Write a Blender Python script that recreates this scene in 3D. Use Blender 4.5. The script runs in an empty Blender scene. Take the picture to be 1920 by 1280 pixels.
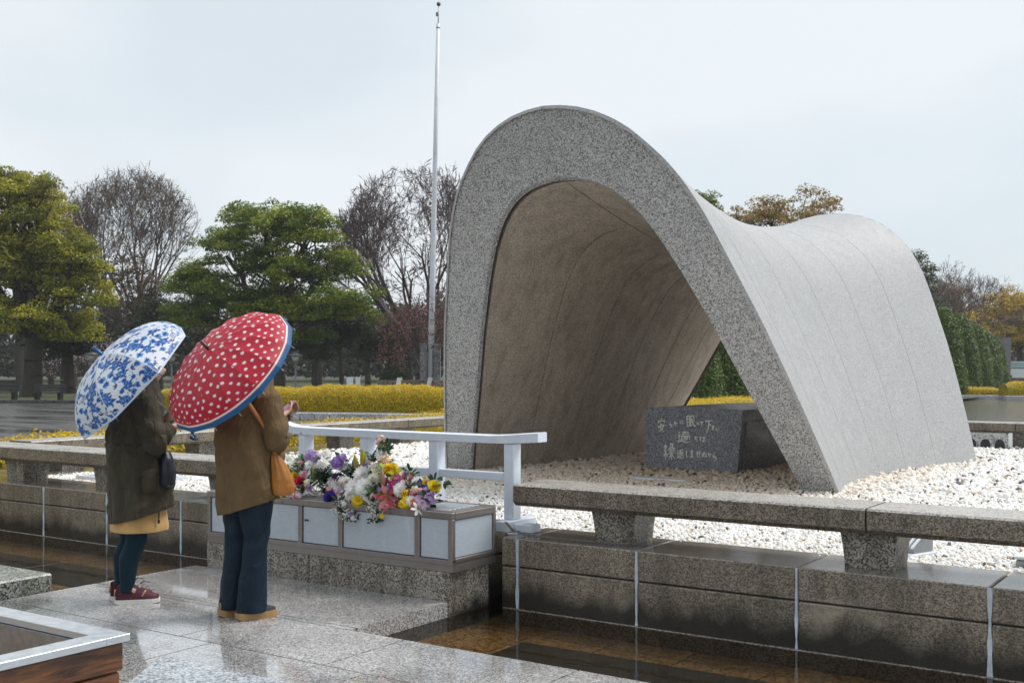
import bpy, math, random
import numpy as np
from mathutils import Vector, Matrix, noise as mnoise

random.seed(7)
RNG = np.random.default_rng(11)
scene = bpy.context.scene
COL = scene.collection
rad = math.radians
# ------------------------------------------------------------------ camera
# world axes: x runs along the front wall (to the right), y runs away behind it, z up, metres
CAM_YAW = math.atan2(2120.0, 3107.0)
cam_data = bpy.data.cameras.new('camera')
cam = bpy.data.objects.new('camera', cam_data)
COL.objects.link(cam)
cam.location = (0, 0, 1.57)
cam.rotation_euler = (rad(90), 0, CAM_YAW)
cam_data.sensor_width = 36.0
cam_data.lens = 2120.0 / 1920.0 * 36.0
cam_data.shift_y = 50.0 / 1920.0
cam_data.clip_start = 0.1
cam_data.clip_end = 3000
cam_data.dof.use_dof = True
cam_data.dof.focus_distance = 9.5
cam_data.dof.aperture_fstop = 7.1
scene.camera = cam
# ------------------------------------------------------------------ sky
SUN_EL, SUN_AZ = rad(58), rad(52)       # azimuth measured from +x towards +y
world = bpy.data.worlds.new('World')
scene.world = world
world.use_nodes = True
wn, wl = world.node_tree.nodes, world.node_tree.links
wn.clear()
w_out = wn.new('ShaderNodeOutputWorld')
w_bg = wn.new('ShaderNodeBackground')
w_bg.inputs['Strength'].default_value = 0.1
w_sky = wn.new('ShaderNodeTexSky')
w_sky.sky_type = 'NISHITA'
w_sky.sun_disc = False
w_sky.sun_elevation = SUN_EL
w_sky.sun_rotation = rad(90) - SUN_AZ
w_sky.air_density = 1.0
w_sky.dust_density = 2.0
w_tc = wn.new('ShaderNodeTexCoord')
w_map = wn.new('ShaderNodeMapping')
w_map.inputs['Scale'].default_value = (1.0, 1.0, 2.6)
w_map.inputs['Location'].default_value = (0.35, 0.2, 0.1)
w_n = wn.new('ShaderNodeTexNoise')
w_n.inputs['Scale'].default_value = 2.1
w_n.inputs['Detail'].default_value = 4
w_n.inputs['Roughness'].default_value = 0.42
w_ramp = wn.new('ShaderNodeValToRGB')
w_ramp.color_ramp.elements[0].position = 0.40
w_ramp.color_ramp.elements[0].color = (0.368, 0.407, 0.434, 1)
w_ramp.color_ramp.elements[1].position = 0.60
w_ramp.color_ramp.elements[1].color = (0.443, 0.464, 0.48, 1)
w_scale = wn.new('ShaderNodeVectorMath'); w_scale.operation = 'SCALE'
w_scale.inputs['Scale'].default_value = 10.0
w_mix = wn.new('ShaderNodeMixRGB'); w_mix.inputs[0].default_value = 0.93
wl.new(w_tc.outputs['Generated'], w_map.inputs['Vector'])
wl.new(w_map.outputs['Vector'], w_n.inputs['Vector'])
wl.new(w_n.outputs['Fac'], w_ramp.inputs['Fac'])
wl.new(w_ramp.outputs['Color'], w_scale.inputs[0])
wl.new(w_sky.outputs['Color'], w_mix.inputs[1])
wl.new(w_scale.outputs['Vector'], w_mix.inputs[2])
wl.new(w_mix.outputs['Color'], w_bg.inputs['Color'])
wl.new(w_bg.outputs['Background'], w_out.inputs['Surface'])
# ------------------------------------------------------------------ sun (veiled by cloud)
sun_data = bpy.data.lights.new('sun', 'SUN')
sun_data.energy = 1.5
sun_data.angle = rad(28)
sun_data.color = (1.0, 0.965, 0.92)
sun = bpy.data.objects.new('sun', sun_data)
COL.objects.link(sun)
sun_dir = Vector((math.cos(SUN_EL) * math.cos(SUN_AZ), math.cos(SUN_EL) * math.sin(SUN_AZ), math.sin(SUN_EL)))
sun.rotation_euler = sun_dir.to_track_quat('Z', 'Y').to_euler()
sun.location = (0, 0, 40)
# ------------------------------------------------------------------ exposure
vs = scene.view_settings
scene.display_settings.display_device = 'sRGB'
vs.view_transform = 'Standard'
vs.look = 'None'
vs.exposure = 1.0
vs.gamma = 1.0
vs.use_curve_mapping = False
scene.cycles.max_bounces = 8
scene.cycles.transparent_max_bounces = 12
scene.cycles.use_denoising = True

# ================================================================== helpers
def lin(r, g, b):
    f = lambda c: (c / 12.92 if c <= 0.04045 else ((c + 0.055) / 1.055) ** 2.4)
    return (f(r / 255.0), f(g / 255.0), f(b / 255.0))

def far(u, depth, z=0.0):
    """point at a given depth before the camera; u is sideways tangent * 2120 + 960"""
    X = (u - 960.0) / 2120.0 * depth
    c, s = math.cos(CAM_YAW), math.sin(CAM_YAW)
    return (X * c - depth * s, X * s + depth * c, z)

def height_at(v, depth):
    return 1.57 - (v - 690.0) * depth / 2120.0

def tag(o, label=None, cat=None, group=None, kind=None):
    if label: o['label'] = label
    if cat: o['category'] = cat
    if group: o['group'] = group
    if kind: o['kind'] = kind
    return o

def thing(name, label, cat, loc=(0, 0, 0), rz=0.0, group=None):
    o = bpy.data.objects.new(name, None)
    o.empty_display_size = 0.2
    o.location = loc
    o.rotation_euler = (0, 0, rz)
    COL.objects.link(o)
    return tag(o, label, cat, group)

def link_mesh(name, me, mat, parent=None, loc=None):
    o = bpy.data.objects.new(name, me)
    if mat is not None and len(me.materials) == 0:
        for m in (mat if isinstance(mat, (list, tuple)) else [mat]):
            me.materials.append(m)
    if parent is not None: o.parent = parent
    if loc is not None: o.location = loc
    COL.objects.link(o)
    return o

def np_mesh(name, V, F, smooth=False, col=None):
    """fast mesh from arrays; F is (m, k)"""
    V = np.asarray(V, dtype=np.float32); F = np.asarray(F, dtype=np.int32)
    me = bpy.data.meshes.new(name)
    m, k = F.shape
    me.vertices.add(len(V)); me.vertices.foreach_set('co', V.ravel())
    me.loops.add(m * k); me.loops.foreach_set('vertex_index', F.ravel())
    me.polygons.add(m)
    me.polygons.foreach_set('loop_start', np.arange(0, m * k, k, dtype=np.int32))
    if smooth:
        me.polygons.foreach_set('use_smooth', np.ones(m, dtype=bool))
    me.update(calc_edges=True)
    if col is not None:
        a = me.color_attributes.new('Col', 'FLOAT_COLOR', 'POINT')
        c4 = np.ones((len(V), 4), dtype=np.float32); c4[:, :3] = col
        a.data.foreach_set('color', c4.ravel())
    return me

class MB:
    """collects simple shapes into one mesh"""
    def __init__(self):
        self.v, self.f, self.sm = [], [], []
    def add(self, vs_, fs_, smooth=False, M=None):
        o = len(self.v)
        for p in vs_:
            p = Vector(p)
            self.v.append(tuple(M @ p) if M is not None else tuple(p))
        for q in fs_:
            self.f.append([i + o for i in q]); self.sm.append(smooth)
        return self
    def box(self, x0, y0, z0, x1, y1, z1, bev=0.0, M=None):
        if bev <= 0:
            vs_ = [(x0, y0, z0), (x1, y0, z0), (x1, y1, z0), (x0, y1, z0), (x0, y0, z1), (x1, y0, z1), (x1, y1, z1), (x0, y1, z1)]
            fs_ = [(0, 3, 2, 1), (4, 5, 6, 7), (0, 1, 5, 4), (1, 2, 6, 5), (2, 3, 7, 6), (3, 0, 4, 7)]
            return self.add(vs_, fs_, M=M)
        b = bev
        vs_, idx = [], {}
        X, Y, Z = (x0, x1), (y0, y1), (z0, z1)
        for i in (0, 1):
            for j in (0, 1):
                for k in (0, 1):
                    sx, sy, sz = (1 if i == 0 else -1), (1 if j == 0 else -1), (1 if k == 0 else -1)
                    idx[i, j, k, 'x'] = len(vs_); vs_.append((X[i], Y[j] + sy * b, Z[k] + sz * b))
                    idx[i, j, k, 'y'] = len(vs_); vs_.append((X[i] + sx * b, Y[j], Z[k] + sz * b))
                    idx[i, j, k, 'z'] = len(vs_); vs_.append((X[i] + sx * b, Y[j] + sy * b, Z[k]))
        I = idx; fs_ = []
        for i in (0, 1):
            fs_.append([I[i, 0, 0, 'x'], I[i, 1, 0, 'x'], I[i, 1, 1, 'x'], I[i, 0, 1, 'x']])
            fs_.append([I[0, i, 0, 'y'], I[1, i, 0, 'y'], I[1, i, 1, 'y'], I[0, i, 1, 'y']])
            fs_.append([I[0, 0, i, 'z'], I[1, 0, i, 'z'], I[1, 1, i, 'z'], I[0, 1, i, 'z']])
        for i in (0, 1):
            for j in (0, 1):
                fs_.append([I[i, j, 0, 'x'], I[i, j, 1, 'x'], I[i, j, 1, 'y'], I[i, j, 0, 'y']])
                fs_.append([I[i, 0, j, 'x'], I[i, 1, j, 'x'], I[i, 1, j, 'z'], I[i, 0, j, 'z']])
                fs_.append([I[0, i, j, 'y'], I[1, i, j, 'y'], I[1, i, j, 'z'], I[0, i, j, 'z']])
                for k in (0, 1):
                    fs_.append([I[i, j, k, 'x'], I[i, j, k, 'y'], I[i, j, k, 'z']])
        return self.add(vs_, fs_, M=M)
    def prism(self, pts, z0, z1, M=None, pts1=None):
        n = len(pts); pts1 = pts1 or pts
        vs_ = [(p[0], p[1], z0) for p in pts] + [(p[0], p[1], z1) for p in pts1]
        fs_ = [tuple(range(n - 1, -1, -1)), tuple(range(n, 2 * n))] + [(i, (i + 1) % n, n + (i + 1) % n, n + i) for i in range(n)]
        return self.add(vs_, fs_, M=M)
    def tube(self, pts, radii, n=8, cap=True, smooth=True, M=None):
        pts = [Vector(p) for p in pts]
        if not hasattr(radii, '__len__'): radii = [radii] * len(pts)
        vs_, fs_ = [], []
        up = None
        for i, p in enumerate(pts):
            d = (pts[min(i + 1, len(pts) - 1)] - pts[max(i - 1, 0)])
            d = d.normalized() if d.length > 1e-9 else Vector((0, 0, 1))
            if up is None:
                up = d.orthogonal().normalized()
            else:
                up = (up - d * up.dot(d))
                up = up.normalized() if up.length > 1e-6 else d.orthogonal().normalized()
            w = d.cross(up)
            for k in range(n):
                a = 2 * math.pi * k / n
                vs_.append(p + (up * math.cos(a) + w * math.sin(a)) * radii[i])
        for i in range(len(pts) - 1):
            for k in range(n):
                fs_.append((i * n + k, i * n + (k + 1) % n, (i + 1) * n + (k + 1) % n, (i + 1) * n + k))
        if cap:
            fs_.append(tuple(range(n - 1, -1, -1))); fs_.append(tuple((len(pts) - 1) * n + k for k in range(n)))
        return self.add(vs_, fs_, smooth, M)
    def ball(self, c, r, nu=10, nv=6, M=None):
        rx, ry, rz = r if hasattr(r, '__len__') else (r, r, r)
        vs_ = [(c[0], c[1], c[2] + rz)]
        for j in range(1, nv):
            t = math.pi * j / nv
            for i in range(nu):
                a = 2 * math.pi * i / nu
                vs_.append((c[0] + rx * math.sin(t) * math.cos(a), c[1] + ry * math.sin(t) * math.sin(a), c[2] + rz * math.cos(t)))
        vs_.append((c[0], c[1], c[2] - rz))
        fs_ = [(0, 1 + i, 1 + (i + 1) % nu) for i in range(nu)]
        for j in range(nv - 2):
            for i in range(nu):
                a = 1 + j * nu
                fs_.append((a + i, a + nu + i, a + nu + (i + 1) % nu, a + (i + 1) % nu))
        e = 1 + (nv - 2) * nu
        fs_ += [(len(vs_) - 1, e + (i + 1) % nu, e + i) for i in range(nu)]
        return self.add(vs_, fs_, True, M)
    def loft(self, rings, n=24, cap=True, fn=None, M=None):
        """rings: (cx, cy, cz, rx, ry, tilt_y) ; fn(v, ring_t, angle) -> displaced point"""
        vs_, fs_ = [], []
        m = len(rings)
        for i, r in enumerate(rings):
            cx, cy, cz, rx, ry = r[:5]
            tilt = r[5] if len(r) > 5 else 0.0
            for k in range(n):
                a = 2 * math.pi * k / n
                p = Vector((cx + rx * math.cos(a), cy + ry * math.sin(a), cz + tilt * math.sin(a) * ry))
                if fn: p = fn(p, i / (m - 1), a)
                vs_.append(p)
        for i in range(m - 1):
            for k in range(n):
                fs_.append((i * n + k, i * n + (k + 1) % n, (i + 1) * n + (k + 1) % n, (i + 1) * n + k))
        if cap:
            fs_.append(tuple(range(n - 1, -1, -1))); fs_.append(tuple((m - 1) * n + k for k in range(n)))
        return self.add(vs_, fs_, True, M)
    def mesh(self, name):
        me = bpy.data.meshes.new(name)
        me.from_pydata(self.v, [], self.f)
        me.polygons.foreach_set('use_smooth', self.sm)
        me.update()
        return me
    def obj(self, name, mat, parent=None, loc=None):
        return link_mesh(name, self.mesh(name), mat, parent, loc)

def struct(name, me_or_mb, mat):
    me = me_or_mb.mesh(name) if isinstance(me_or_mb, MB) else me_or_mb
    o = link_mesh(name, me, mat)
    o['kind'] = 'structure'
    return o

# ================================================================== materials
def new_mat(name):
    m = bpy.data.materials.new(name); m.use_nodes = True
    nt = m.node_tree; b = nt.nodes['Principled BSDF']
    return m, nt, b

def N(nt, t, **kw):
    n = nt.nodes.new(t)
    for k, v in kw.items():
        if k in n.inputs: n.inputs[k].default_value = v
        else: setattr(n, k, v)
    return n

def pos_vec(nt, scale=(1, 1, 1), shuffle=False, obj=False):
    if obj:
        g = N(nt, 'ShaderNodeTexCoord').outputs['Object']
    else:
        g = N(nt, 'ShaderNodeNewGeometry').outputs['Position']
    mp = N(nt, 'ShaderNodeMapping'); mp.inputs['Scale'].default_value = scale
    nt.links.new(g, mp.inputs['Vector'])
    out = mp.outputs['Vector']
    if shuffle:
        oi = N(nt, 'ShaderNodeObjectInfo')
        vm = N(nt, 'ShaderNodeVectorMath', operation='SCALE'); vm.inputs[0].default_value = (31, 17, 23)
        nt.links.new(oi.outputs['Random'], vm.inputs['Scale'])
        ad = N(nt, 'ShaderNodeVectorMath', operation='ADD')
        nt.links.new(out, ad.inputs[0]); nt.links.new(vm.outputs['Vector'], ad.inputs[1])
        out = ad.outputs['Vector']
    return out

def ramp(nt, src, stops, mode='LINEAR'):
    r = N(nt, 'ShaderNodeValToRGB'); cr = r.color_ramp; cr.interpolation = mode
    while len(cr.elements) < len(stops): cr.elements.new(0.5)
    for e, (p, c) in zip(cr.elements, stops):
        e.position = p
        e.color = (*c, 1) if hasattr(c, '__len__') else (c, c, c, 1)
    nt.links.new(src, r.inputs['Fac'])
    return r.outputs['Color']

def mixc(nt, fac, a, b, mode='MIX'):
    m = N(nt, 'ShaderNodeMixRGB', blend_type=mode)
    for i, x in ((0, fac), (1, a), (2, b)):
        if hasattr(x, 'is_linked') or hasattr(x, 'links'): nt.links.new(x, m.inputs[i])
        elif i == 0: m.inputs[0].default_value = x
        else: m.inputs[i].default_value = (*x, 1) if hasattr(x, '__len__') else (x, x, x, 1)
    return m.outputs['Color']

def noise_fac(nt, vec, scale, detail=3, rough=0.55, dist=0.0):
    n = N(nt, 'ShaderNodeTexNoise'); n.inputs['Scale'].default_value = scale
    n.inputs['Detail'].default_value = detail; n.inputs['Roughness'].default_value = rough
    n.inputs['Distortion'].default_value = dist
    nt.links.new(vec, n.inputs['Vector'])
    return n.outputs['Fac']

def bump(nt, b, height, strength=0.3, dist=0.01):
    bp = N(nt, 'ShaderNodeBump'); bp.inputs['Strength'].default_value = strength; bp.inputs['Distance'].default_value = dist
    nt.links.new(height, bp.inputs['Height']); nt.links.new(bp.outputs['Normal'], b.inputs['Normal'])
    return bp

def granite(name, dark, mid, light, cell=70.0, rough=0.45, var=0.25, bumpy=0.25, split=(0.22, 0.72), shuffle=True,
            stain=None, algae=None, wet_top=None, stretch_stain=True):
    """speckled stone: crystal cells of three tones, slow tone drift, optional run-off stains"""
    m, nt, b = new_mat(name)
    vec = pos_vec(nt, shuffle=shuffle)
    vo = N(nt, 'ShaderNodeTexVoronoi'); vo.inputs['Scale'].default_value = cell
    nt.links.new(vec, vo.inputs['Vector'])
    sep = N(nt, 'ShaderNodeSeparateColor'); nt.links.new(vo.outputs['Color'], sep.inputs['Color'])
    nz = noise_fac(nt, vec, cell * 0.6, 2, 0.6)
    ad = N(nt, 'ShaderNodeMath', operation='MULTIPLY_ADD'); ad.inputs[1].default_value = 0.75
    nt.links.new(sep.outputs['Red'], ad.inputs[0])
    sc = N(nt, 'ShaderNodeMath', operation='MULTIPLY'); sc.inputs[1].default_value = 0.25
    nt.links.new(nz, sc.inputs[0]); nt.links.new(sc.outputs[0], ad.inputs[2])
    a, c = split
    col = ramp(nt, ad.outputs[0], [(0.0, dark), (a, dark), ((a + c) / 2, mid), (c, light), (1.0, light)])
    big = noise_fac(nt, vec, 1.7, 4, 0.6)
    col = mixc(nt, 1.0, col, ramp(nt, big, [(0.25, 1 - var), (0.75, 1 + var * 0.3)]), 'MULTIPLY')
    if shuffle:
        oi = N(nt, 'ShaderNodeObjectInfo')
        col = mixc(nt, 1.0, col, ramp(nt, oi.outputs['Random'], [(0, 0.86), (1, 1.06)]), 'MULTIPLY')
    if stain:
        sv = pos_vec(nt, (3.2, 3.2, 0.35))
        s = noise_fac(nt, sv, 2.2, 4, 0.65)
        col = mixc(nt, ramp(nt, s, [(0.45, 0.0), (0.72, stain[1])]), col, stain[0])
    if algae:
        # dark growth that climbs from the water line, with a ragged upper edge and pale lime bloom in it
        zc, band, acol, bloom = algae
        g = N(nt, 'ShaderNodeNewGeometry'); sx = N(nt, 'ShaderNodeSeparateXYZ'); nt.links.new(g.outputs['Position'], sx.inputs[0])
        an = noise_fac(nt, pos_vec(nt, (1, 1, 0.6)), 3.4, 5, 0.6)
        mm = N(nt, 'ShaderNodeMath', operation='MULTIPLY_ADD'); mm.inputs[1].default_value = 0.34
        nt.links.new(an, mm.inputs[0]); nt.links.new(sx.outputs['Z'], mm.inputs[2])
        mr = N(nt, 'ShaderNodeMapRange'); mr.inputs['From Min'].default_value = zc + 0.17; mr.inputs['From Max'].default_value = zc + 0.17 + band
        mr.inputs['To Min'].default_value = 0.93; mr.inputs['To Max'].default_value = 0.0
        nt.links.new(mm.outputs[0], mr.inputs['Value'])
        bl = ramp(nt, noise_fac(nt, pos_vec(nt, (1.0, 1.0, 1.6)), 1.9, 5, 0.62), [(0.54, 0.0), (0.68, 0.65)])
        zr = N(nt, 'ShaderNodeMapRange'); zr.inputs['From Min'].default_value = zc + 0.12; zr.inputs['From Max'].default_value = zc + 0.27
        zr.inputs['To Min'].default_value = 1.0; zr.inputs['To Max'].default_value = 0.0
        nt.links.new(sx.outputs['Z'], zr.inputs['Value'])
        blm = N(nt, 'ShaderNodeMath', operation='MULTIPLY'); nt.links.new(bl, blm.inputs[0]); nt.links.new(zr.outputs[0], blm.inputs[1])
        col = mixc(nt, blm.outputs[0], col, bloom)
        col = mixc(nt, mr.outputs[0], col, acol)
    nt.links.new(col, b.inputs['Base Color'])
    rn = noise_fac(nt, vec, 5.0, 3, 0.6)
    nt.links.new(ramp(nt, rn, [(0.3, rough * 0.7), (0.7, min(1, rough * 1.3))]), b.inputs['Roughness'])
    bump(nt, b, ad.outputs[0], bumpy, 0.004)
    return m

def plain(name, col, rough=0.5, metal=0.0, var=0.12, scale=6.0, bumpy=0.0, bscale=60, spec=0.5, coat=0.0):
    m, nt, b = new_mat(name)
    vec = pos_vec(nt)
    f = noise_fac(nt, vec, scale, 4, 0.6)
    c = ramp(nt, f, [(0.25, tuple(x * (1 - var) for x in col)), (0.75, tuple(min(1, x * (1 + var)) for x in col))])
    nt.links.new(c, b.inputs['Base Color'])
    b.inputs['Roughness'].default_value = rough; b.inputs['Metallic'].default_value = metal
    b.inputs['Specular IOR Level'].default_value = spec
    b.inputs['Coat Weight'].default_value = coat; b.inputs['Coat Roughness'].default_value = 0.1
    if bumpy: bump(nt, b, noise_fac(nt, vec, bscale, 3, 0.6), bumpy, 0.004)
    return m

def colattr(name, rough=0.6, trans=0.0, spec=0.3, bumpy=0.0, bscale=300, sheen=0.0):
    """colour carried by the mesh: per leaf, petal, pebble or print"""
    m, nt, b = new_mat(name)
    a = N(nt, 'ShaderNodeAttribute'); a.attribute_name = 'Col'
    nt.links.new(a.outputs['Color'], b.inputs['Base Color'])
    b.inputs['Roughness'].default_value = rough; b.inputs['Specular IOR Level'].default_value = spec
    b.inputs['Sheen Weight'].default_value = sheen
    if bumpy: bump(nt, b, noise_fac(nt, pos_vec(nt), bscale, 2, 0.6), bumpy, 0.003)
    if trans:
        t = N(nt, 'ShaderNodeBsdfTranslucent'); nt.links.new(a.outputs['Color'], t.inputs['Color'])
        mx = N(nt, 'ShaderNodeMixShader'); mx.inputs[0].default_value = trans
        nt.links.new(b.outputs[0], mx.inputs[1]); nt.links.new(t.outputs[0], mx.inputs[2])
        nt.links.new(mx.outputs[0], nt.nodes['Material Output'].inputs['Surface'])
    return m

M = {}
M['arch_face'] = granite('arch_face_granite', (0.095, 0.095, 0.098), (0.355, 0.352, 0.346), (0.63, 0.622, 0.61), cell=130, rough=0.5, var=0.12, split=(0.22, 0.70), shuffle=False, stain=((0.5, 0.5, 0.53), 0.22))
M['arch_out'] = granite('arch_shell_granite', (0.25, 0.25, 0.255), (0.375, 0.375, 0.378), (0.48, 0.478, 0.474), cell=130, rough=0.42, var=0.07, split=(0.2, 0.7), shuffle=False, bumpy=0.1)
M['arch_in'] = granite('arch_vault_granite', (0.32, 0.27, 0.215), (0.53, 0.455, 0.375), (0.70, 0.62, 0.53), cell=130, rough=0.6, var=0.2, split=(0.22, 0.7), shuffle=False, bumpy=0.15, stain=((0.17, 0.145, 0.115), 0.5))
M['seam'] = plain('seam_mortar', (0.06, 0.058, 0.055), 0.8)
M['cenotaph'] = granite('chest_granite', (0.065, 0.068, 0.078), (0.19, 0.197, 0.225), (0.40, 0.41, 0.44), cell=120, rough=0.4, var=0.06, split=(0.2, 0.8), bumpy=0.1)
M['ink'] = plain('carved_lettering', (0.80, 0.78, 0.70), 0.7)
M['beam'] = granite('beam_granite', (0.075, 0.06, 0.042), (0.21, 0.172, 0.122), (0.42, 0.36, 0.275), cell=140, rough=0.34, var=0.3, split=(0.2, 0.75), stain=((0.04, 0.036, 0.03), 0.6), bumpy=0.2)
M['wall'] = granite('wall_granite', (0.115, 0.094, 0.068), (0.24, 0.20, 0.15), (0.40, 0.345, 0.27), cell=140, rough=0.36, var=0.3, split=(0.2, 0.78), stain=((0.035, 0.032, 0.026), 0.55), algae=(-0.02, 0.14, (0.012, 0.0115, 0.010), (0.46, 0.41, 0.31)), bumpy=0.2)
M['cap'] = granite('wet_cap_granite', (0.09, 0.077, 0.065), (0.17, 0.148, 0.126), (0.27, 0.24, 0.21), cell=110, rough=0.14, var=0.3, bumpy=0.04)
M['base'] = granite('base_granite', (0.075, 0.065, 0.052), (0.25, 0.225, 0.19), (0.50, 0.46, 0.40), cell=115, rough=0.4, var=0.25, split=(0.25, 0.7), stain=((0.03, 0.027, 0.022), 0.7), algae=(-0.10, 0.10, (0.014, 0.013, 0.011), (0.5, 0.47, 0.4)), bumpy=0.25)
M['mortar'] = plain('pale_joint_mortar', (0.50, 0.58, 0.64), 0.6, var=0.3, scale=14)
# wet paving: polished granite under a broken film of rain
def wet_paving(name, dark, mid, light, cell=125):
    m, nt, b = new_mat(name)
    vec = pos_vec(nt, shuffle=True)
    vo = N(nt, 'ShaderNodeTexVoronoi'); vo.inputs['Scale'].default_value = cell
    nt.links.new(vec, vo.inputs['Vector'])
    sep = N(nt, 'ShaderNodeSeparateColor'); nt.links.new(vo.outputs['Color'], sep.inputs['Color'])
    col = ramp(nt, sep.outputs['Red'], [(0, dark), (0.3, dark), (0.55, mid), (0.85, light), (1, light)])
    big = noise_fac(nt, pos_vec(nt), 1.1, 4, 0.6)
    col = mixc(nt, 1.0, col, ramp(nt, big, [(0.3, 0.72), (0.7, 1.08)]), 'MULTIPLY')
    nt.links.new(col, b.inputs['Base Color'])
    pud = noise_fac(nt, pos_vec(nt, (0.8, 1.1, 1)), 1.05, 3, 0.5, 0.6)
    film = ramp(nt, pud, [(0.41, 0.0), (0.54, 1.0)])
    rr = N(nt, 'ShaderNodeMapRange'); rr.inputs['To Min'].default_value = 0.40; rr.inputs['To Max'].default_value = 0.07
    nt.links.new(film, rr.inputs['Value']); nt.links.new(rr.outputs[0], b.inputs['Roughness'])
    b.inputs['Specular IOR Level'].default_value = 0.6
    nt.links.new(film, b.inputs['Coat Weight']); b.inputs['Coat IOR'].default_value = 1.5; b.inputs['Coat Roughness'].default_value = 0.05
    # wind ripples across the film plus stone grain where it is only damp
    rot = N(nt, 'ShaderNodeMapping'); rot.inputs['Rotation'].default_value = (0, 0, rad(20)); rot.inputs['Scale'].default_value = (3.2, 26, 1)
    nt.links.new(pos_vec(nt), rot.inputs['Vector'])
    rip = noise_fac(nt, rot.outputs['Vector'], 1.0, 3, 0.55, 0.4)
    amp = ramp(nt, noise_fac(nt, pos_vec(nt), 0.9, 2, 0.5), [(0.4, 0.0), (0.62, 1.0)])
    ripm = N(nt, 'ShaderNodeMath', operation='MULTIPLY'); nt.links.new(rip, ripm.inputs[0]); nt.links.new(amp, ripm.inputs[1])
    b1 = N(nt, 'ShaderNodeBump'); b1.inputs['Strength'].default_value = 0.30; b1.inputs['Distance'].default_value = 0.011
    nt.links.new(ripm.outputs[0], b1.inputs['Height'])
    gr = N(nt, 'ShaderNodeMath', operation='MULTIPLY'); nt.links.new(sep.outputs['Green'], gr.inputs[0])
    inv = N(nt, 'ShaderNodeMath', operation='SUBTRACT'); inv.inputs[0].default_value = 1.0; nt.links.new(film, inv.inputs[1])
    nt.links.new(inv.outputs[0], gr.inputs[1])
    b2 = N(nt, 'ShaderNodeBump'); b2.inputs['Strength'].default_value = 0.35; b2.inputs['Distance'].default_value = 0.0015
    nt.links.new(gr.outputs[0], b2.inputs['Height']); nt.links.new(b1.outputs['Normal'], b2.inputs['Normal'])
    nt.links.new(b2.outputs['Normal'], b.inputs['Normal'])
    return m

M['paving'] = wet_paving('wet_granite_paving', (0.215, 0.207, 0.203), (0.40, 0.39, 0.385), (0.58, 0.57, 0.565))
M['plinth'] = granite('wet_plinth_granite', (0.20, 0.225, 0.25), (0.40, 0.435, 0.47), (0.62, 0.66, 0.70), cell=85, rough=0.3, var=0.15, bumpy=0.25)
M['joint'] = plain('dark_joint', (0.02, 0.019, 0.018), 0.5)

def asphalt(name, base, rlo, rhi, scale=(0.16, 0.9, 1)):
    m, nt, b = new_mat(name)
    vec = pos_vec(nt)
    f = noise_fac(nt, vec, 40, 3, 0.7)
    col = ramp(nt, f, [(0.3, tuple(c * 0.75 for c in base)), (0.7, tuple(c * 1.25 for c in base))])
    nt.links.new(col, b.inputs['Base Color'])
    rot = N(nt, 'ShaderNodeMapping'); rot.inputs['Rotation'].default_value = (0, 0, -CAM_YAW); rot.inputs['Scale'].default_value = scale
    nt.links.new(vec, rot.inputs['Vector'])
    p = noise_fac(nt, rot.outputs['Vector'], 1.0, 4, 0.6)
    nt.links.new(ramp(nt, p, [(0.40, rhi), (0.60, rlo)]), b.inputs['Roughness'])
    bump(nt, b, f, 0.12, 0.004)
    return m
M['asphalt'] = asphalt('wet_asphalt', (0.075, 0.074, 0.073), 0.13, 0.5)
M['grass'] = plain('damp_grass', (0.055, 0.065, 0.022), 0.9, var=0.5, scale=3.0, bumpy=0.6, bscale=30)
M['earth'] = plain('bare_earth', (0.045, 0.038, 0.026), 0.95, var=0.5, scale=1.2, bumpy=0.5, bscale=20)

def water_mat(name, tint, rough=0.02, ripple=0.06, scale=7.0, deep=False):
    m, nt, b = new_mat(name)
    out = nt.nodes['Material Output']
    if deep:
        b.inputs['Base Color'].default_value = (*tint, 1)
        b.inputs['Roughness'].default_value = rough
        surf = b
    fr = N(nt, 'ShaderNodeFresnel'); fr.inputs['IOR'].default_value = 1.33
    gl = N(nt, 'ShaderNodeBsdfGlossy'); gl.inputs['Roughness'].default_value = rough
    tr = N(nt, 'ShaderNodeBsdfTransparent'); tr.inputs['Color'].default_value = (*tint, 1)
    bp = N(nt, 'ShaderNodeBump'); bp.inputs['Strength'].default_value = ripple; bp.inputs['Distance'].default_value = 0.02
    nt.links.new(noise_fac(nt, pos_vec(nt, (1, 1.6, 1)), scale, 3, 0.5, 0.3), bp.inputs['Height'])
    if deep:
        nt.links.new(bp.outputs['Normal'], b.inputs['Normal'])
        b.inputs['IOR'].default_value = 1.33
        nt.links.new(b.outputs[0], out.inputs['Surface'])
        return m
    for n_ in (fr, gl): nt.links.new(bp.outputs['Normal'], n_.inputs['Normal'])
    mx = N(nt, 'ShaderNodeMixShader')
    nt.links.new(fr.outputs[0], mx.inputs[0]); nt.links.new(tr.outputs[0], mx.inputs[1]); nt.links.new(gl.outputs[0], mx.inputs[2])
    nt.links.new(mx.outputs[0], out.inputs['Surface'])
    return m
M['pool_water'] = water_mat('shallow_water', (0.80, 0.74, 0.62), ripple=0.05)
M['pond_water'] = water_mat('pond_water', (0.085, 0.085, 0.075), 0.16, 0.30, 5.0, deep=True)
M['pool_tile'] = granite('pool_tile_stone', (0.07, 0.038, 0.014), (0.19, 0.112, 0.045), (0.32, 0.21, 0.10), cell=70, rough=0.5, var=0.3, bumpy=0.05)
M['pool_dark'] = plain('dark_pool_slab', (0.013, 0.014, 0.016), 0.4, var=0.4, scale=9)

# ------------------------------------------------------------------ ground
def sheet(pts, z):
    return MB().add([(x, y, z) for x, y in pts], [tuple(range(len(pts)))])
struct('ground', sheet([(-900, -300), (900, -300), (900, 1500), (-900, 1500)], -0.42), M['earth'])
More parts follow.
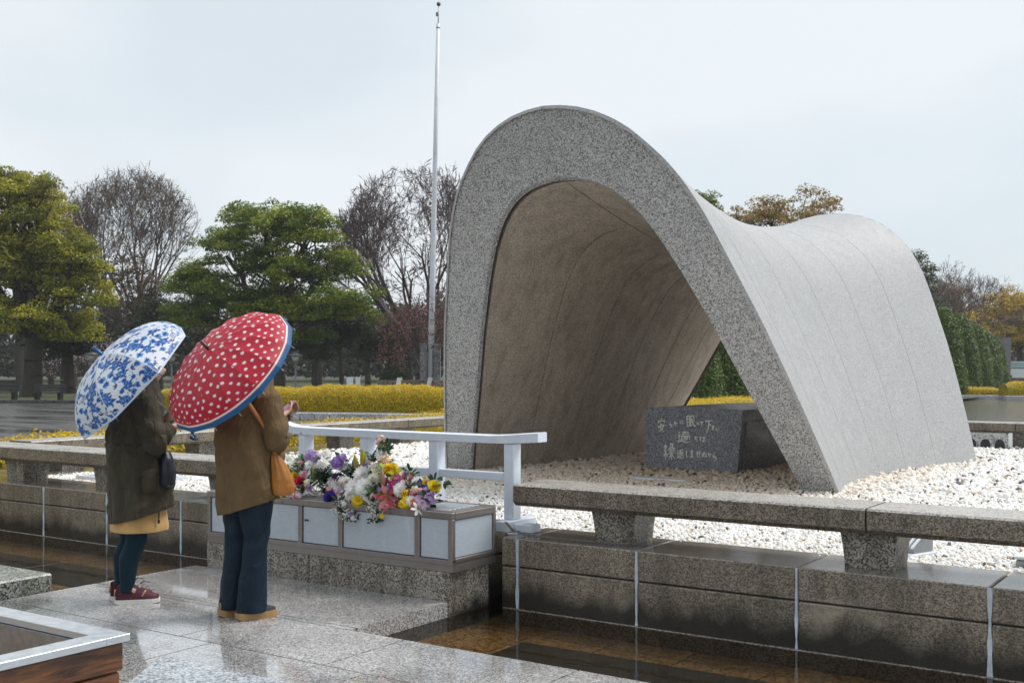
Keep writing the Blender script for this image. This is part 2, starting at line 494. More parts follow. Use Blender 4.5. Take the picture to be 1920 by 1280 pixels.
# plaza of wet asphalt left of and behind the platform (the pond is cut out of it)
pav = MB()
for x0, y0, x1, y1 in ((-90, -20, -13.6, 95), (-13.6, 76, 40, 95)):
    pav.add([(x0, y0, 0), (x1, y0, 0), (x1, y1, 0), (x0, y1, 0)], [(0, 1, 2, 3)])
struct('wet_pavement', pav, M['asphalt'])
# lawn under the trees beyond the plaza, with its kerb
L0, L1 = far(-900, 51.5), far(900, 51.5)
L2, L3 = far(3200, 420), far(-2600, 420)
g_y = 0.05
lawn = MB().add([(L0[0], L0[1], g_y), (L1[0], L1[1], g_y), (L2[0], L2[1], g_y), (L3[0], L3[1], g_y)], [(0, 1, 2, 3)])
struct('lawn', lawn, M['grass'])
R0, R1 = far(1300, 76), far(2600, 76)
R2, R3 = far(2600, 400), far(1100, 400)
struct('lawn_beyond_pond', MB().add([(R0[0], R0[1], 0.02), (R1[0], R1[1], 0.02), (R2[0], R2[1], 0.02), (R3[0], R3[1], 0.02)], [(0, 1, 2, 3)]), M['grass'])
M['kerb'] = granite('kerb_granite', (0.22, 0.22, 0.225), (0.44, 0.44, 0.45), (0.60, 0.60, 0.61), cell=40, rough=0.35, var=0.2)
M['kerb_dark'] = granite('dark_kerb_granite', (0.02, 0.02, 0.02), (0.06, 0.058, 0.055), (0.11, 0.105, 0.1), cell=40, rough=0.3, var=0.3)

def kerb_run(name, label, p0, p1, n, w, z0, z1, mat, gap=0.012):
    """row of kerb stones between two ground points, each stone a piece"""
    p0, p1 = Vector(p0[:2]), Vector(p1[:2])
    d = (p1 - p0); L = d.length; ang = math.atan2(d.y, d.x)
    k = thing(name, label, 'kerb', (p0.x, p0.y, z0), ang)
    k['kind'] = 'structure'
    del k['category']
    step = L / n
    me = MB().box(gap, 0, 0, step - gap, w, z1 - z0, 0.012).mesh('kerb_stone')
    for i in range(n):
        link_mesh('kerb_stone', me, mat, k, (i * step, 0, 0))
    return k
kerb_run('lawn_kerb', 'low dark kerb along the lawn with the benches', far(-120, 51.0), far(330, 49.5), 14, 0.3, 0.0, 0.16, M['kerb_dark'])

# ------------------------------------------------------------------ shallow pool in front of the walls
WZ = -0.10
pf = thing('pool_floor', None, None, (0, 0, -0.20)); pf['kind'] = 'structure'
MB().box(-16, 4.4, -0.10, 4, 6.9, -0.012).obj('bed', M['joint'], pf)
tile_w, tile_d = 0.545, 0.50
tme = MB().box(0.004, 0.004, -0.012, tile_w - 0.004, tile_d - 0.004, 0).mesh('tile')
for i in range(34):
    for j in range(4):
        x = -15.0 + i * tile_w; y = 4.75 + j * tile_d
        if -7.0 < x + 0.2 < -4.9 or x > 1.0: continue
        link_mesh('tile', tme, M['pool_tile'], pf, (x, y, 0))
# dark stone panels set on the pool bed, one each side of the paved tongue
for nm, xs in (('dark_panel', (-4.02, -2.62, -1.2)), ('dark_panel', (-10.35, -9.1, -7.5))):
    for a, c in zip(xs[:-1], xs[1:]):
        MB().box(a + 0.004, 5.05 if a > -7 else 5.55, 0.0, c - 0.004, 6.02 if a > -7 else 6.14, 0.022, 0.006).obj(nm, M['pool_dark'], pf)
struct('pool_water', MB().add([(-16, 4.4, WZ), (4, 4.4, WZ), (4, 6.9, WZ), (-16, 6.9, WZ)], [(0, 1, 2, 3)]), M['pool_water'])

# ------------------------------------------------------------------ paved granite platform the visitors stand on
plat = thing('platform', None, None, (0, 0, 0)); plat['kind'] = 'structure'
core = MB()
core.box(-7.155, -3, -0.26, 6, 5.045, -0.012)
core.box(-7.155, 5.045, -0.26, -4.645, 6.02, -0.012)
core.obj('bed', M['joint'], plat)
def paving(x0, y0, x1, y1):
    g_ = 0.005
    MB().box(x0 + g_, y0 + g_, -0.10, x1 - g_, y1 - g_, 0.0).obj('paving_slab', M['paving'], plat)
for xs, y0, y1 in (((-7.17, -5.84, -4.63), 5.12, 6.03),
                   ((-7.17, -5.35, -4.20, -3.03, -1.86, -0.7, 0.5, 1.7), 4.38, 5.06),
                   ((-7.17, -5.92, -5.07, -3.9, -2.7, -1.5, -0.3, 0.9), 3.60, 4.38),
                   ((-7.17, -6.5, -5.4, -4.3, -3.1, -1.9, -0.7, 0.5), 2.78, 3.60),
                   ((-7.17, -6.0, -4.8, -3.6, -2.4, -1.2, 0.0), 1.9, 2.78),
                   ((-7.17, -5.4, -4.2, -3.0, -1.8, -0.6, 0.6), 0.9, 1.9)):
    for a, c in zip(xs[:-1], xs[1:]):
        paving(a, y0, c, y1)
paving(-7.17, 5.06, -4.63, 5.12)
# step stone at the far left and the low plinth close to the camera
st = thing('step_stone', 'thick mossy granite step stone at the left edge of the paving', 'step', (-8.6, 3.4, -0.2))
M['step'] = granite('mossy_step_granite', (0.03, 0.032, 0.026), (0.20, 0.205, 0.18), (0.50, 0.50, 0.46), cell=95, rough=0.3, var=0.4, stain=((0.07, 0.085, 0.035), 0.6), bumpy=0.3)
MB().box(-1.6, -1.6, 0, 1.40, 1.38, 0.32, 0.012).obj('slab', M['step'], st)
pl = thing('plinth', 'low wet bluish granite plinth with a cut corner nearest the camera', 'plinth', (-3.0, 3.0, 0.0))
MB().prism([(-1.88, 0.88), (-1.60, 0.47), (-1.45, -1.0), (3.5, -1.0), (3.5, 0.90)][::-1], 0.0, 0.06).obj('slab', M['plinth'], pl)

# ------------------------------------------------------------------ front retaining walls, block by block
def retaining_wall(label, yf, xs, zc, depth=0.58, ztop=0.388, loc_x=0.0):
    w = thing('retaining_wall', label, 'wall', (loc_x, yf, -0.2))
    MB().box(xs[0] + 0.01 - loc_x, 0.03, 0, xs[-1] - 0.01 - loc_x, depth - 0.02, ztop + 0.2 - 0.015).obj('core', M['joint'], w)
    for i, (a, c) in enumerate(zip(xs[:-1], xs[1:])):
        a -= loc_x; c -= loc_x
        gp = 0.008
        dy = RNG.uniform(-0.002, 0.002)
        MB().box(a + gp, dy, 0.0, c - gp, depth * 0.5, zc + 0.2 - 0.005, 0.008).obj('lower_block', M['wall'], w)
        o = MB().box(a + gp * 0.8, dy + 0.002, zc + 0.2 + 0.005, c - gp * 0.8, depth, ztop + 0.2, 0.007).obj('coping_block', [M['wall'], M['cap']], w)
        for p in o.data.polygons:
            if p.normal.z > 0.9: p.material_index = 1
        if i > 0:
            # pale lime mortar that runs down the joint
            mb = MB(); ww = RNG.uniform(0.007, 0.011); n = 9
            L = []; R = []
            for k in range(n):
                z = (ztop + 0.2 - 0.002) * (1 - k / (n - 1)) + 0.1 * k / (n - 1)
                q = ww * (1 + 0.55 * math.sin(k * 2.1 + i) * (k / n) + 0.3 * math.sin(k * 5.3 + 2 * i))
                L.append((a - q, z)); R.append((a + q, z))
            prof = L + R[::-1]
            mb.add([(x, -0.004, z) for x, z in prof] + [(x, 0.02, z) for x, z in prof],
                   [(k, k + 1, 2 * n - 2 - k, 2 * n - 1 - k) for k in range(n - 1)] +
                   [(k, 2 * n + k, 2 * n + k + 1, k + 1) for k in range(n - 1)] + [(2 * n - 1 - k, 2 * n - 2 - k, 4 * n - 2 - k, 4 * n - 1 - k) for k in range(n - 1)])
            mb.obj('mortar_joint', M['mortar'], w)
    return w
RW = retaining_wall('two-course wet granite wall right of the flower altar', 6.50, [-4.53, -4.39, -3.46, -2.39, -1.31, -0.22, 0.86, 1.9, 3.0], 0.19, loc_x=-4.53)
LW = retaining_wall('two-course wet granite wall left of the flower altar', 6.68, [-14.4, -13.3, -12.25, -11.25, -10.21, -9.20, -8.14, -7.06, -6.0, -4.75], 0.21, loc_x=-14.4)
# ledge just under the water at the wall foot
MB_ = MB().box(-4.5, 6.475, -0.2, 3.0, 6.5, -0.094, 0.004)
o = MB_.obj('wall_footing', M['cap']); o['kind'] = 'structure'
o = MB().box(-14.4, 6.655, -0.2, -7.1, 6.68, -0.094, 0.004).obj('wall_footing', M['cap']); o['kind'] = 'structure'

# ------------------------------------------------------------------ stone rails on splayed legs
def stone_rail(label, origin, ang, spans, legs, w=0.46, z0=0.60, z1=0.752, leg_z=0.386, zb=None):
    """beam stones lying on splayed legs; local x along the rail, y across"""
    r = thing('stone_rail', label, 'stone rail', (*origin, leg_z), ang)
    def prof(x0, x1, t0, t1):
        # beam with softened lower front edge
        c = 0.03
        P = [(0.0, t0 + c), (c, t0), (w - c, t0), (w, t0 + c), (w, t1 - 0.012), (w - 0.012, t1), (0.012, t1), (0.0, t1 - 0.012)]
        n = len(P)
        vs_ = [(x0, y, z) for y, z in P] + [(x1, y, z) for y, z in P]
        fs_ = [tuple(range(n)), tuple(range(2 * n - 1, n - 1, -1))] + [(i, n + i, n + (i + 1) % n, (i + 1) % n) for i in range(n)]
        return vs_, fs_
    for a, c in zip(spans[:-1], spans[1:]):
        vs_, fs_ = prof(a + 0.006, c - 0.006, z0 - leg_z, z1 - leg_z)
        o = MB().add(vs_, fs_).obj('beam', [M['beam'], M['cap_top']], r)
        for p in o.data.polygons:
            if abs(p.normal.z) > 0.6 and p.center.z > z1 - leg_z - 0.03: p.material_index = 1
        if a > spans[0]:
            MB().box(a - 0.0055, 0.012, z0 - leg_z + 0.01, a + 0.0055, w - 0.012, z1 - leg_z - 0.012).obj('joint', M['joint'], r)
    hb = z0 - leg_z
    for x in legs:
        t, q = 0.168, 0.145
        y0, y1 = 0.10, w - 0.06
        mb = MB(); ns = 5; rings = []
        for i in range(ns):
            k = i / (ns - 1); fl = q + (t - q) * k ** 1.6
            fy = (fl - q) * 0.8
            rings.append([(x - fl, y0 - fy, hb * k + 0.001), (x + fl, y0 - fy, hb * k + 0.001), (x + fl, y1 + fy, hb * k + 0.001), (x - fl, y1 + fy, hb * k + 0.001)])
        vs_ = [p for rg in rings for p in rg]
        fs_ = [(3, 2, 1, 0)] + [(i * 4 + j, i * 4 + (j + 1) % 4, i * 4 + 4 + (j + 1) % 4, i * 4 + 4 + j) for i in range(ns - 1) for j in range(4)] + [tuple((ns - 1) * 4 + j for j in range(4))]
        mb.add(vs_, fs_).obj('leg', M['leg'], r)
    return r
M['leg'] = granite('leg_granite', (0.04, 0.035, 0.028), (0.20, 0.18, 0.145), (0.48, 0.445, 0.38), cell=115, rough=0.42, var=0.3, stain=((0.05, 0.045, 0.036), 0.6), bumpy=0.2)
M['cap_top'] = granite('wet_beam_top_sky_sheen', (0.24, 0.22, 0.19), (0.44, 0.41, 0.37), (0.60, 0.57, 0.52), cell=110, rough=0.3, var=0.2, bumpy=0.08)  # paler than the beam sides: sky reflection on the tops painted into the colour
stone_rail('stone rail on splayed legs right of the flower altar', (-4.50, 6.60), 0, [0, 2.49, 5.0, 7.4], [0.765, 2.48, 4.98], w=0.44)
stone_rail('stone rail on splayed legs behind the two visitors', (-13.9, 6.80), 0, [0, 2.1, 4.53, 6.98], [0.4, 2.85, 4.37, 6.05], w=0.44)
# side and rear rails around the gravel bed, standing on their own low sills
M['sill'] = M['cap']
def sill(label, x0, y0, x1, y1):
    t = thing('stone_sill', label, 'sill', ((x0 + x1) / 2, (y0 + y1) / 2, -0.2))
    lx, ly = (x1 - x0) / 2, (y1 - y0) / 2
    n = max(2, int(max(lx, ly) * 2 / 1.1)); along_x = lx > ly
    for i in range(n):
        if along_x:
            a, c = -lx + 2 * lx * i / n, -lx + 2 * lx * (i + 1) / n
            MB().box(a + 0.006, -ly, 0, c - 0.006, ly, 0.586, 0.01).obj('sill_block', M['cap'], t)
        else:
            a, c = -ly + 2 * ly * i / n, -ly + 2 * ly * (i + 1) / n
            MB().box(-lx, a + 0.006, 0, lx, c - 0.006, 0.586, 0.01).obj('sill_block', M['cap'], t)
sill('wet stone sill along the left side of the gravel bed', -12.35, 7.30, -11.35, 18.0)
sill('wet stone sill along the far end of the gravel bed', -12.35, 18.02, 1.2, 18.85)
stone_rail('stone rail along the left side of the gravel, seen above the white railing', (-11.55, 7.4), rad(90), [0, 1.6, 4.1, 6.6, 9.1, 10.7], [0.6, 2.6, 5.25, 6.65, 9.2], w=0.42)
stone_rail('stone rail at the far end of the gravel right of the arch', (-11.9, 18.15), 0, [0.6, 3.0, 5.6, 8.6, 11.5, 13.0], [1.9, 4.3, 6.8, 8.62, 11.4], w=0.42)

# ------------------------------------------------------------------ gravel bed
M['gravel_bed'] = granite('gravel_bed', (0.30, 0.26, 0.20), (0.62, 0.58, 0.52), (0.80, 0.78, 0.74), cell=26, rough=0.8, var=0.1, shuffle=False, bumpy=0.6)
GZ = 0.345
struct('gravel_bed', MB().box(-11.9, 6.9, -0.3, 3.0, 18.2, GZ), M['gravel_bed'])
def icosa():
    t = (1 + 5 ** 0.5) / 2
    v = np.array([(-1, t, 0), (1, t, 0), (-1, -t, 0), (1, -t, 0), (0, -1, t), (0, 1, t), (0, -1, -t), (0, 1, -t), (t, 0, -1), (t, 0, 1), (-t, 0, -1), (-t, 0, 1)], float)
    v /= np.linalg.norm(v[0])
    f = np.array([(0, 11, 5), (0, 5, 1), (0, 1, 7), (0, 7, 10), (0, 10, 11), (1, 5, 9), (5, 11, 4), (11, 10, 2), (10, 7, 6), (7, 1, 8), (3, 9, 4), (3, 4, 2), (3, 2, 6), (3, 6, 8), (3, 8, 9), (4, 9, 5), (2, 4, 11), (6, 2, 10), (8, 6, 7), (9, 8, 1)])
    return v, f
def rot_mats(n):
    q = RNG.normal(size=(n, 4)); q /= np.linalg.norm(q, axis=1)[:, None]
    w, x, y, z = q.T
    return np.stack([np.stack([1 - 2 * (y * y + z * z), 2 * (x * y - z * w), 2 * (x * z + y * w)], 1),
                     np.stack([2 * (x * y + z * w), 1 - 2 * (x * x + z * z), 2 * (y * z - x * w)], 1),
                     np.stack([2 * (x * z - y * w), 2 * (y * z + x * w), 1 - 2 * (x * x + y * y)], 1)], 1)
def pebbles():
    pts = []
    for y0, y1, dens, size in ((7.0, 8.6, 2200, 0.0170), (8.6, 11.2, 1200, 0.0205), (11.2, 18.2, 340, 0.034)):
        n = int(14.0 * (y1 - y0) * dens)
        x = RNG.uniform(-11.5, 2.5, n); y = RNG.uniform(y0, y1, n)
        # keep what lies in front of the camera with a margin
        c, s = math.cos(CAM_YAW), math.sin(CAM_YAW)
        Y = -x * s + y * c; X = x * c + y * s
        u = 960 + 2120 * X / np.maximum(Y, 0.1)
        k = (u > -120) & (u < 2060)
        k &= ~((x > -11.5) & (x < -7.3) & (y < 7.27)) 
        pts.append(np.stack([x[k], y[k], np.full(k.sum(), size)], 1))
    P = np.concatenate(pts); n = len(P)
    v, f = icosa()
    R = rot_mats(n)
    sc = P[:, 2:3] * RNG.uniform(0.55, 1.25, (n, 1)) * np.array([[1.25, 0.95, 0.7]]) * RNG.uniform(0.85, 1.15, (n, 3))
    V = (v[None] * (1 + RNG.uniform(-0.12, 0.12, (n, 12, 1)))) * sc[:, None, :]
    V = np.einsum('nij,nkj->nki', R, V)
    V[..., 0] += P[:, 0:1]; V[..., 1] += P[:, 1:2]
    V[..., 2] += GZ + 0.010 + RNG.uniform(-0.006, 0.016, (n, 1))
    tone = RNG.uniform(0, 1, n)
    base = np.where(tone[:, None] < 0.80, np.array([[0.87, 0.86, 0.83]]), np.where(tone[:, None] < 0.92, np.array([[0.78, 0.73, 0.65]]), np.where(tone[:, None] < 0.955, np.array([[0.56, 0.44, 0.31]]), np.array([[0.13, 0.12, 0.12]]))))
    base = base * RNG.uniform(0.86, 1.06, (n, 1))
    # shade and warm bounce under the vault, painted into the stone colours
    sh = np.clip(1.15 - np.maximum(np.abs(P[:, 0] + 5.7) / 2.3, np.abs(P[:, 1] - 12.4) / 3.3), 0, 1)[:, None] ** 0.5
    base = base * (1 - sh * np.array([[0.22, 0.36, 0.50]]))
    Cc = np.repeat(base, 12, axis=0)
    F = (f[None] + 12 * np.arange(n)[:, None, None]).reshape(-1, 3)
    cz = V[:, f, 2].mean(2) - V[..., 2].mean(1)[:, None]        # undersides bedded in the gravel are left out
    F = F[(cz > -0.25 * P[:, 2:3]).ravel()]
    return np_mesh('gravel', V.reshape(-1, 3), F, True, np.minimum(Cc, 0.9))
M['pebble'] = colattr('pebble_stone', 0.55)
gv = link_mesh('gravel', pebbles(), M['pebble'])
gv['kind'] = 'stuff'
# ================================================================== the saddle arch
OZ = np.array([.37, .6, 1, 1.5, 2, 2.5, 3, 3.3, 3.5, 3.8, 3.9, 4.0, 4.06, 4.10])
OW = np.array([2.38, 2.318, 2.2, 2.043, 1.877, 1.682, 1.485, 1.327, 1.186, .885, .735, .525, .325, 0])
IZ = np.array([.37, .6, 1, 1.5, 2, 2.5, 2.8, 3.0, 3.15, 3.27, 3.36, 3.41, 3.445])
IW = np.array([2.01, 1.925, 1.762, 1.56, 1.363, 1.14, .985, .86, .74, .60, .44, .27, 0])
AX, NF, NB, LEAN, AZ0 = -5.89, 10.71, 15.35, 0.42, 0.37
def smooth_curve(Wd, Zd, n):
    """half profile foot -> apex -> mirrored, resampled by arc length and smoothed"""
    pts = np.array([(-w, z) for w, z in zip(Wd, Zd)] + [(w, z) for w, z in zip(Wd[-2::-1], Zd[-2::-1])])
    L = np.r_[0, np.cumsum(np.hypot(*np.diff(pts, axis=0).T))]; L /= L[-1]
    q = np.linspace(0, 1, 401)
    x = np.interp(q, L, pts[:, 0]); z = np.interp(q, L, pts[:, 1])
    k = np.exp(-np.linspace(-2, 2, 25) ** 2); k /= k.sum()
    for a in (x, z):
        e = np.r_[2 * a[0] - a[12:0:-1], a, 2 * a[-1] - a[-2:-14:-1]]
        a[:] = np.convolve(e, k, 'valid')
    x = (x - x[::-1]) / 2; z = (z + z[::-1]) / 2
    return lambda s: (np.interp(s, q, x), np.interp(s, q, z))
C_OUT = smooth_curve(OW, OZ, 400); C_IN = smooth_curve(IW, IZ, 400)
def shell_pt(curve, s, t, off=0.0):
    """s along the arch 0..1, t from front -1 to back 1 (arrays)"""
    x, z = curve(s)
    k = np.abs(t) ** 2.0
    fr = t < 0
    sx = np.where(fr, 1.0, 1.02); sz = np.where(fr, 1.0, 0.95)
    X = x * (0.86 + (sx - 0.86) * k)
    Z = AZ0 + (z - AZ0) * (0.81 + (sz - 0.81) * k)
    cx = AX + 0.21 * (t + 1) / 2
    ln = LEAN * (Z - AZ0)
    Y = (NF - ln) + ((NB + ln) - (NF - ln)) * (t + 1) / 2
    return np.stack([X + cx, Y, Z], -1)
def shell_grid(curve, s0, s1, t0, t1, ns, ntt, off):
    s = np.linspace(s0, s1, ns)[:, None] + np.zeros((1, ntt)); t = np.linspace(t0, t1, ntt)[None] + np.zeros((ns, 1))
    P = shell_pt(curve, s, t)
    e = 1e-3
    ds = shell_pt(curve, np.clip(s + e, 0, 1), t) - shell_pt(curve, np.clip(s - e, 0, 1), t)
    dt = shell_pt(curve, s, np.clip(t + e, -1, 1)) - shell_pt(curve, s, np.clip(t - e, -1, 1))
    n = np.cross(dt, ds); n /= np.linalg.norm(n, axis=-1, keepdims=True)
    # outward = away from the tunnel axis
    ctr = np.stack([np.full_like(t, AX + 0.1), P[..., 1], np.full_like(t, 1.2)], -1)
    sg = np.sign(((P - ctr) * n).sum(-1, keepdims=True)); sg[sg == 0] = 1
    return P + n * sg * off, n * sg
ARCH = thing('cenotaph_arch', 'huge saddle-shaped granite arch sheltering the stone chest', 'monument', (AX, (NF + NB) / 2, AZ0 - 0.07))
A0 = np.array([AX, (NF + NB) / 2, AZ0 - 0.07])
def grid_faces(ns, nt_, flip=False):
    F = []
    for i in range(ns - 1):
        for j in range(nt_ - 1):
            q = (i * nt_ + j, i * nt_ + j + 1, (i + 1) * nt_ + j + 1, (i + 1) * nt_ + j)
            F.append(q[::-1] if flip else q)
    return F
def panel(name, curve, s0, s1, t0, t1, mat, sign, ns=26, ntt=8, thick=0.035, off=0.0):
    P, n = shell_grid(curve, s0, s1, t0, t1, ns, ntt, off)
    Q = P - n * sign * thick
    V = np.concatenate([P.reshape(-1, 3), Q.reshape(-1, 3)]) - A0
    m = ns * ntt
    F = grid_faces(ns, ntt, sign < 0)
    ring = [i * ntt for i in range(ns)] + [(ns - 1) * ntt + j for j in range(1, ntt)] + [i * ntt + ntt - 1 for i in range(ns - 2, -1, -1)] + [j for j in range(ntt - 2, 0, -1)]
    k0 = len(V); kr = len(ring); V = np.concatenate([V, V[ring], V[[m + i for i in ring]]])
    for i in range(kr):
        j = (i + 1) % kr
        F.append((k0 + i, k0 + j, k0 + kr + j, k0 + kr + i))
    me = bpy.data.meshes.new(name); me.from_pydata(V.tolist(), [], F)
    sm = [True] * ((ns - 1) * (ntt - 1)) + [False] * len(ring)
    me.polygons.foreach_set('use_smooth', sm); me.update()
    return link_mesh(name, me, mat, ARCH)
t_out = [-1.0, -0.80, -0.44, -0.08, 0.28, 0.62, 1.0]
t_in = [-0.966, -0.62, -0.30, 0.02, 0.34, 0.66, 0.985]
gs, gt = 0.0004, 0.0011
for a, c in zip(t_out[:-1], t_out[1:]):
    for s0, s1 in ((0.0, 0.5 - gs), (0.5 + gs, 1.0)):
        panel('outer_panel', C_OUT, s0, s1, a + (gt if a > -1 else 0), c - (gt if c < 1 else 0), M['arch_out'], 1)
for a, c in zip(t_in[:-1], t_in[1:]):
    for s0, s1 in ((0.0, 0.5 - 0.0009), (0.5 + 0.0009, 1.0)):
        panel('vault_panel', C_IN, s0, s1, a + 0.0026, c - 0.0026, M['arch_in'], -1, off=0.03)
# dark core behind the open joints
for nm, curve, off, t0, t1 in (('outer_core', C_OUT, -0.022, -0.99, 0.99), ('inner_core', C_IN, 0.055, -0.985, 0.99)):
    P, n = shell_grid(curve, 0.0, 1.0, t0, t1, 50, 40, off)
    me = np_mesh(nm, P.reshape(-1, 3) - A0, np.array(grid_faces(50, 40)), True)
    link_mesh(nm, me, M['seam'], ARCH)
# end faces: the broad front ring, its return into the vault, and the rear ring
def end_ring(name, t, mat, back=False):
    n = 97
    for h, (s0, s1) in enumerate(((0.0, 0.5), (0.5, 1.0))):
        s = np.linspace(s0, s1, n); tt = np.full(n, t)
        if h == 0: s[-1] -= 0.0003
        O = shell_pt(C_OUT, s, tt); I = shell_pt(C_IN, s, tt)
        dt_ = 0.0 if back else 0.016
        I2 = shell_pt(C_IN, s, tt + dt_)
        # small arris on the outer edge
        O2 = shell_pt(C_OUT, s, tt + (0.001 if not back else -0.001))
        rows = [O2, O + (I - O) * 0.006, I - (I - O) * 0.004, I2]
        V = np.concatenate(rows) - A0
        F = []
        for r in range(3):
            for i in range(n - 1):
                q = (r * n + i, r * n + i + 1, (r + 1) * n + i + 1, (r + 1) * n + i)
                F.append(q)
        # stepped return from the ring out to the vault surface
        me = bpy.data.meshes.new(name); me.from_pydata(V.tolist(), [], F); me.update()
        link_mesh(name, me, mat, ARCH)
    if not back:
        s = np.linspace(0, 1, 121); tt = np.full(121, t + 0.016)
        I2 = shell_pt(C_IN, s, tt)
        P, nn = shell_grid(C_IN, 0, 1, t + 0.016, t + 0.02, 121, 2, 0.05)
        V = np.concatenate([I2, P[:, 0]]) - A0
        F = [(i, i + 1, 122 + i, 121 + i) for i in range(120)]
        me = bpy.data.meshes.new('rebate'); me.from_pydata(V.tolist(), [], F); me.update()
        link_mesh('rebate', me, M['seam'], ARCH)
end_ring('front_ring', -1.0, M['arch_face'])
end_ring('rear_ring', 1.0, M['arch_face'], True)
# faint round plugs in the vault
def vault_plug(s, t, r):
    P, n = shell_grid(C_IN, s, s + 1e-4, t, t + 1e-4, 2, 2, 0.03)
    p, nv = P[0, 0], -n[0, 0]
    z = Vector(nv); x = z.orthogonal().normalized(); y = z.cross(x)
    mb = MB(); k = 20
    ring = [Vector(p - A0) + (x * math.cos(6.2832 * i / k) + y * math.sin(6.2832 * i / k)) * r + z * 0.004 for i in range(k)]
    ring2 = [Vector(p - A0) + (x * math.cos(6.2832 * i / k) + y * math.sin(6.2832 * i / k)) * (r + 0.008) - z * 0.004 for i in range(k)]
    mb.add(ring + ring2, [tuple(range(k))] + [(i, k + i, k + (i + 1) % k, (i + 1) % k) for i in range(k)])
    mb.obj('plug', M['arch_in'], ARCH)
for s, t, r in ((0.40, -0.18, 0.13), (0.155, -0.12, 0.11), (0.155, 0.18, 0.11), (0.155, 0.5, 0.11), (0.155, 0.82, 0.10), (0.2, -0.5, 0.12)):
    vault_plug(s, t, r)

# ================================================================== stone chest with the inscription
CH = thing('stone_chest', 'dark grey stone chest with white Japanese inscription under the arch', 'cenotaph', (-5.73, 12.1, 0.30))
hb, ht, hz, dp = 0.575, 0.625, 0.79, 1.75
bx = MB()
F0 = [(-hb, 0, 0), (hb, 0, 0), (ht, 0.06, hz), (0.0, 0.062, hz + 0.035), (-ht, 0.06, hz)]
B0 = [(-hb, dp, 0), (hb, dp, 0), (ht, dp - 0.06, hz), (0.0, dp - 0.06, hz + 0.035), (-ht, dp - 0.06, hz)]
bx.add(F0 + B0, [(0, 1, 2, 3, 4), (9, 8, 7, 6, 5), (0, 5, 6, 1), (1, 6, 7, 2), (2, 7, 8, 3), (3, 8, 9, 4), (4, 9, 5, 0)])
bx.obj('block', M['cenotaph'], CH)
for sd in (-1, 1):
    # raised side slab, leaving a border of the block around it
    a = lambda z: (hb + (ht - hb) * z / hz) * sd
    V = [(a(0.06), 0.16, 0.06), (a(0.06), dp - 0.16, 0.06), (a(hz - 0.14), dp - 0.18, hz - 0.14), (a(hz - 0.14), 0.18, hz - 0.14)]
    W = [(x + 0.012 * sd, y, z) for x, y, z in V]
    MB().add(V + W, [(4, 5, 6, 7), (0, 1, 5, 4), (1, 2, 6, 5), (2, 3, 7, 6), (3, 0, 4, 7)]).obj('side_slab', M['cenotaph'], CH)

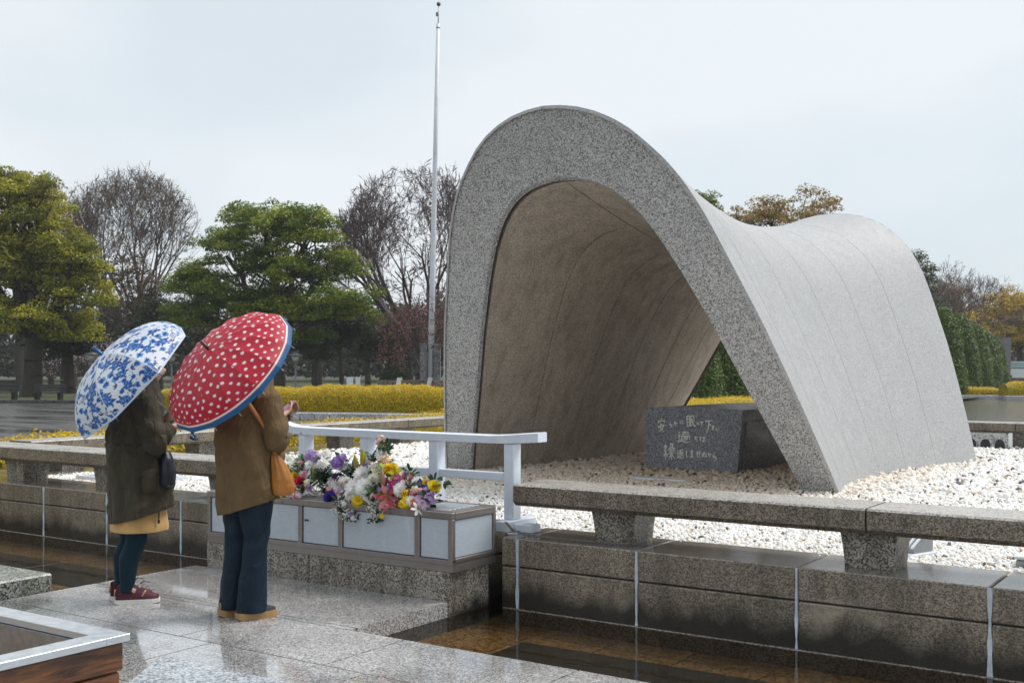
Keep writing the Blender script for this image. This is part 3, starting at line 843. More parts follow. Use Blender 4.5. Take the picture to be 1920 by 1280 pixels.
GLYPH = {
 'an': [[(.5, 0), (.52, .12)], [(.1, .32), (.12, .18), (.9, .16), (.85, .3)], [(.45, .38), (.3, .68), (.78, .97)], [(.72, .42), (.55, .75), (.12, .99)], [(.02, .62), (.98, .5)]],
 'ra': [[(.4, .05), (.55, .15)], [(.35, .25), (.3, .6), (.6, .5), (.75, .7), (.55, .95), (.3, .95)]],
 'ka': [[(.1, .35), (.6, .3), (.6, .6), (.5, .9), (.4, .85)], [(.4, .1), (.3, .5), (.1, .9)], [(.75, .25), (.9, .5)]],
 'ni': [[(.2, .1), (.15, .5), (.2, .9), (.28, .75)], [(.5, .3), (.85, .28)], [(.5, .7), (.6, .85), (.9, .82)]],
 'nemu': [[(.1, .1), (.1, .9)], [(.1, .1), (.38, .08), (.38, .9)], [(.1, .37), (.38, .35)], [(.1, .63), (.38, .61)], [(.1, .9), (.38, .88)], [(.5, .1), (.86, .07), (.86, .33), (.5, .35)], [(.5, .1), (.48, .95), (.66, .82)], [(.5, .56), (.96, .5)], [(.66, .35), (.75, .75), (.97, .98), (.99, .82)]],
 'tsu': [[(.15, .5), (.6, .4), (.82, .58), (.7, .8), (.4, .92)]],
 'te': [[(.1, .25), (.88, .15), (.5, .4), (.4, .65), (.55, .9), (.78, .92)]],
 'shita': [[(.0, .1), (1, .04)], [(.52, .08), (.42, .6), (.1, 1)], [(.6, .3), (.8, .45)]],
 'sa': [[(.15, .3), (.8, .22)], [(.4, .05), (.65, .5)], [(.65, .5), (.3, .55), (.25, .8), (.65, .92)]],
 'i': [[(.2, .2), (.2, .65), (.32, .8), (.4, .65)], [(.7, .25), (.82, .6)]],
 'ayama': [[(.1, .08), (.2, .2)], [(.06, .38), (.2, .34), (.1, .62), (.2, .76)], [(.02, .9), (.3, .84), (.6, .96), (1, .93)], [(.4, .45), (.42, .08), (.8, .06), (.8, .45)], [(.56, .08), (.56, .27), (.8, .27)], [(.32, .8), (.32, .45), (.92, .43), (.9, .78)], [(.48, .56), (.74, .55), (.72, .72), (.48, .72), (.48, .56)]],
 'chi': [[(.15, .25), (.85, .18)], [(.5, .02), (.3, .55), (.65, .5), (.75, .7), (.4, .95)]],
 'ha': [[(.2, .1), (.12, .5), (.2, .9)], [(.45, .3), (.92, .26)], [(.7, .1), (.7, .75), (.55, .9), (.45, .8), (.6, .72), (.95, .92)]],
 'kuri': [[(.2, .05), (.06, .24), (.26, .25)], [(.3, .12), (.08, .47), (.36, .42)], [(.2, .45), (.2, .97)], [(.1, .6), (.04, .82)], [(.3, .6), (.37, .77)], [(.6, .04), (.82, .03), (.8, .2), (.6, .2), (.6, .04)], [(.48, .28), (.64, .28), (.64, .45), (.48, .45), (.48, .28)], [(.75, .27), (.94, .27), (.92, .45), (.75, .45), (.75, .27)], [(.44, .6), (.98, .57)], [(.7, .48), (.7, 1)], [(.7, .62), (.48, .92)], [(.7, .62), (.98, .92)]],
 'kae': [[(.1, .1), (.2, .2)], [(.06, .4), (.2, .36), (.1, .65), (.2, .78)], [(.02, .92), (.3, .84), (.6, .96), (1, .94)], [(.4, .12), (.92, .06)], [(.45, .12), (.42, .45), (.28, .78)], [(.45, .34), (.86, .32), (.45, .8)], [(.5, .45), (.9, .78)]],
 'shi': [[(.3, .02), (.26, .7), (.45, .95), (.85, .72)]],
 'ma': [[(.12, .25), (.88, .2)], [(.2, .48), (.82, .44)], [(.5, .02), (.5, .75), (.35, .92), (.2, .8), (.4, .7), (.85, .9)]],
 'se': [[(.02, .42), (.98, .34)], [(.72, .08), (.7, .6), (.58, .6)], [(.3, .12), (.3, .82), (.85, .9)]],
 'nu': [[(.2, .25), (.35, .8)], [(.5, .08), (.35, .7), (.15, .85), (.1, .55), (.5, .25), (.85, .45), (.8, .8), (.55, .87), (.65, .7), (.98, .92)]],
}
# rows of characters: (glyph, x0, y0, x1, y1) in the pixel frame of a 1920 x 1097 rubbing of the face
TEXT = [('an', 245, 305, 350, 472), ('ra', 385, 348, 445, 412), ('ka', 448, 338, 505, 398), ('ni', 525, 325, 592, 372), ('nemu', 610, 262, 725, 408), ('tsu', 735, 345, 778, 390), ('te', 778, 335, 832, 398), ('shita', 850, 322, 940, 484), ('sa', 925, 385, 972, 450), ('i', 972, 412, 1030, 462),
        ('ayama', 500, 458, 668, 594), ('chi', 700, 515, 765, 588), ('ha', 775, 515, 855, 592),
        ('kuri', 318, 608, 465, 805), ('kae', 488, 675, 585, 785), ('shi', 596, 688, 645, 772), ('ma', 650, 680, 708, 782), ('se', 726, 685, 795, 780), ('nu', 798, 698, 866, 780), ('ka', 868, 712, 922, 775), ('ra', 915, 710, 1000, 818)]
def face_pt(px, py, off):
    # rubbing corners: top-left (80,180), top-right (1308,205), bottom-left (95,975), bottom-right (1215,1040)
    w = (py - 190) / 810.0
    xl = 80 + 15 * w; xr = 1308 - 93 * w
    fx = (px - xl) / (xr - xl)
    fz = 1.0 - (py - (180 + 25 * fx)) / (795 + 40 * fx)
    half = hb + (ht - hb) * fz
    # nearer (right) end of the face shows a little larger
    return ((2 * fx - 1) * half, 0.06 * fz - off, fz * hz)
for gname, x0, y0, x1, y1 in TEXT:
    mb = MB()
    for st_ in GLYPH[gname]:
        pts = []
        for k in range(len(st_) - 1):
            for q in np.linspace(0, 1, 5)[(1 if k else 0):]:
                pts.append((st_[k][0] + (st_[k + 1][0] - st_[k][0]) * q, st_[k][1] + (st_[k + 1][1] - st_[k][1]) * q))
        pts = [(x0 + px * (x1 - x0), y0 + py * (y1 - y0)) for px, py in pts]
        n = len(pts); vs_ = []
        big = min(1.0, (y1 - y0) / 130.0)
        for i, p in enumerate(pts):
            a, c = pts[max(0, i - 1)], pts[min(n - 1, i + 1)]
            d = Vector((c[0] - a[0], c[1] - a[1])); d = d.normalized() if d.length else Vector((1, 0))
            wd = (5.0 + 4.0 * big) * (1.15 - 0.75 * (i / max(1, n - 1))) 
            for sgn in (-1, 1):
                vs_.append(face_pt(p[0] - d.y * wd * sgn, p[1] + d.x * wd * sgn, 0.003))
        mb.add(vs_, [(2 * i, 2 * i + 1, 2 * i + 3, 2 * i + 2) for i in range(n - 1)])
    mb.obj('carved_character', M['ink'], CH)
# ================================================================== flower altar
def brushed(name, col, rough, metal=1.0, scale=(3, 3, 90), streak=0.25):
    m, nt, b = new_mat(name)
    f = noise_fac(nt, pos_vec(nt, scale), 6, 3, 0.6)
    c = ramp(nt, f, [(0.3, tuple(x * (1 - streak) for x in col)), (0.7, col)])
    drops = noise_fac(nt, pos_vec(nt, (6, 6, 1.2)), 2.3, 4, 0.65)
    c = mixc(nt, ramp(nt, drops, [(0.58, 0.0), (0.75, 0.35)]), c, tuple(min(1, x * 1.35) for x in col))
    nt.links.new(c, b.inputs['Base Color'])
    b.inputs['Metallic'].default_value = metal
    nt.links.new(ramp(nt, f, [(0.2, rough * 0.8), (0.8, rough * 1.25)]), b.inputs['Roughness'])
    return m
M['steel'] = brushed('brown_grey_steel', (0.33, 0.30, 0.285), 0.42, 0.75)
M['steel_panel'] = brushed('pale_blue_grey_panel', (0.60, 0.67, 0.745), 0.40, 0.15)
M['steel_dark'] = plain('dark_slot', (0.02, 0.02, 0.022), 0.5)
M['rim'] = brushed('wet_steel_rim', (0.62, 0.65, 0.68), 0.34, 0.5)

base = thing('stone_dais', 'row of coarse granite stones carrying the steel flower altar', 'dais', (-5.83, 6.03, -0.2))
for a, c in ((-1.215, -0.10), (-0.10, 1.21)):
    MB().box(a + 0.004, 0.0, 0, c - 0.004, 0.46, 0.40, 0.008).obj('base_stone', M['base'], base)
MB().box(-1.2, 0.03, 0, 1.19, 0.47, 0.385).obj('core', M['joint'], base)

AL = thing('flower_altar', 'long steel flower altar with pale panels holding the bouquets', 'altar', (-5.83, 6.03, 0.20))
XL, XR, DD, HH = -1.20, 1.235, 0.50, 0.40
fr = MB()
fr.box(XL, 0.0, 0, XR, DD, 0.045)
fr.box(XL + 0.004, 0.004, 0.045, XR - 0.004, DD - 0.004, 0.062)
posts = [(-1.20, -1.165), (-0.945, -0.905), (-0.205, -0.165), (0.195, 0.235), (0.905, 0.95), (1.195, 1.235)]
for a, c in posts:
    fr.box(a, -0.004, 0.062, c, 0.03, HH - 0.045, 0.004)
fr.box(XL, -0.004, HH - 0.045, XR, 0.03, HH, 0.004)
fr.box(XL, -0.0045, 0.045, XR, 0.03, 0.08, 0.003)
for x in (XL, XR - 0.03):
    fr.box(x - 0.003, 0.0305, 0.062, x + 0.033, DD, 0.09, 0.003)
    fr.box(x - 0.003, 0.0305, HH - 0.05, x + 0.033, DD, HH - 0.001, 0.003)
    fr.box(x - 0.003, DD - 0.03, 0.0905, x + 0.033, DD + 0.003, HH - 0.051, 0.003)
fr.obj('frame', M['steel'], AL)
for (a0, a), (c, c0) in zip(posts[:-1], posts[1:]):
    MB().box(a + 0.004, 0.010, 0.084, c - 0.004, 0.022, HH - 0.049, 0.003).obj('panel', M['steel_panel'], AL)
MB().box(XR - 0.02, 0.036, 0.094, XR - 0.006, DD - 0.034, HH - 0.054, 0.003).obj('end_panel', M['steel_panel'], AL)
MB().box(XL + 0.006, 0.036, 0.094, XL + 0.02, DD - 0.034, HH - 0.054, 0.003).obj('end_panel', M['steel_panel'], AL)
MB().box(XL + 0.03, 0.035, 0.07, XR - 0.035, DD - 0.03, HH - 0.03).obj('tray', M['steel_dark'], AL)
# slotted lid strips
lid = MB()
lid.box(XL, 0.0302, HH - 0.008, XR, 0.075, HH + 0.004)
lid.box(XL, DD - 0.06, HH - 0.008, XR, DD, HH + 0.004)
for x in (XL, 0.55, XR - 0.09):
    lid.box(x, 0.0752, HH - 0.008, x + 0.09, DD - 0.0602, HH + 0.004)
lid.obj('lid_frame', M['steel'], AL)
for i in range(7):
    y = 0.087 + i * 0.053
    MB().box(0.642, y, HH - 0.012, XR - 0.092, y + 0.026, HH + 0.006, 0.004).obj('grille_bar', M['rim'], AL)
for i in range(7):
    y = 0.087 + i * 0.053
    MB().box(XL + 0.092, y, HH - 0.012, 0.548, y + 0.026, HH + 0.004, 0.004).obj('grille_bar', M['steel'], AL)
mb = MB()
for dx in (0.0, 0.022):
    mb.tube([(-0.135 + dx, 0.012, 0.25), (-0.135 + dx, 0.004, 0.25)], 0.008, 10)
mb.obj('lock', M['steel_dark'], AL)

# ================================================================== pale railing behind the altar
m, nt, b = new_mat('pale_blue_paint')
vec = pos_vec(nt)
f = noise_fac(nt, pos_vec(nt, (3, 3, 3)), 4, 5, 0.7)
peel = noise_fac(nt, vec, 13, 5, 0.72)
c = ramp(nt, f, [(0.3, (0.64, 0.71, 0.81)), (0.7, (0.76, 0.81, 0.875))])
c = mixc(nt, ramp(nt, peel, [(0.66, 0.0), (0.70, 0.8)]), c, (0.30, 0.33, 0.37))
nt.links.new(c, b.inputs['Base Color']); b.inputs['Roughness'].default_value = 0.38
bump(nt, b, peel, 0.1, 0.002)
M['pale_paint'] = m
RL = thing('altar_railing', 'pale blue painted railing with upturned ends behind the flowers', 'railing', (-5.68, 6.82, 0.385))
rz = 0.385
# handrail, both ends lifting
xs = [-1.32, -1.14, -1.0, 0.0, 0.88, 1.0, 1.29]
zb = [1.055, 1.025, 1.02, 1.02, 1.02, 1.022, 1.04]
zt = [1.125, 1.088, 1.083, 1.08, 1.08, 1.087, 1.112]
mb = MB(); vs_ = []; y0, y1 = -0.06, 0.06
for x, a, c in zip(xs, zb, zt):
    vs_ += [(x, y0, a - rz), (x, y1, a - rz), (x, y1, c - rz - 0.006), (x, y1 - 0.02, c - rz), (x, y0 + 0.02, c - rz), (x, y0, c - rz - 0.006)]
fs_ = [tuple(range(6))[::-1], tuple((len(xs) - 1) * 6 + k for k in range(6))]
fs_ += [(i * 6 + k, i * 6 + (k + 1) % 6, i * 6 + 6 + (k + 1) % 6, i * 6 + 6 + k) for i in range(len(xs) - 1) for k in range(6)]
mb.add(vs_, fs_).obj('handrail', M['pale_paint'], RL)
for x in (-1.05, -0.37, 0.33, 1.03):
    MB().box(x - 0.042, -0.052, 0.085, x + 0.042, 0.052, 1.021 - rz, 0.006).obj('post', M['pale_paint'], RL)
for a, c in ((-1.007, -0.413), (-0.327, 0.287), (0.373, 0.987)):
    MB().box(a, -0.03, 0.745 - rz, c, 0.03, 0.805 - rz, 0.004).obj('lower_rail', M['pale_paint'], RL)
for x in (-1.05, 1.03):
    MB().box(x - 0.055, -0.14, 0.002, x + 0.055, 0.24, 0.0845, 0.008).obj('foot', M['pale_paint'], RL)
for x in (-0.37, 0.33):
    MB().box(x - 0.055, -0.1, 0.002, x + 0.055, 0.2, 0.0845, 0.008).obj('foot', M['pale_paint'], RL)
# short cross foot that sticks out beside the end post
MB().box(1.088, -0.06, 0.002, 1.24, 0.06, 0.06, 0.006).obj('foot', M['pale_paint'], RL)

# chain lying along the wall cap
M['chain'] = plain('grey_chain_steel', (0.20, 0.19, 0.18), 0.35, 0.8)
ch = MB()
cp = [(-4.60, 6.66, 0.47), (-4.50, 6.60, 0.428), (-4.36, 6.585, 0.402), (-4.15, 6.575, 0.402), (-3.95, 6.59, 0.402), (-3.80, 6.60, 0.402), (-3.62, 6.615, 0.402), (-3.52, 6.68, 0.402), (-3.54, 6.80, 0.402)]
P = [Vector(p) for p in cp]
acc = []
for a, c in zip(P[:-1], P[1:]):
    n = max(1, int((c - a).length / 0.004))
    acc += [a.lerp(c, i / n) for i in range(n)]
step = 6; k = 0
for i in range(0, len(acc) - step, step):
    a, c = acc[i], acc[i + step]
    d = (c - a).normalized(); up = Vector((0, 0, 1))
    w = d.cross(up).normalized() if k % 2 == 0 else (up - d * d.dot(up)).normalized()
    ring = []
    for q in range(9):
        t = 2 * math.pi * q / 8
        ring.append((a + c) / 2 + d * math.cos(t) * 0.019 + w * math.sin(t) * 0.009)
    ch.tube(ring, 0.0034, 5, cap=False); k += 1
tag(ch.obj('chain', M['chain']), 'thin grey chain lying on the wall cap from the railing to the rail leg', 'chain')

# ================================================================== fittings on the gravel
M['white_metal'] = plain('white_metal', (0.72, 0.76, 0.80), 0.3, 0.0, var=0.05)
M['grey_metal'] = plain('grey_metal', (0.28, 0.29, 0.31), 0.35, 0.3)
fl = thing('floodlight', 'white louvred floodlight behind the rail leg on the gravel', 'floodlight', (-2.10, 7.44, 0.36), rad(-20))
# wedge housing facing the arch
w_, d_, h_ = 0.17, 0.20, 0.15
mb = MB().add([(-w_, 0, 0.03), (w_, 0, 0.03), (w_, d_, 0.03), (-w_, d_, 0.03), (-w_, 0, 0.06), (w_, 0, 0.06), (w_, d_, h_ + 0.03), (-w_, d_, h_ + 0.03)],
              [(0, 3, 2, 1), (0, 1, 5, 4), (1, 2, 6, 5), (2, 3, 7, 6), (3, 0, 4, 7), (4, 5, 6, 7)])
mb.obj('housing', M['grey_metal'], fl)
for i in range(9):
    x = -w_ + 0.02 + i * 0.037
    MB().add([(x, -0.004, 0.058), (x + 0.018, -0.004, 0.058), (x + 0.018, d_ - 0.01, h_ + 0.034), (x, d_ - 0.01, h_ + 0.034),
              (x, -0.004, 0.070), (x + 0.018, -0.004, 0.070), (x + 0.018, d_ - 0.01, h_ + 0.046), (x, d_ - 0.01, h_ + 0.046)],
             [(0, 3, 2, 1), (4, 5, 6, 7), (0, 1, 5, 4), (1, 2, 6, 5), (2, 3, 7, 6), (3, 0, 4, 7)]).obj('louvre', M['white_metal'], fl)
MB().box(-w_ - 0.02, -0.05, 0.0, w_ + 0.02, d_ + 0.02, 0.03, 0.005).obj('foot_plate', M['white_metal'], fl)
eb = thing('junction_box', 'flat white box on the gravel under the right rail', 'electrical box', (-1.05, 7.52, 0.35))
MB().box(-0.28, -0.20, 0.0, 0.3, 0.18, 0.072, 0.008).obj('body', M['grey_metal'], eb)
MB().box(-0.287, -0.207, 0.0725, 0.307, 0.187, 0.092, 0.006).obj('lid', M['white_metal'], eb)
sp = thing('spike_sensor', 'small grey spike with a thin wire beside the flat white box', 'sensor', (-1.22, 7.26, 0.38))
MB().box(-0.013, -0.013, 0, 0.013, 0.013, 0.10, 0.003).obj('body', M['grey_metal'], sp)
MB().tube([(0, 0, 0.10), (0, 0, 0.16)], 0.004, 6).obj('tip', M['grey_metal'], sp)
MB().tube([(0.01, 0, 0.10), (0.05, 0.02, 0.06), (0.11, 0.05, 0.045), (0.2, 0.1, 0.055)], 0.003, 5).obj('wire', M['grey_metal'], sp)
gp = thing('gravel_plate', 'flat pale metal plate lying in the gravel before the stone chest', 'plate', (-5.55, 10.95, 0.36))
MB().box(-0.34, -0.07, 0, 0.34, 0.07, 0.028, 0.006).obj('plate', M['white_metal'], gp)

# two pale-framed reflecting trays set behind the rails
def tray(label, loc, w, d, rz_=0):
    t = thing('channel_tray', label, 'drain channel', loc, rz_)
    fr = MB()
    fr.box(-w, -d, 0, w, -d + 0.05, 0.05); fr.box(-w, d - 0.05, 0, w, d, 0.05)
    fr.box(-w, -d + 0.0502, 0, -w + 0.05, d - 0.0502, 0.05); fr.box(w - 0.05, -d + 0.0502, 0, w, d - 0.0502, 0.05)
    fr.obj('frame', M['white_metal'], t)
    MB().box(-w + 0.0502, -d + 0.0502, 0.005, w - 0.0502, d - 0.0502, 0.02).obj('water_surface', M['pond_water'], t)
tray('pale-framed water tray in the gravel at the far left rail', (-10.25, 7.75, 0.36), 0.55, 0.30)
# pale panel with three arched openings under the far right rail
vp = thing('vent_panel', 'pale framed panel with three dark arched openings under the far right rail', 'vent', (-3.72, 17.93, 0.34))
MB().box(-0.55, 0.02, 0.0, 0.36, 0.06, 0.25, 0.003).obj('panel', M['kerb'] if 'kerb' in M else M['white_metal'], vp)
fr = MB(); fr.box(-0.60, -0.02, 0.0, 0.41, 0.0195, 0.035, 0.003); fr.box(0.365, -0.02, 0.0352, 0.41, 0.06, 0.27, 0.003); fr.obj('frame', M['white_metal'], vp)
for x in (-0.16, 0.04, 0.24):
    n_ = 9; P_ = [(x - 0.07, 0.036), (x + 0.07, 0.036)] + [(x + 0.07 * math.cos(math.pi * k / n_), 0.09 + 0.085 * math.sin(math.pi * k / n_)) for k in range(n_ + 1)]
    MB().add([(q[0], 0.016, q[1]) for q in P_] + [(q[0], 0.019, q[1]) for q in P_], [tuple(range(len(P_))), tuple(range(2 * len(P_) - 1, len(P_) - 1, -1))]).obj('arched_opening', M['steel_dark'], vp)

# ================================================================== incense trough near the camera
M['plank'] = None
m, nt, b = new_mat('wet_weathered_plank')
gv_ = pos_vec(nt, (1.3, 1.3, 13))
g1 = noise_fac(nt, gv_, 3.2, 6, 0.68, 0.7)
c = ramp(nt, g1, [(0.26, (0.02, 0.009, 0.004)), (0.44, (0.10, 0.036, 0.012)), (0.60, (0.24, 0.09, 0.026)), (0.80, (0.45, 0.20, 0.06))])
g2 = noise_fac(nt, pos_vec(nt, (1.2, 1.2, 3)), 2.4, 3, 0.6)
c = mixc(nt, ramp(nt, g2, [(0.42, 0.0), (0.7, 0.75)]), c, (0.022, 0.012, 0.008))
nt.links.new(c, b.inputs['Base Color'])
nt.links.new(ramp(nt, g1, [(0.3, 0.22), (0.7, 0.5)]), b.inputs['Roughness'])
bump(nt, b, g1, 0.4, 0.006)
M['plank'] = m
M['sand'] = plain('damp_ash_sand', (0.20, 0.135, 0.07), 0.8, var=0.3, scale=9, bumpy=0.4, bscale=90)
M['trough_in'] = brushed('trough_lining_steel', (0.38, 0.39, 0.42), 0.32, 0.7, scale=(5, 5, 5))
TR = thing('incense_trough', 'wooden plank trough with a wet steel rim at the lower left', 'trough', (-4.6, 2.0, 0.06))
tx0, tx1, ty0, ty1, tz = -1.6, 0.93, -0.75, 0.77, 0.49
rm = MB(); rw = 0.105
rm.box(tx0, ty1 - rw, tz - 0.028, tx1, ty1, tz, 0.0015); rm.box(tx0, ty0, tz - 0.028, tx1, ty0 + rw, tz, 0.0015)
rm.box(tx1 - rw, ty0 + rw + 0.0005, tz - 0.028, tx1, ty1 - rw - 0.0005, tz, 0.0015); rm.box(tx0, ty0 + rw + 0.0005, tz - 0.028, tx0 + rw, ty1 - rw - 0.0005, tz, 0.0015)
rm.obj('rim', M['rim'], TR)
inn_ = MB()
inn_.box(tx0 + 0.06, ty1 - rw - 0.012, 0.12, tx1 - 0.06, ty1 - rw - 0.001, tz - 0.03); inn_.box(tx0 + 0.06, ty0 + rw, 0.12, tx1 - 0.06, ty0 + rw + 0.012, tz - 0.03)
inn_.box(tx1 - rw - 0.012, ty0 + rw + 0.013, 0.12, tx1 - rw - 0.001, ty1 - rw - 0.013, tz - 0.03); inn_.box(tx0 + rw, ty0 + rw + 0.013, 0.12, tx0 + rw + 0.012, ty1 - rw - 0.013, tz - 0.03)
inn_.obj('lining', M['trough_in'], TR)
MB().box(tx0 + 0.12, ty0 + 0.12, 0.10, tx1 - 0.12, ty1 - 0.12, 0.285).obj('sand_bed', M['sand'], TR)
for k in range(4):
    z1 = tz - 0.03 - k * 0.115; z0 = max(0.0, z1 - 0.109); q = 0.012 + 0.009 * k
    if z1 <= 0.02: continue
    MB().box(tx1 - 0.06 - q, ty0 + 0.01 + q, z0, tx1 - q, ty1 - 0.01 - q, z1, 0.006).obj('plank', M['plank'], TR)
    MB().box(tx0 + 0.02, ty1 - 0.06 - q, z0, tx1 - 0.0605 - q, ty1 - 0.01 - q, z1, 0.006).obj('plank', M['plank'], TR)
    MB().box(tx0 + 0.02, ty0 + 0.01 + q, z0, tx1 - 0.0605 - q, ty0 + 0.06 + q, z1, 0.006).obj('plank', M['plank'], TR)
    MB().box(tx0, ty0 + 0.01 + q, z0, tx0 + 0.0195, ty1 - 0.01 - q, z1, 0.006).obj('plank', M['plank'], TR)
# ================================================================== bouquets
M['petal'] = colattr('petal', 0.55, 0.3, 0.25)
M['leaf_small'] = colattr('bouquet_leaf', 0.4, 0.2, 0.4)
def frame_from(nrm, spin=0.0):
    z = Vector(nrm).normalized(); x = z.orthogonal().normalized(); y = z.cross(x)
    m = Matrix((x, y, z)).transposed()
    return m @ Matrix.Rotation(spin, 3, 'Z')
class FB:
    """flower builder: petals in local frame (+z is where the bloom faces)"""
    def __init__(self): self.v, self.f, self.c = [], [], []
    def petal(self, ang, tilt, length, width, col, base=0.0, curl=0.3, tip=0.55, z0=0.0, jit=0.0, cup=0.15):
        rng = random
        ca, sa = math.cos(ang), math.sin(ang)
        pts = []
        for k, (l, w) in enumerate(((0, 0.35), (0.35, 0.9), (0.72, 1.0), (1.0, tip * 0.35))):
            t = tilt - curl * l
            r = base + length * l * math.cos(t); h = z0 + length * (l * math.sin(tilt) - curl * 0.5 * l * l)
            for sgn in (-1, 1):
                y = sgn * width * 0.5 * w
                pts.append((r * ca - y * sa, r * sa + y * ca, h + abs(y) * cup))
        o = len(self.v); self.v += pts
        for k in range(3): self.f.append((o + 2 * k, o + 2 * k + 1, o + 2 * k + 3, o + 2 * k + 2))
        cc = [min(1, max(0, x * (1 + random.uniform(-jit, jit)))) for x in col]
        self.c += [tuple(cc)] * 8
    def ball(self, c, r, col, n=6):
        mb = MB().ball(c, r, n, 4); o = len(self.v)
        self.v += mb.v
        for q in mb.f:
            q = [i + o for i in q]
            self.f.append(tuple(q) if len(q) == 4 else (q[0], q[1], q[2], q[2]))
        self.c += [tuple(col)] * len(mb.v)
    def tubep(self, pts, r, col, n=5):
        mb = MB().tube(pts, r, n, cap=False); o = len(self.v)
        self.v += mb.v; self.f += [tuple(i + o for i in q) for q in mb.f]; self.c += [tuple(col)] * len(mb.v)
    def obj(self, name, parent, loc, nrm, spin=None, scale=1.0, mat=None):
        R = frame_from(nrm, random.uniform(0, 6.28) if spin is None else spin)
        V = [tuple((R @ Vector(p)) * scale) for p in self.v]
        me = bpy.data.meshes.new(name)
        me.from_pydata(V, [], [q if q[2] != q[3] else q[:3] for q in self.f])
        a = me.color_attributes.new('Col', 'FLOAT_COLOR', 'POINT')
        a.data.foreach_set('color', np.array([(*c, 1) for c in self.c], dtype=np.float32).ravel())
        me.polygons.foreach_set('use_smooth', [True] * len(me.polygons)); me.update()
        return link_mesh(name, me, mat or M['petal'], parent, loc)
def f_mum(col, r=0.065, n=90, core=None):
    """pompon: petals radiate from a dome, the lower ones longest and loose"""
    b = FB(); n = int(n * 1.2); r *= 0.84
    for i in range(n):
        k = (i + 0.5) / n; el = math.asin(min(1.0, -0.12 + 1.1 * k)); L = r * random.uniform(0.85, 1.15) * (0.95 - 0.48 * k)
        b.petal(i * 2.39996, el + random.uniform(-0.1, 0.15), L, r * 0.2, col if not core or k < 0.75 else core, r * 0.26 * math.cos(el), 0.6 * (1 - k), 0.5, r * 0.26 * math.sin(el), 0.10, 0.4)
    b.ball((0, 0, 0), (r * 0.3, r * 0.3, r * 0.34), core or col, 8)
    return b
def f_daisy(col, core, r=0.045, n=22, rings=2):
    b = FB()
    for g_ in range(rings):
        for i in range(n):
            b.petal(6.283 * (i + 0.5 * g_) / n, 0.12 + 0.3 * g_, r * (1 - 0.15 * g_), r * 0.3, col, r * 0.15, 0.25, 1.1, 0.004 * g_, 0.1)
    b.ball((0, 0, r * 0.1), (r * 0.3, r * 0.3, r * 0.16), core, 8)
    return b
def f_rose(col, r=0.045, dark=0.7):
    b = FB()
    for g_ in range(5):
        n = 5
        for i in range(n):
            k = g_ / 4
            b.petal(6.283 * i / n + g_ * 0.7, 0.35 + 1.05 * k, r * (1.0 - 0.25 * k), r * (0.95 - 0.45 * k), [c * (1 - (1 - dark) * 0.5 * (k)) for c in col], r * 0.08, 0.5 - 0.9 * k, 1.9, 0, 0.06, 0.3)
    b.ball((0, 0, r * 0.35), (r * 0.35, r * 0.35, r * 0.4), [c * dark for c in col])
    return b
def f_lily(col, edge, r=0.085, n=6):
    b = FB()
    for i in range(n):
        b.petal(6.283 * i / n, 0.85, r, r * (0.42 if i % 2 else 0.34), col if i % 2 else edge, r * 0.05, 1.0, 0.5, 0, 0.08, -0.3)
    for i in range(5):
        a = 6.283 * i / 5 + 0.3
        b.tubep([(0, 0, 0), (r * 0.25 * math.cos(a), r * 0.25 * math.sin(a), r * 0.6)], 0.0016, (0.45, 0.5, 0.2), 4)
        b.ball((r * 0.26 * math.cos(a), r * 0.26 * math.sin(a), r * 0.62), (0.006, 0.004, 0.003), (0.28, 0.1, 0.03), 5)
    return b
def f_bud(col, col2, L=0.10, r=0.017):
    b = FB(); mb = MB()
    prof = [(0, 0.25), (0.18, 0.75), (0.42, 1.0), (0.7, 0.75), (0.9, 0.38), (1.0, 0.05)]
    o = 0
    for i, (t, w) in enumerate(prof):
        for k in range(8):
            a = 6.283 * k / 8; ww = w * r * (1 + 0.12 * math.cos(3 * a))
            b.v.append((ww * math.cos(a), ww * math.sin(a), t * L)); b.c.append(tuple(col2[j] + (col[j] - col2[j]) * (0.5 + 0.5 * math.cos(3 * a)) for j in range(3)))
    for i in range(5):
        for k in range(8): b.f.append((i * 8 + k, i * 8 + (k + 1) % 8, i * 8 + 8 + (k + 1) % 8, i * 8 + 8 + k))
    return b
def f_cluster(col, r=0.05, n=46, size=0.014, col2=None, tall=1.0):
    b = FB()
    for i in range(n):
        d = Vector((random.gauss(0, 1), random.gauss(0, 1), random.gauss(0, 1))).normalized() * r * random.uniform(0.45, 1)
        cc = col if (col2 is None or random.random() < 0.7) else col2
        c0 = (d.x, d.y, d.z * tall)
        m_ = frame_from(Vector(c0) + Vector((0, 0, 0.01)), random.random() * 6)
        for k in range(5):
            a = 6.283 * k / 5
            q = []
            for (l, w) in ((0.1, 0.3), (0.75, 0.9), (1.0, 0.25)):
                for s_ in (-1, 1):
                    p = Vector((size * l * math.cos(a) - s_ * size * 0.35 * w * math.sin(a), size * l * math.sin(a) + s_ * size * 0.35 * w * math.cos(a), size * 0.35 * l))
                    q.append(tuple(m_ @ p + Vector(c0)))
            o = len(b.v); b.v += q; b.f += [(o, o + 1, o + 3, o + 2), (o + 2, o + 3, o + 5, o + 4)]
            t = random.uniform(0.85, 1.15); b.c += [tuple(min(1, x * t) for x in cc)] * 6
    return b
def f_mist(r=0.07, n=150, hang=True):
    b = FB()
    for i in range(n):
        d = Vector((random.gauss(0, 1), random.gauss(0, 0.6), random.gauss(0, 1)))
        d = d.normalized() * r * random.uniform(0.2, 1.1)
        b.ball(tuple(d), random.uniform(0.0032, 0.0058), (0.85, 0.85, 0.8), 4)
        if i % 4 == 0:
            b.tubep([(0, 0, r * 0.3), tuple(d)], 0.0006, (0.2, 0.28, 0.08), 3)
    return b
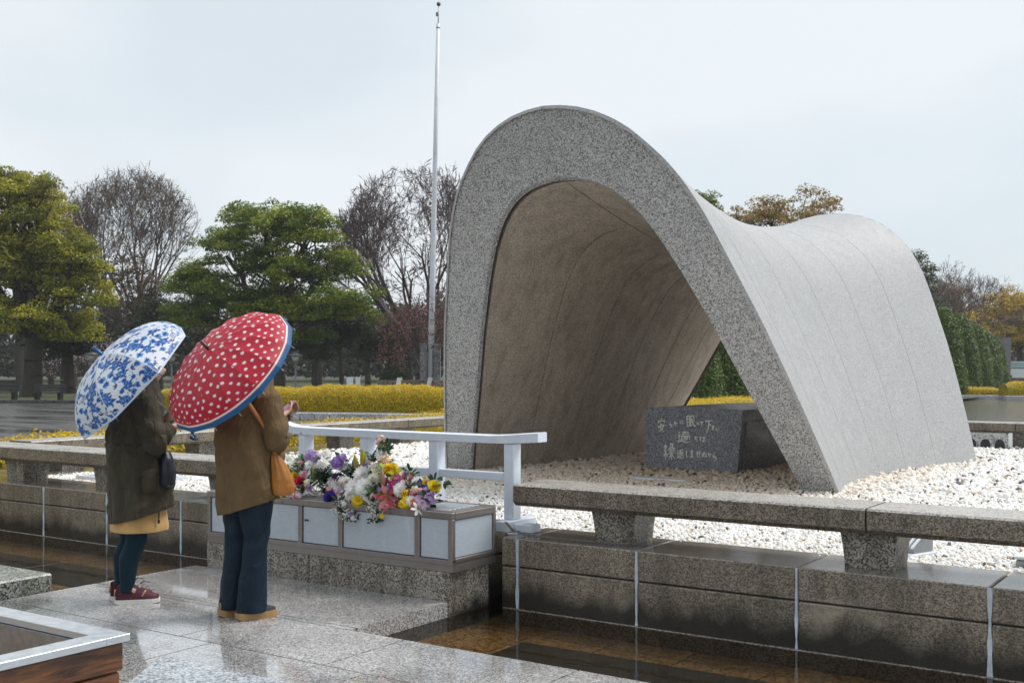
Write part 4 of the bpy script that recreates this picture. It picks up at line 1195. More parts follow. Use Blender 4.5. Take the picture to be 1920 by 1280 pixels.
def leaf_spray(parent, loc, nrm, n, L, W, col, spread=1.0, name='foliage'):
    b = FB()
    for i in range(n):
        a = random.uniform(0, 6.283); el = random.uniform(0.1, 1.3)
        t = random.uniform(0.55, 1.25)
        b.petal(a, el, L * random.uniform(0.6, 1.1), W * random.uniform(0.7, 1.2), [c * t for c in col], random.uniform(0, spread) * L * 0.4, random.uniform(0.1, 0.7), 0.5, random.uniform(-0.3, 0.4) * L * spread, 0.15, 0.25)
    return b.obj(name, parent, loc, nrm, mat=M['leaf_small'])

def at_plane(u, v, y):
    """point of the vertical plane y = const on the photograph's sight line (layout of the bouquets)"""
    c, s = math.cos(CAM_YAW), math.sin(CAM_YAW)
    X = (u - 960.0) / 2120.0; dx, dy = X * c - s, X * s + c
    t = y / dy
    return Vector((dx * t, y, 1.57 - (v - 690.0) / 2120.0 * t))
WHITE, CREAM = (0.93, 0.93, 0.91), (0.80, 0.78, 0.62)
YEL, GOLD = (0.80, 0.58, 0.02), (0.80, 0.40, 0.02)
PINK, ROSE, RED = (0.78, 0.42, 0.45), (0.62, 0.02, 0.075), (0.62, 0.10, 0.09)
LIL, PUR, VIO = (0.42, 0.27, 0.58), (0.09, 0.012, 0.13), (0.06, 0.04, 0.30)
BLUE, MAG, ORA = (0.015, 0.03, 0.26), (0.50, 0.045, 0.20), (0.75, 0.14, 0.02)
GREEN, DGREEN, YGREEN = (0.05, 0.12, 0.025), (0.018, 0.05, 0.016), (0.28, 0.36, 0.03)
VIEW = Vector((0.55, -0.75, 0.25))
def up_face(du=0.0, dv=0.0):
    return (VIEW + Vector((random.gauss(0, 0.25) + du, random.gauss(0, 0.2), random.gauss(0.25, 0.25) + dv))).normalized()
def bouquet(label, origin_px, items, leaves, depth=6.24):
    o = at_plane(*origin_px, depth); o.z = 0.606
    t = thing('bouquet', label, 'bouquet', o, 0, 'bouquets on the flower altar')
    # wrapped stems that rest across the tray
    sm = FB()
    for i in range(14):
        a = Vector((random.uniform(-0.12, 0.12), random.uniform(-0.06, 0.08), random.uniform(0.0, 0.02)))
        k = random.choice(items); p = at_plane(k[1], k[2], depth + k[3]) - o
        sm.tubep([tuple(a), tuple(a.lerp(p, 0.5) + Vector((0, 0.02, 0.01))), tuple(p)], 0.003, GREEN, 4)
    sm.obj('stem', t, (0, 0, 0), (0, 0, 1), 0.0, mat=M['leaf_small'])
    bpy.context.view_layer.update()
    for fn, u, v, dy, nm, nrm in items:
        p = at_plane(u, v, depth + dy) - o
        ob = fn().obj(nm, t, p + Vector((0.01, -0.045, 0.0)), nrm or up_face(), scale=1.10)
        if nm == 'gypsophila': ob['kind'] = 'stuff'
    # small filler blossoms tucked between the large blooms
    for q in range(16):
        k = random.choice(items)
        p = at_plane(k[1] + random.uniform(-12, 12), k[2] + random.uniform(-10, 10), depth + k[3] - 0.02) - o
        c = random.choice((WHITE, WHITE, (0.85, 0.70, 0.80), YEL, LIL, PINK, (0.85, 0.82, 0.6)))
        (f_daisy(c, (0.7, 0.55, 0.1), random.uniform(0.014, 0.022), 12) if q % 2 else f_cluster(c, 0.022, 16, 0.012)).obj('filler_flower', t, p + Vector((0.01, -0.04, 0)), up_face())
    for q in range(9):
        k = random.choice(items); p = at_plane(k[1] + random.uniform(-9, 9), k[2] + random.uniform(-4, 12), depth + k[3] - 0.005) - o
        leaf_spray(t, p + Vector((0.01, -0.03, 0)), (0.4, -0.7, 0.7), 12, 0.06, 0.022, random.choice((DGREEN, DGREEN, GREEN)))
    for (u, v, dy, n, L, W, col) in leaves:
        p = at_plane(u, v, depth + dy) - o
        leaf_spray(t, p, (0.1, -0.3, 1), n, L, W, col)
    return t
UPW = (0.05, -0.1, 1)
bouquet('leftmost bouquet with red rose, yellow daisies and lilac statice beside the tan bag', (590, 935), [
    (lambda: f_daisy(WHITE, (0.7, 0.6, 0.2), 0.035, 16), 545, 862, 0.04, 'daisy', None), (lambda: f_daisy(WHITE, CREAM, 0.035, 16), 558, 872, 0.0, 'daisy', None),
    (lambda: f_rose(YEL, 0.034), 558, 893, -0.05, 'rose', None), (lambda: f_mum(PINK, 0.042, 60), 577, 888, -0.06, 'carnation', None),
    (lambda: f_rose(ROSE, 0.042, 0.75), 570, 903, -0.08, 'rose', VIEW), (lambda: f_daisy(GOLD, GOLD, 0.040, 20, 3), 550, 916, -0.12, 'gerbera', VIEW),
    (lambda: f_daisy((0.8, 0.48, 0.02), (0.7, 0.3, 0.02), 0.040, 20, 3), 532, 930, -0.14, 'gerbera', None), (lambda: f_rose((0.72, 0.45, 0.42), 0.036), 562, 929, -0.14, 'rose', (0.5, -0.5, 0.7)),
    (lambda: f_rose(YEL, 0.018), 581, 911, -0.09, 'bud', None), (lambda: f_lily((0.50, 0.46, 0.75), LIL, 0.03), 587, 913, -0.1, 'freesia', None),
    (lambda: f_lily((0.45, 0.40, 0.75), LIL, 0.03), 538, 938, -0.15, 'freesia', (0.4, -0.6, -0.3)),
    (lambda: f_cluster(LIL, 0.046, 60, 0.015, (0.62, 0.48, 0.72), 1.2), 586, 852, 0.05, 'statice', None), (lambda: f_cluster((0.50, 0.36, 0.64), 0.04, 46, 0.015, LIL), 599, 858, 0.03, 'statice', None),
    (lambda: f_mum(WHITE, 0.058, 80), 590, 872, 0.0, 'chrysanthemum', (0.3, -0.4, 1)), (lambda: f_mum(WHITE, 0.055, 80), 612, 868, 0.0, 'chrysanthemum', (0.3, -0.4, 1)),
    (lambda: f_cluster(WHITE, 0.05, 40, 0.016, CREAM), 615, 853, 0.04, 'stock', None),
    (lambda: f_cluster((0.36, 0.20, 0.60), 0.044, 60, 0.015, LIL, 1.3), 638, 866, 0.0, 'statice', None), (lambda: f_cluster((0.36, 0.20, 0.60), 0.036, 46, 0.015, LIL), 646, 858, 0.02, 'statice', None),
    (lambda: f_bud(YGREEN, GREEN, 0.10, 0.013), 592, 900, -0.08, 'lily_bud', UPW),
  ], [(570, 880, 0.02, 26, 0.07, 0.022, GREEN), (612, 905, -0.02, 90, 0.08, 0.024, DGREEN), (608, 890, 0.0, 60, 0.08, 0.02, DGREEN), (620, 925, -0.05, 60, 0.08, 0.022, DGREEN), (568, 920, -0.06, 30, 0.06, 0.02, GREEN), (566, 868, 0.03, 24, 0.08, 0.024, (0.06, 0.15, 0.05))])
bouquet('bouquet of white and dark purple flowers with hanging baby\'s breath in the middle', (650, 940), [
    (lambda: f_cluster(PUR, 0.036, 36, 0.016, (0.16, 0.03, 0.22)), 640, 893, 0.0, 'statice', None), (lambda: f_cluster(PUR, 0.03, 30, 0.016), 654, 904, -0.02, 'statice', None),
    (lambda: f_cluster(WHITE, 0.05, 40, 0.02, (0.80, 0.68, 0.76)), 630, 908, -0.02, 'alstroemeria', None), (lambda: f_cluster((0.82, 0.74, 0.80), 0.048, 38, 0.02, WHITE), 645, 918, -0.06, 'alstroemeria', None),
    (lambda: f_cluster(WHITE, 0.04, 30, 0.02, CREAM), 653, 902, -0.05, 'alstroemeria', None),
    (lambda: f_rose(VIO, 0.045, 0.6), 626, 932, -0.13, 'lisianthus', (0.4, -0.7, 0.1)), (lambda: f_rose((0.40, 0.06, 0.16), 0.024), 629, 923, -0.11, 'bud', None),
    (lambda: f_cluster(PUR, 0.042, 46, 0.018, (0.14, 0.02, 0.18)), 651, 933, -0.12, 'statice', None),
    (lambda: f_mist(0.085, 190), 652, 952, -0.16, 'gypsophila', (0, 0, 1)), (lambda: f_mist(0.05, 90), 660, 965, -0.18, 'gypsophila', (0, 0, 1)), (lambda: f_mist(0.05, 80), 643, 940, -0.16, 'gypsophila', (0, 0, 1)),
  ], [(640, 915, 0.0, 40, 0.07, 0.02, DGREEN), (648, 938, -0.08, 40, 0.06, 0.02, DGREEN), (630, 950, -0.15, 9, 0.05, 0.024, YGREEN), (660, 885, 0.02, 50, 0.09, 0.022, DGREEN), (663, 895, 0.0, 40, 0.08, 0.022, DGREEN)])
bouquet('tall central bouquet of large white chrysanthemums with lily buds and pink stock', (700, 945), [
    (lambda: f_mum(WHITE, 0.082, 120), 687, 890, -0.03, 'chrysanthemum', (0.4, -0.7, 0.6)), (lambda: f_mum(WHITE, 0.078, 110), 672, 915, -0.09, 'chrysanthemum', VIEW),
    (lambda: f_mum(WHITE, 0.086, 120), 692, 915, -0.10, 'chrysanthemum', VIEW), (lambda: f_mum(WHITE, 0.062, 90), 664, 925, -0.12, 'chrysanthemum', None), (lambda: f_mum(WHITE, 0.06, 80), 700, 928, -0.14, 'chrysanthemum', None),
    (lambda: f_bud((0.62, 0.30, 0.14), YGREEN, 0.105, 0.019), 674, 880, -0.02, 'lily_bud', (-0.15, 0, 1)), (lambda: f_bud((0.62, 0.52, 0.03), (0.40, 0.40, 0.03), 0.125, 0.020), 686, 875, 0.0, 'lily_bud', (0.02, 0, 1)),
    (lambda: f_cluster((0.80, 0.56, 0.50), 0.026, 30, 0.017, (0.82, 0.66, 0.6), 2.4), 721, 836, 0.06, 'stock', (0, 0, 1)), (lambda: f_cluster((0.80, 0.50, 0.44), 0.022, 20, 0.015, CREAM, 1.6), 720, 824, 0.06, 'stock', (0, 0, 1)),
    (lambda: f_mum(WHITE, 0.06, 80), 722, 852, 0.04, 'chrysanthemum', (0.2, -0.3, 1)), (lambda: f_cluster((0.80, 0.55, 0.45), 0.044, 44, 0.018, (0.8, 0.6, 0.2)), 728, 864, 0.02, 'stock', None),
    (lambda: f_cluster(CREAM, 0.05, 50, 0.02, WHITE), 708, 880, -0.02, 'freesia', None), (lambda: f_cluster((0.80, 0.78, 0.68), 0.05, 50, 0.02, CREAM), 712, 897, -0.05, 'freesia', None),
    (lambda: f_mum(YEL, 0.066, 90), 739, 878, -0.03, 'chrysanthemum', (0.1, -0.3, 1)), (lambda: f_lily((0.72, 0.66, 0.05), YGREEN, 0.05), 746, 888, -0.06, 'lily', None),
    (lambda: f_bud((0.55, 0.26, 0.24), (0.45, 0.36, 0.22), 0.12, 0.021), 725, 912, -0.10, 'lily_bud', (-0.05, -0.1, 1)), (lambda: f_daisy(YEL, GOLD, 0.042, 20, 3), 678, 938, -0.15, 'gerbera', None),
    (lambda: f_cluster((0.7, 0.36, 0.02), 0.035, 26, 0.02, GOLD), 712, 922, -0.11, 'alstroemeria', None), (lambda: f_rose((0.78, 0.62, 0.05), 0.024), 707, 930, -0.15, 'bud', None),
    (lambda: f_mist(0.07, 150), 713, 953, -0.17, 'gypsophila', (0, 0, 1)), (lambda: f_mist(0.045, 80), 709, 971, -0.19, 'gypsophila', (0, 0, 1)),
  ], [(733, 892, -0.08, 10, 0.10, 0.034, YGREEN), (700, 862, 0.03, 34, 0.08, 0.024, DGREEN), (690, 935, -0.12, 50, 0.06, 0.022, DGREEN), (718, 930, -0.12, 26, 0.11, 0.034, (0.05, 0.08, 0.02)), (700, 955, -0.16, 10, 0.05, 0.022, YGREEN), (722, 870, 0.03, 30, 0.07, 0.024, GREEN)])
bouquet('right bouquet with pink lily, blue iris and yellow tulips next to the grille', (775, 950), [
    (lambda: f_lily(WHITE, WHITE, 0.075), 775, 892, 0.02, 'lily', None), (lambda: f_mum(WHITE, 0.05, 70), 788, 903, 0.0, 'chrysanthemum', None), (lambda: f_mum(WHITE, 0.055, 70), 765, 890, 0.0, 'chrysanthemum', None),
    (lambda: f_lily(MAG, (0.62, 0.10, 0.28), 0.07), 743, 905, -0.06, 'lily', None), (lambda: f_lily(MAG, (0.60, 0.10, 0.28), 0.07), 760, 903, -0.05, 'lily', None), (lambda: f_cluster(MAG, 0.05, 44, 0.022, (0.6, 0.12, 0.3)), 751, 908, -0.07, 'alstroemeria', None),
    (lambda: f_mum(WHITE, 0.056, 80), 756, 917, -0.11, 'chrysanthemum', VIEW), (lambda: f_lily((0.66, 0.12, 0.12), (0.72, 0.24, 0.24), 0.088), 733, 932, -0.14, 'lily', (0.5, -0.7, 0.35)),
    (lambda: f_lily((0.72, 0.22, 0.32), (0.74, 0.3, 0.38), 0.06), 735, 950, -0.17, 'lily', (0.3, -0.6, -0.7)), (lambda: f_cluster(YEL, 0.028, 24, 0.018, GOLD), 768, 925, -0.12, 'freesia', None),
    (lambda: f_lily(BLUE, (0.03, 0.06, 0.36), 0.055), 795, 910, -0.04, 'iris', None), (lambda: f_cluster(BLUE, 0.032, 24, 0.02, (0.03, 0.07, 0.4)), 792, 918, -0.07, 'iris', None), (lambda: f_lily(BLUE, BLUE, 0.045), 801, 920, -0.06, 'iris', None),
    (lambda: f_rose(YEL, 0.036), 808, 904, 0.0, 'tulip', None), (lambda: f_rose((0.8, 0.62, 0.02), 0.042), 820, 912, -0.03, 'tulip', None), (lambda: f_rose((0.8, 0.62, 0.02), 0.03), 815, 906, -0.01, 'tulip', None),
    (lambda: f_cluster((0.50, 0.34, 0.58), 0.035, 34, 0.016, LIL), 806, 922, -0.06, 'statice', None), (lambda: f_cluster((0.60, 0.46, 0.62), 0.035, 34, 0.016, LIL), 812, 934, -0.09, 'statice', None),
    (lambda: f_cluster((0.74, 0.58, 0.70), 0.03, 26, 0.016, LIL), 818, 926, -0.06, 'statice', None),
    (lambda: f_cluster((0.8, 0.66, 0.03), 0.036, 34, 0.018, YEL), 766, 942, -0.16, 'freesia', None), (lambda: f_mum(WHITE, 0.045, 60), 776, 938, -0.15, 'chrysanthemum', None), (lambda: f_lily(WHITE, WHITE, 0.05), 789, 953, -0.17, 'lily', None),
    (lambda: f_cluster(ORA, 0.032, 30, 0.016, (0.75, 0.25, 0.1)), 785, 940, -0.14, 'carnation', None), (lambda: f_daisy((0.60, 0.40, 0.66), (0.7, 0.6, 0.3), 0.034, 16), 792, 935, -0.13, 'daisy', None), (lambda: f_daisy((0.62, 0.46, 0.66), (0.7, 0.6, 0.3), 0.03, 16), 797, 944, -0.15, 'daisy', None),
    (lambda: f_cluster((0.20, 0.03, 0.06), 0.035, 36, 0.014, PUR), 780, 922, -0.1, 'statice', None), (lambda: f_cluster((0.22, 0.02, 0.08), 0.03, 30, 0.014, (0.45, 0.2, 0.03)), 753, 945, -0.15, 'statice', None),
    (lambda: f_cluster(WHITE, 0.022, 18, 0.014, CREAM), 828, 905, 0.0, 'alstroemeria', None),
  ], [(770, 912, -0.07, 16, 0.09, 0.034, (0.12, 0.16, 0.03)), (805, 940, -0.1, 60, 0.07, 0.024, DGREEN), (722, 935, -0.12, 18, 0.11, 0.036, (0.06, 0.07, 0.02)), (760, 930, -0.1, 40, 0.06, 0.02, DGREEN), (800, 915, 0.0, 30, 0.07, 0.022, GREEN), (745, 938, -0.13, 16, 0.09, 0.03, (0.07, 0.09, 0.02))])
# ================================================================== people
def cloth(name, col, rough=0.85, weave=600, var=0.12, sheen=0.2, wr=0.25):
    m, nt, b = new_mat(name)
    vec = pos_vec(nt)
    f = noise_fac(nt, vec, 7, 4, 0.6)
    c = ramp(nt, f, [(0.3, tuple(x * (1 - var) for x in col)), (0.7, tuple(x * (1 + var) for x in col))])
    nt.links.new(c, b.inputs['Base Color']); b.inputs['Roughness'].default_value = rough
    b.inputs['Sheen Weight'].default_value = sheen; b.inputs['Specular IOR Level'].default_value = 0.25
    w1 = noise_fac(nt, pos_vec(nt, (1, 1, 0.5)), 13, 5, 0.62, 1.4)
    b1 = N(nt, 'ShaderNodeBump'); b1.inputs['Strength'].default_value = wr; b1.inputs['Distance'].default_value = 0.03
    nt.links.new(w1, b1.inputs['Height'])
    w2 = noise_fac(nt, vec, weave, 2, 0.6)
    b2 = N(nt, 'ShaderNodeBump'); b2.inputs['Strength'].default_value = 0.2; b2.inputs['Distance'].default_value = 0.002
    nt.links.new(w2, b2.inputs['Height']); nt.links.new(b1.outputs['Normal'], b2.inputs['Normal']); nt.links.new(b2.outputs['Normal'], b.inputs['Normal'])
    return m
M['skin'] = plain('skin', (0.50, 0.29, 0.20), 0.5, var=0.06)
M['hair_dark'] = plain('dark_brown_hair', (0.035, 0.02, 0.013), 0.4, var=0.3, scale=40)
M['hair_brown'] = plain('brown_hair', (0.085, 0.040, 0.020), 0.4, var=0.3, scale=40)
M['parka'] = cloth('olive_parka_cloth', (0.058, 0.048, 0.030), 0.7, sheen=0.04, wr=1.0)
M['skirt'] = cloth('mustard_cloth', (0.56, 0.34, 0.13), 0.8)
M['legging'] = cloth('teal_knit', (0.003, 0.022, 0.036), 0.8, sheen=0.03, wr=0.3)
M['coat'] = cloth('olive_brown_wool', (0.145, 0.094, 0.042), 0.85, sheen=0.05, wr=0.8)
M['velvet'] = cloth('dark_teal_velvet', (0.003, 0.014, 0.028), 0.5, sheen=0.03, wr=0.6)
_b = M['velvet'].node_tree.nodes['Principled BSDF']; _b.inputs['Sheen Weight'].default_value = 0.07; _b.inputs['Sheen Tint'].default_value = (0.02, 0.20, 0.30, 1)
M['tan_leather'] = plain('tan_leather', (0.40, 0.155, 0.025), 0.45, var=0.25, scale=14, bumpy=0.2, bscale=120)
M['strap_leather'] = plain('brown_strap_leather', (0.36, 0.13, 0.028), 0.45, var=0.15)
M['navy'] = plain('navy_nylon', (0.008, 0.010, 0.022), 0.4)
M['maroon'] = plain('maroon_mesh', (0.075, 0.008, 0.026), 0.7, var=0.2, scale=40)
M['white_sole'] = plain('white_sole', (0.72, 0.70, 0.66), 0.5, var=0.06)
M['gum_sole'] = plain('gum_sole', (0.42, 0.25, 0.11), 0.55)
M['dark_suede'] = plain('dark_grey_suede', (0.022, 0.028, 0.034), 0.8)
M['gold'] = plain('gold_trim', (0.65, 0.42, 0.14), 0.35, 0.5)
M['black'] = plain('black_plastic', (0.012, 0.012, 0.013), 0.35)

def skin_body(parent, verts, edges, radii, mat, root=0):
    me = bpy.data.meshes.new('body'); me.from_pydata(verts, edges, [])
    o = bpy.data.objects.new('body', me); COL.objects.link(o)
    md = o.modifiers.new('skin', 'SKIN'); md.use_smooth_shade = True
    sv = me.skin_vertices[0].data if len(me.skin_vertices) else None
    if sv is None:
        bpy.context.view_layer.update()
        sv = me.skin_vertices[0].data
    for i, r in enumerate(radii):
        sv[i].radius = (r, r) if not hasattr(r, '__len__') else r
        sv[i].use_root = (i == root)
    ss = o.modifiers.new('sub', 'SUBSURF'); ss.levels = 1; ss.render_levels = 1
    dg = bpy.context.evaluated_depsgraph_get()
    em = bpy.data.meshes.new_from_object(o.evaluated_get(dg))
    em.name = 'body'
    o.modifiers.clear(); o.data = em
    em.materials.clear(); em.materials.append(mat)
    o.parent = parent
    return o

def hand_chain(V, E, R, wrist_i, wrist, direction, palm_n, curl, side, sz=1.0):
    """palm + thumb + four fingers grown from the wrist vertex; fingers curl towards palm_n"""
    d = Vector(direction).normalized(); n = Vector(palm_n); n = (n - d * n.dot(d)).normalized(); s = d.cross(n) * side
    w = Vector(wrist)
    palm = w + d * 0.045 * sz; V.append(tuple(palm)); R.append((0.026 * sz, 0.016 * sz)); pi = len(V) - 1; E.append((wrist_i, pi))
    kn = w + d * 0.085 * sz; V.append(tuple(kn)); R.append((0.030 * sz, 0.012 * sz)); ki = len(V) - 1; E.append((pi, ki))
    for k, (off, L) in enumerate(((-0.026, 0.066), (-0.009, 0.076), (0.009, 0.071), (0.026, 0.055))):
        p = kn + s * off * sz; dd = d.copy(); last = ki
        p = p + d * 0.010 * sz
        V.append(tuple(p)); R.append(0.009 * sz); i = len(V) - 1; E.append((last, i)); last = i
        for seg in (0.45, 0.32, 0.23):
            ang = curl
            dd = (dd * math.cos(ang) + n * math.sin(ang)).normalized(); n2 = n
            p = p + dd * L * seg * sz
            V.append(tuple(p)); R.append(0.0085 * sz if seg > 0.25 else 0.007 * sz); i = len(V) - 1; E.append((last, i)); last = i
    t0 = w + d * 0.03 * sz - s * 0.026 * sz; V.append(tuple(t0)); R.append(0.012 * sz); i0 = len(V) - 1; E.append((pi, i0))
    t1 = t0 + (d * 0.6 - s * 0.6 + n * 0.5).normalized() * 0.032 * sz; V.append(tuple(t1)); R.append(0.0095 * sz); i1 = len(V) - 1; E.append((i0, i1))
    t2 = t1 + (d * 0.8 + n * 0.6).normalized() * 0.026 * sz; V.append(tuple(t2)); R.append(0.008 * sz); E.append((i1, len(V) - 1))

def make_body(parent, hip_z, chest, neck, head, legs, armR, armL, handR, handL):
    V, E, R = [], [], []
    def add(p, r, prev=None):
        V.append(tuple(p)); R.append(r)
        if prev is not None: E.append((prev, len(V) - 1))
        return len(V) - 1
    hip = add((0, chest[1] - 0.02, hip_z), (0.14, 0.10))
    wst = add((0, (chest[1] - 0.02), hip_z + 0.18), (0.115, 0.085), hip)
    chs = add(chest, (0.14, 0.095), wst)
    upc = add((0, chest[1] + 0.01, chest[2] + 0.13), (0.10, 0.07), chs)
    nk = add(neck, 0.048, upc)
    h0 = add((head[0], head[1] + 0.012, head[2] - 0.065), (0.062, 0.062), nk)
    h1 = add(head, (0.076, 0.088), h0)
    h2 = add((head[0], head[1] - 0.01, head[2] + 0.07), (0.066, 0.076), h1)
    add((head[0], head[1] + 0.108, head[2] - 0.022), 0.012, h0)            # nose and upper lip ridge
    for sx in (-1, 1):
        add((head[0] + sx * 0.086, head[1] - 0.012, head[2] - 0.012), (0.013, 0.022), h1)   # ears
    for lg in legs:
        prev = hip
        for p, r in lg: prev = add(p, r, prev)
    for arm, hd, side in ((armR, handR, 1), (armL, handL, -1)):
        prev = upc
        for p, r in arm: prev = add(p, r, prev)
        hand_chain(V, E, R, prev, arm[-1][0], *hd, side)
    return skin_body(parent, V, E, R, M['skin'], 0)

def fold_fn(seed, amp_v, amp_n, nfold, hem=1.0, top=0.2):
    """drapery: vertical folds that deepen towards the hem plus loose wrinkles"""
    def fn(p, t, a):
        k = top + (hem - top) * (1 - t)
        r = amp_v * k * (math.sin(nfold * a + seed + 1.6 * math.sin(2 * a + seed)) * 0.6 + math.sin((nfold + 3) * a + 2.1 * seed + 3 * t) * 0.4)
        nz = mnoise.noise(Vector((p.x * 7 + seed * 3.1, p.y * 7, p.z * 5)))
        nz2 = mnoise.noise(Vector((p.x * 15 + seed, p.y * 15, p.z * 22)))
        # sharp creases running slantwise, strongest where the cloth hangs free
        cr = 1 - abs(mnoise.noise(Vector((a * 1.7 + p.z * 2.2 + seed, p.z * 3.0 - a * 0.6, seed * 2.0)))) * 2.4
        cr2 = 1 - abs(mnoise.noise(Vector((a * 3.3 - p.z * 4.5 + seed * 5, p.z * 7.0, seed)))) * 2.6
        d = Vector((math.cos(a), math.sin(a), 0))
        return p + d * (r + amp_n * nz + amp_n * 0.45 * nz2 + amp_n * (0.9 * max(0, cr) ** 2 + 0.5 * max(0, cr2) ** 2))
    return fn

def shoe(parent, name, x, heel, toe, upper_m, sole_m, h=0.085, w=0.046, sole=0.028, ang=0.0):
    """one shoe with the heel and toe on the ground; returns the upper"""
    L = toe - heel
    prof = [(0.0, 0.62, 0.95), (0.10, 0.86, 1.05), (0.30, 0.86, 1.0), (0.46, 0.90, 0.86), (0.66, 1.06, 0.62), (0.84, 0.98, 0.46), (0.96, 0.64, 0.36), (1.0, 0.34, 0.30)]
    mb = MB(); n = 14; vs_ = []
    for t, wk, hk in prof:
        y = heel + 0.008 + (L - 0.016) * t; ww = w * wk
        for k in range(n):
            a = math.pi * k / (n - 1)
            vs_.append((x + ww * math.cos(a) * (0.72 + 0.28 * math.cos(a) ** 2), y, sole + (h * hk) * max(0.0, math.sin(a)) ** 0.75))
    m = len(prof)
    fs_ = [(i * n + k, i * n + k + 1, (i + 1) * n + k + 1, (i + 1) * n + k) for i in range(m - 1) for k in range(n - 1)]
    fs_ += [tuple(range(n)), tuple((m - 1) * n + k for k in range(n - 1, -1, -1))]
    mb.add(vs_, fs_, True)
    up = mb.obj(name, upper_m, parent)
    sb = MB(); pts = []
    for t, wk, hk in prof: pts.append((x + (w * wk + 0.006), heel + L * t))
    for t, wk, hk in prof[::-1]: pts.append((x - (w * wk + 0.006), heel + L * t))
    n2 = len(pts)
    lo = [(px, py, 0.0 + 0.010 * max(0, ((py - heel) / L - 0.82) / 0.18) ** 2 + 0.008 * max(0, (0.1 - (py - heel) / L) / 0.1)) for px, py in pts]
    hi = [(px * 1.0, py, sole + 0.008 + 0.006 * max(0, (0.25 - (py - heel) / L))) for px, py in pts]
    sb.add(lo + hi, [tuple(range(n2 - 1, -1, -1)), tuple(range(n2, 2 * n2))] + [(i, (i + 1) % n2, n2 + (i + 1) % n2, n2 + i) for i in range(n2)])
    sb.obj('sole', sole_m, up)
    return up

def local(u, v, depth):
    """point on a sight line at a given depth"""
    x, y, _ = far(u, depth); return Vector((x, y, height_at(v, depth)))

# ---------------------------------------------------------------- person with the parka
gx, gy, _ = far(256, 2120 * 1.57 / 436.0)
A1 = rad(15) + CAM_YAW                        # heading measured from +x
P1 = thing('person', 'person in dark olive parka and mustard skirt under the blue floral umbrella', 'person', (gx, gy, 0.0), A1 - rad(90), 'visitors with umbrellas')
make_body(P1, 0.84, (0, -0.005, 1.18), (0, 0.06, 1.455), (0.0, 0.085, 1.585),
          [[((0.085, -0.02, 0.80), 0.085), ((0.075, 0.01, 0.47), 0.055), ((0.072, -0.055, 0.10), 0.036), ((0.072, 0.03, 0.05), 0.034)],
           [((-0.085, -0.02, 0.80), 0.085), ((-0.075, -0.02, 0.47), 0.055), ((-0.075, -0.10, 0.10), 0.036), ((-0.075, -0.02, 0.05), 0.034)]],
          [((0.16, 0.03, 1.33), 0.048), ((0.22, 0.13, 1.10), 0.042), ((0.135, 0.235, 1.18), 0.028)],
          [((-0.16, 0.03, 1.33), 0.048), ((-0.21, 0.10, 1.10), 0.042), ((-0.06, 0.205, 1.235), 0.028)],
          ((-0.35, 0.6, 0.12), (-0.4, -0.3, 0.5), 0.75), ((0.2, 0.35, 0.9), (0.6, 0.3, -0.1), 0.35))
def parka_fn(p, t, a):
    q = fold_fn(1.3, 0.012, 0.017, 6, 1.0, 0.3)(p, t, a)
    if t < 0.25:                              # hem dips at the back
        q.z += (0.25 - t) / 0.25 * 0.06 * (math.sin(a) * 0.9)
    # drawn-in waist cord
    w = math.exp(-((q.z - 1.075) / 0.014) ** 2)
    q -= Vector((math.cos(a), math.sin(a), 0)) * 0.008 * w
    return q
rings = [(0, 0.030, 0.585, .225, .196), (0, 0.030, 0.61, .228, .198), (0, 0.028, 0.70, .228, .200), (0, 0.024, 0.80, .226, .198), (0, 0.012, 0.90, .220, .190), (0, -0.002, 0.98, .213, .178), (0, -0.008, 1.05, .205, .168), (0, -0.008, 1.075, .203, .165), (0, -0.006, 1.10, .205, .168),
         (0, 0.002, 1.18, .21, .166), (0, 0.012, 1.26, .214, .156), (0, 0.022, 1.33, .21, .142), (0, 0.032, 1.385, .186, .122), (0, 0.042, 1.43, .140, .096), (0, 0.052, 1.465, .092, .078), (0, 0.058, 1.50, .074, .074)]
mb = MB()
def densify(rings, n=4):
    R_ = np.array([list(r) + [0] * (6 - len(r)) for r in rings], float)
    t = np.arange(len(R_)); q = np.linspace(0, len(R_) - 1, (len(R_) - 1) * n + 1)
    return [tuple(np.interp(q, t, R_[:, k])[i] for k in range(6)) for i in range(len(q))]
mb.loft(densify(rings, 7), 120, True, parka_fn)
def sleeve(mb, pts, radii, seed, n=36, m=26, wrinkle=0.014):
    """sleeve: smooth path with cross wrinkles bunched round the elbow"""
    P_ = np.array(pts, float); t = np.arange(len(P_)); q = np.linspace(0, len(P_) - 1, (len(P_) - 1) * m + 1)
    C_ = np.stack([np.interp(q, t, P_[:, k]) for k in range(3)], 1); r = np.interp(q, t, radii)
    for _ in range(6):
        C_[1:-1] = (C_[:-2] + 2 * C_[1:-1] + C_[2:]) / 4
    start = len(mb.v)
    mb.tube([tuple(c) for c in C_], list(r), n)
    for i in range(len(q)):
        for k in range(n):
            v = Vector(mb.v[start + i * n + k]); d = (v - Vector(C_[i])).normalized()
            el = math.exp(-((q[i] - 1.0) / 0.75) ** 2)
            w = wrinkle * (0.35 + el) * (mnoise.noise(Vector((v.x * 9 + seed, v.y * 9, v.z * 9))) + 0.6 * math.sin(q[i] * 13 + 2.2 * math.sin(6.28 * k / n + seed)) * el)
            mb.v[start + i * n + k] = tuple(v + d * w)
sleeve(mb, [(0.165, 0.050, 1.365), (0.215, 0.125, 1.075), (0.14, 0.225, 1.175)], [0.092, 0.082, 0.052], 2.0)
sleeve(mb, [(-0.165, 0.030, 1.365), (-0.21, 0.09, 1.08), (-0.07, 0.20, 1.22)], [0.090, 0.080, 0.052], 5.0)
coat1 = mb.obj('parka', M['parka'], P1)
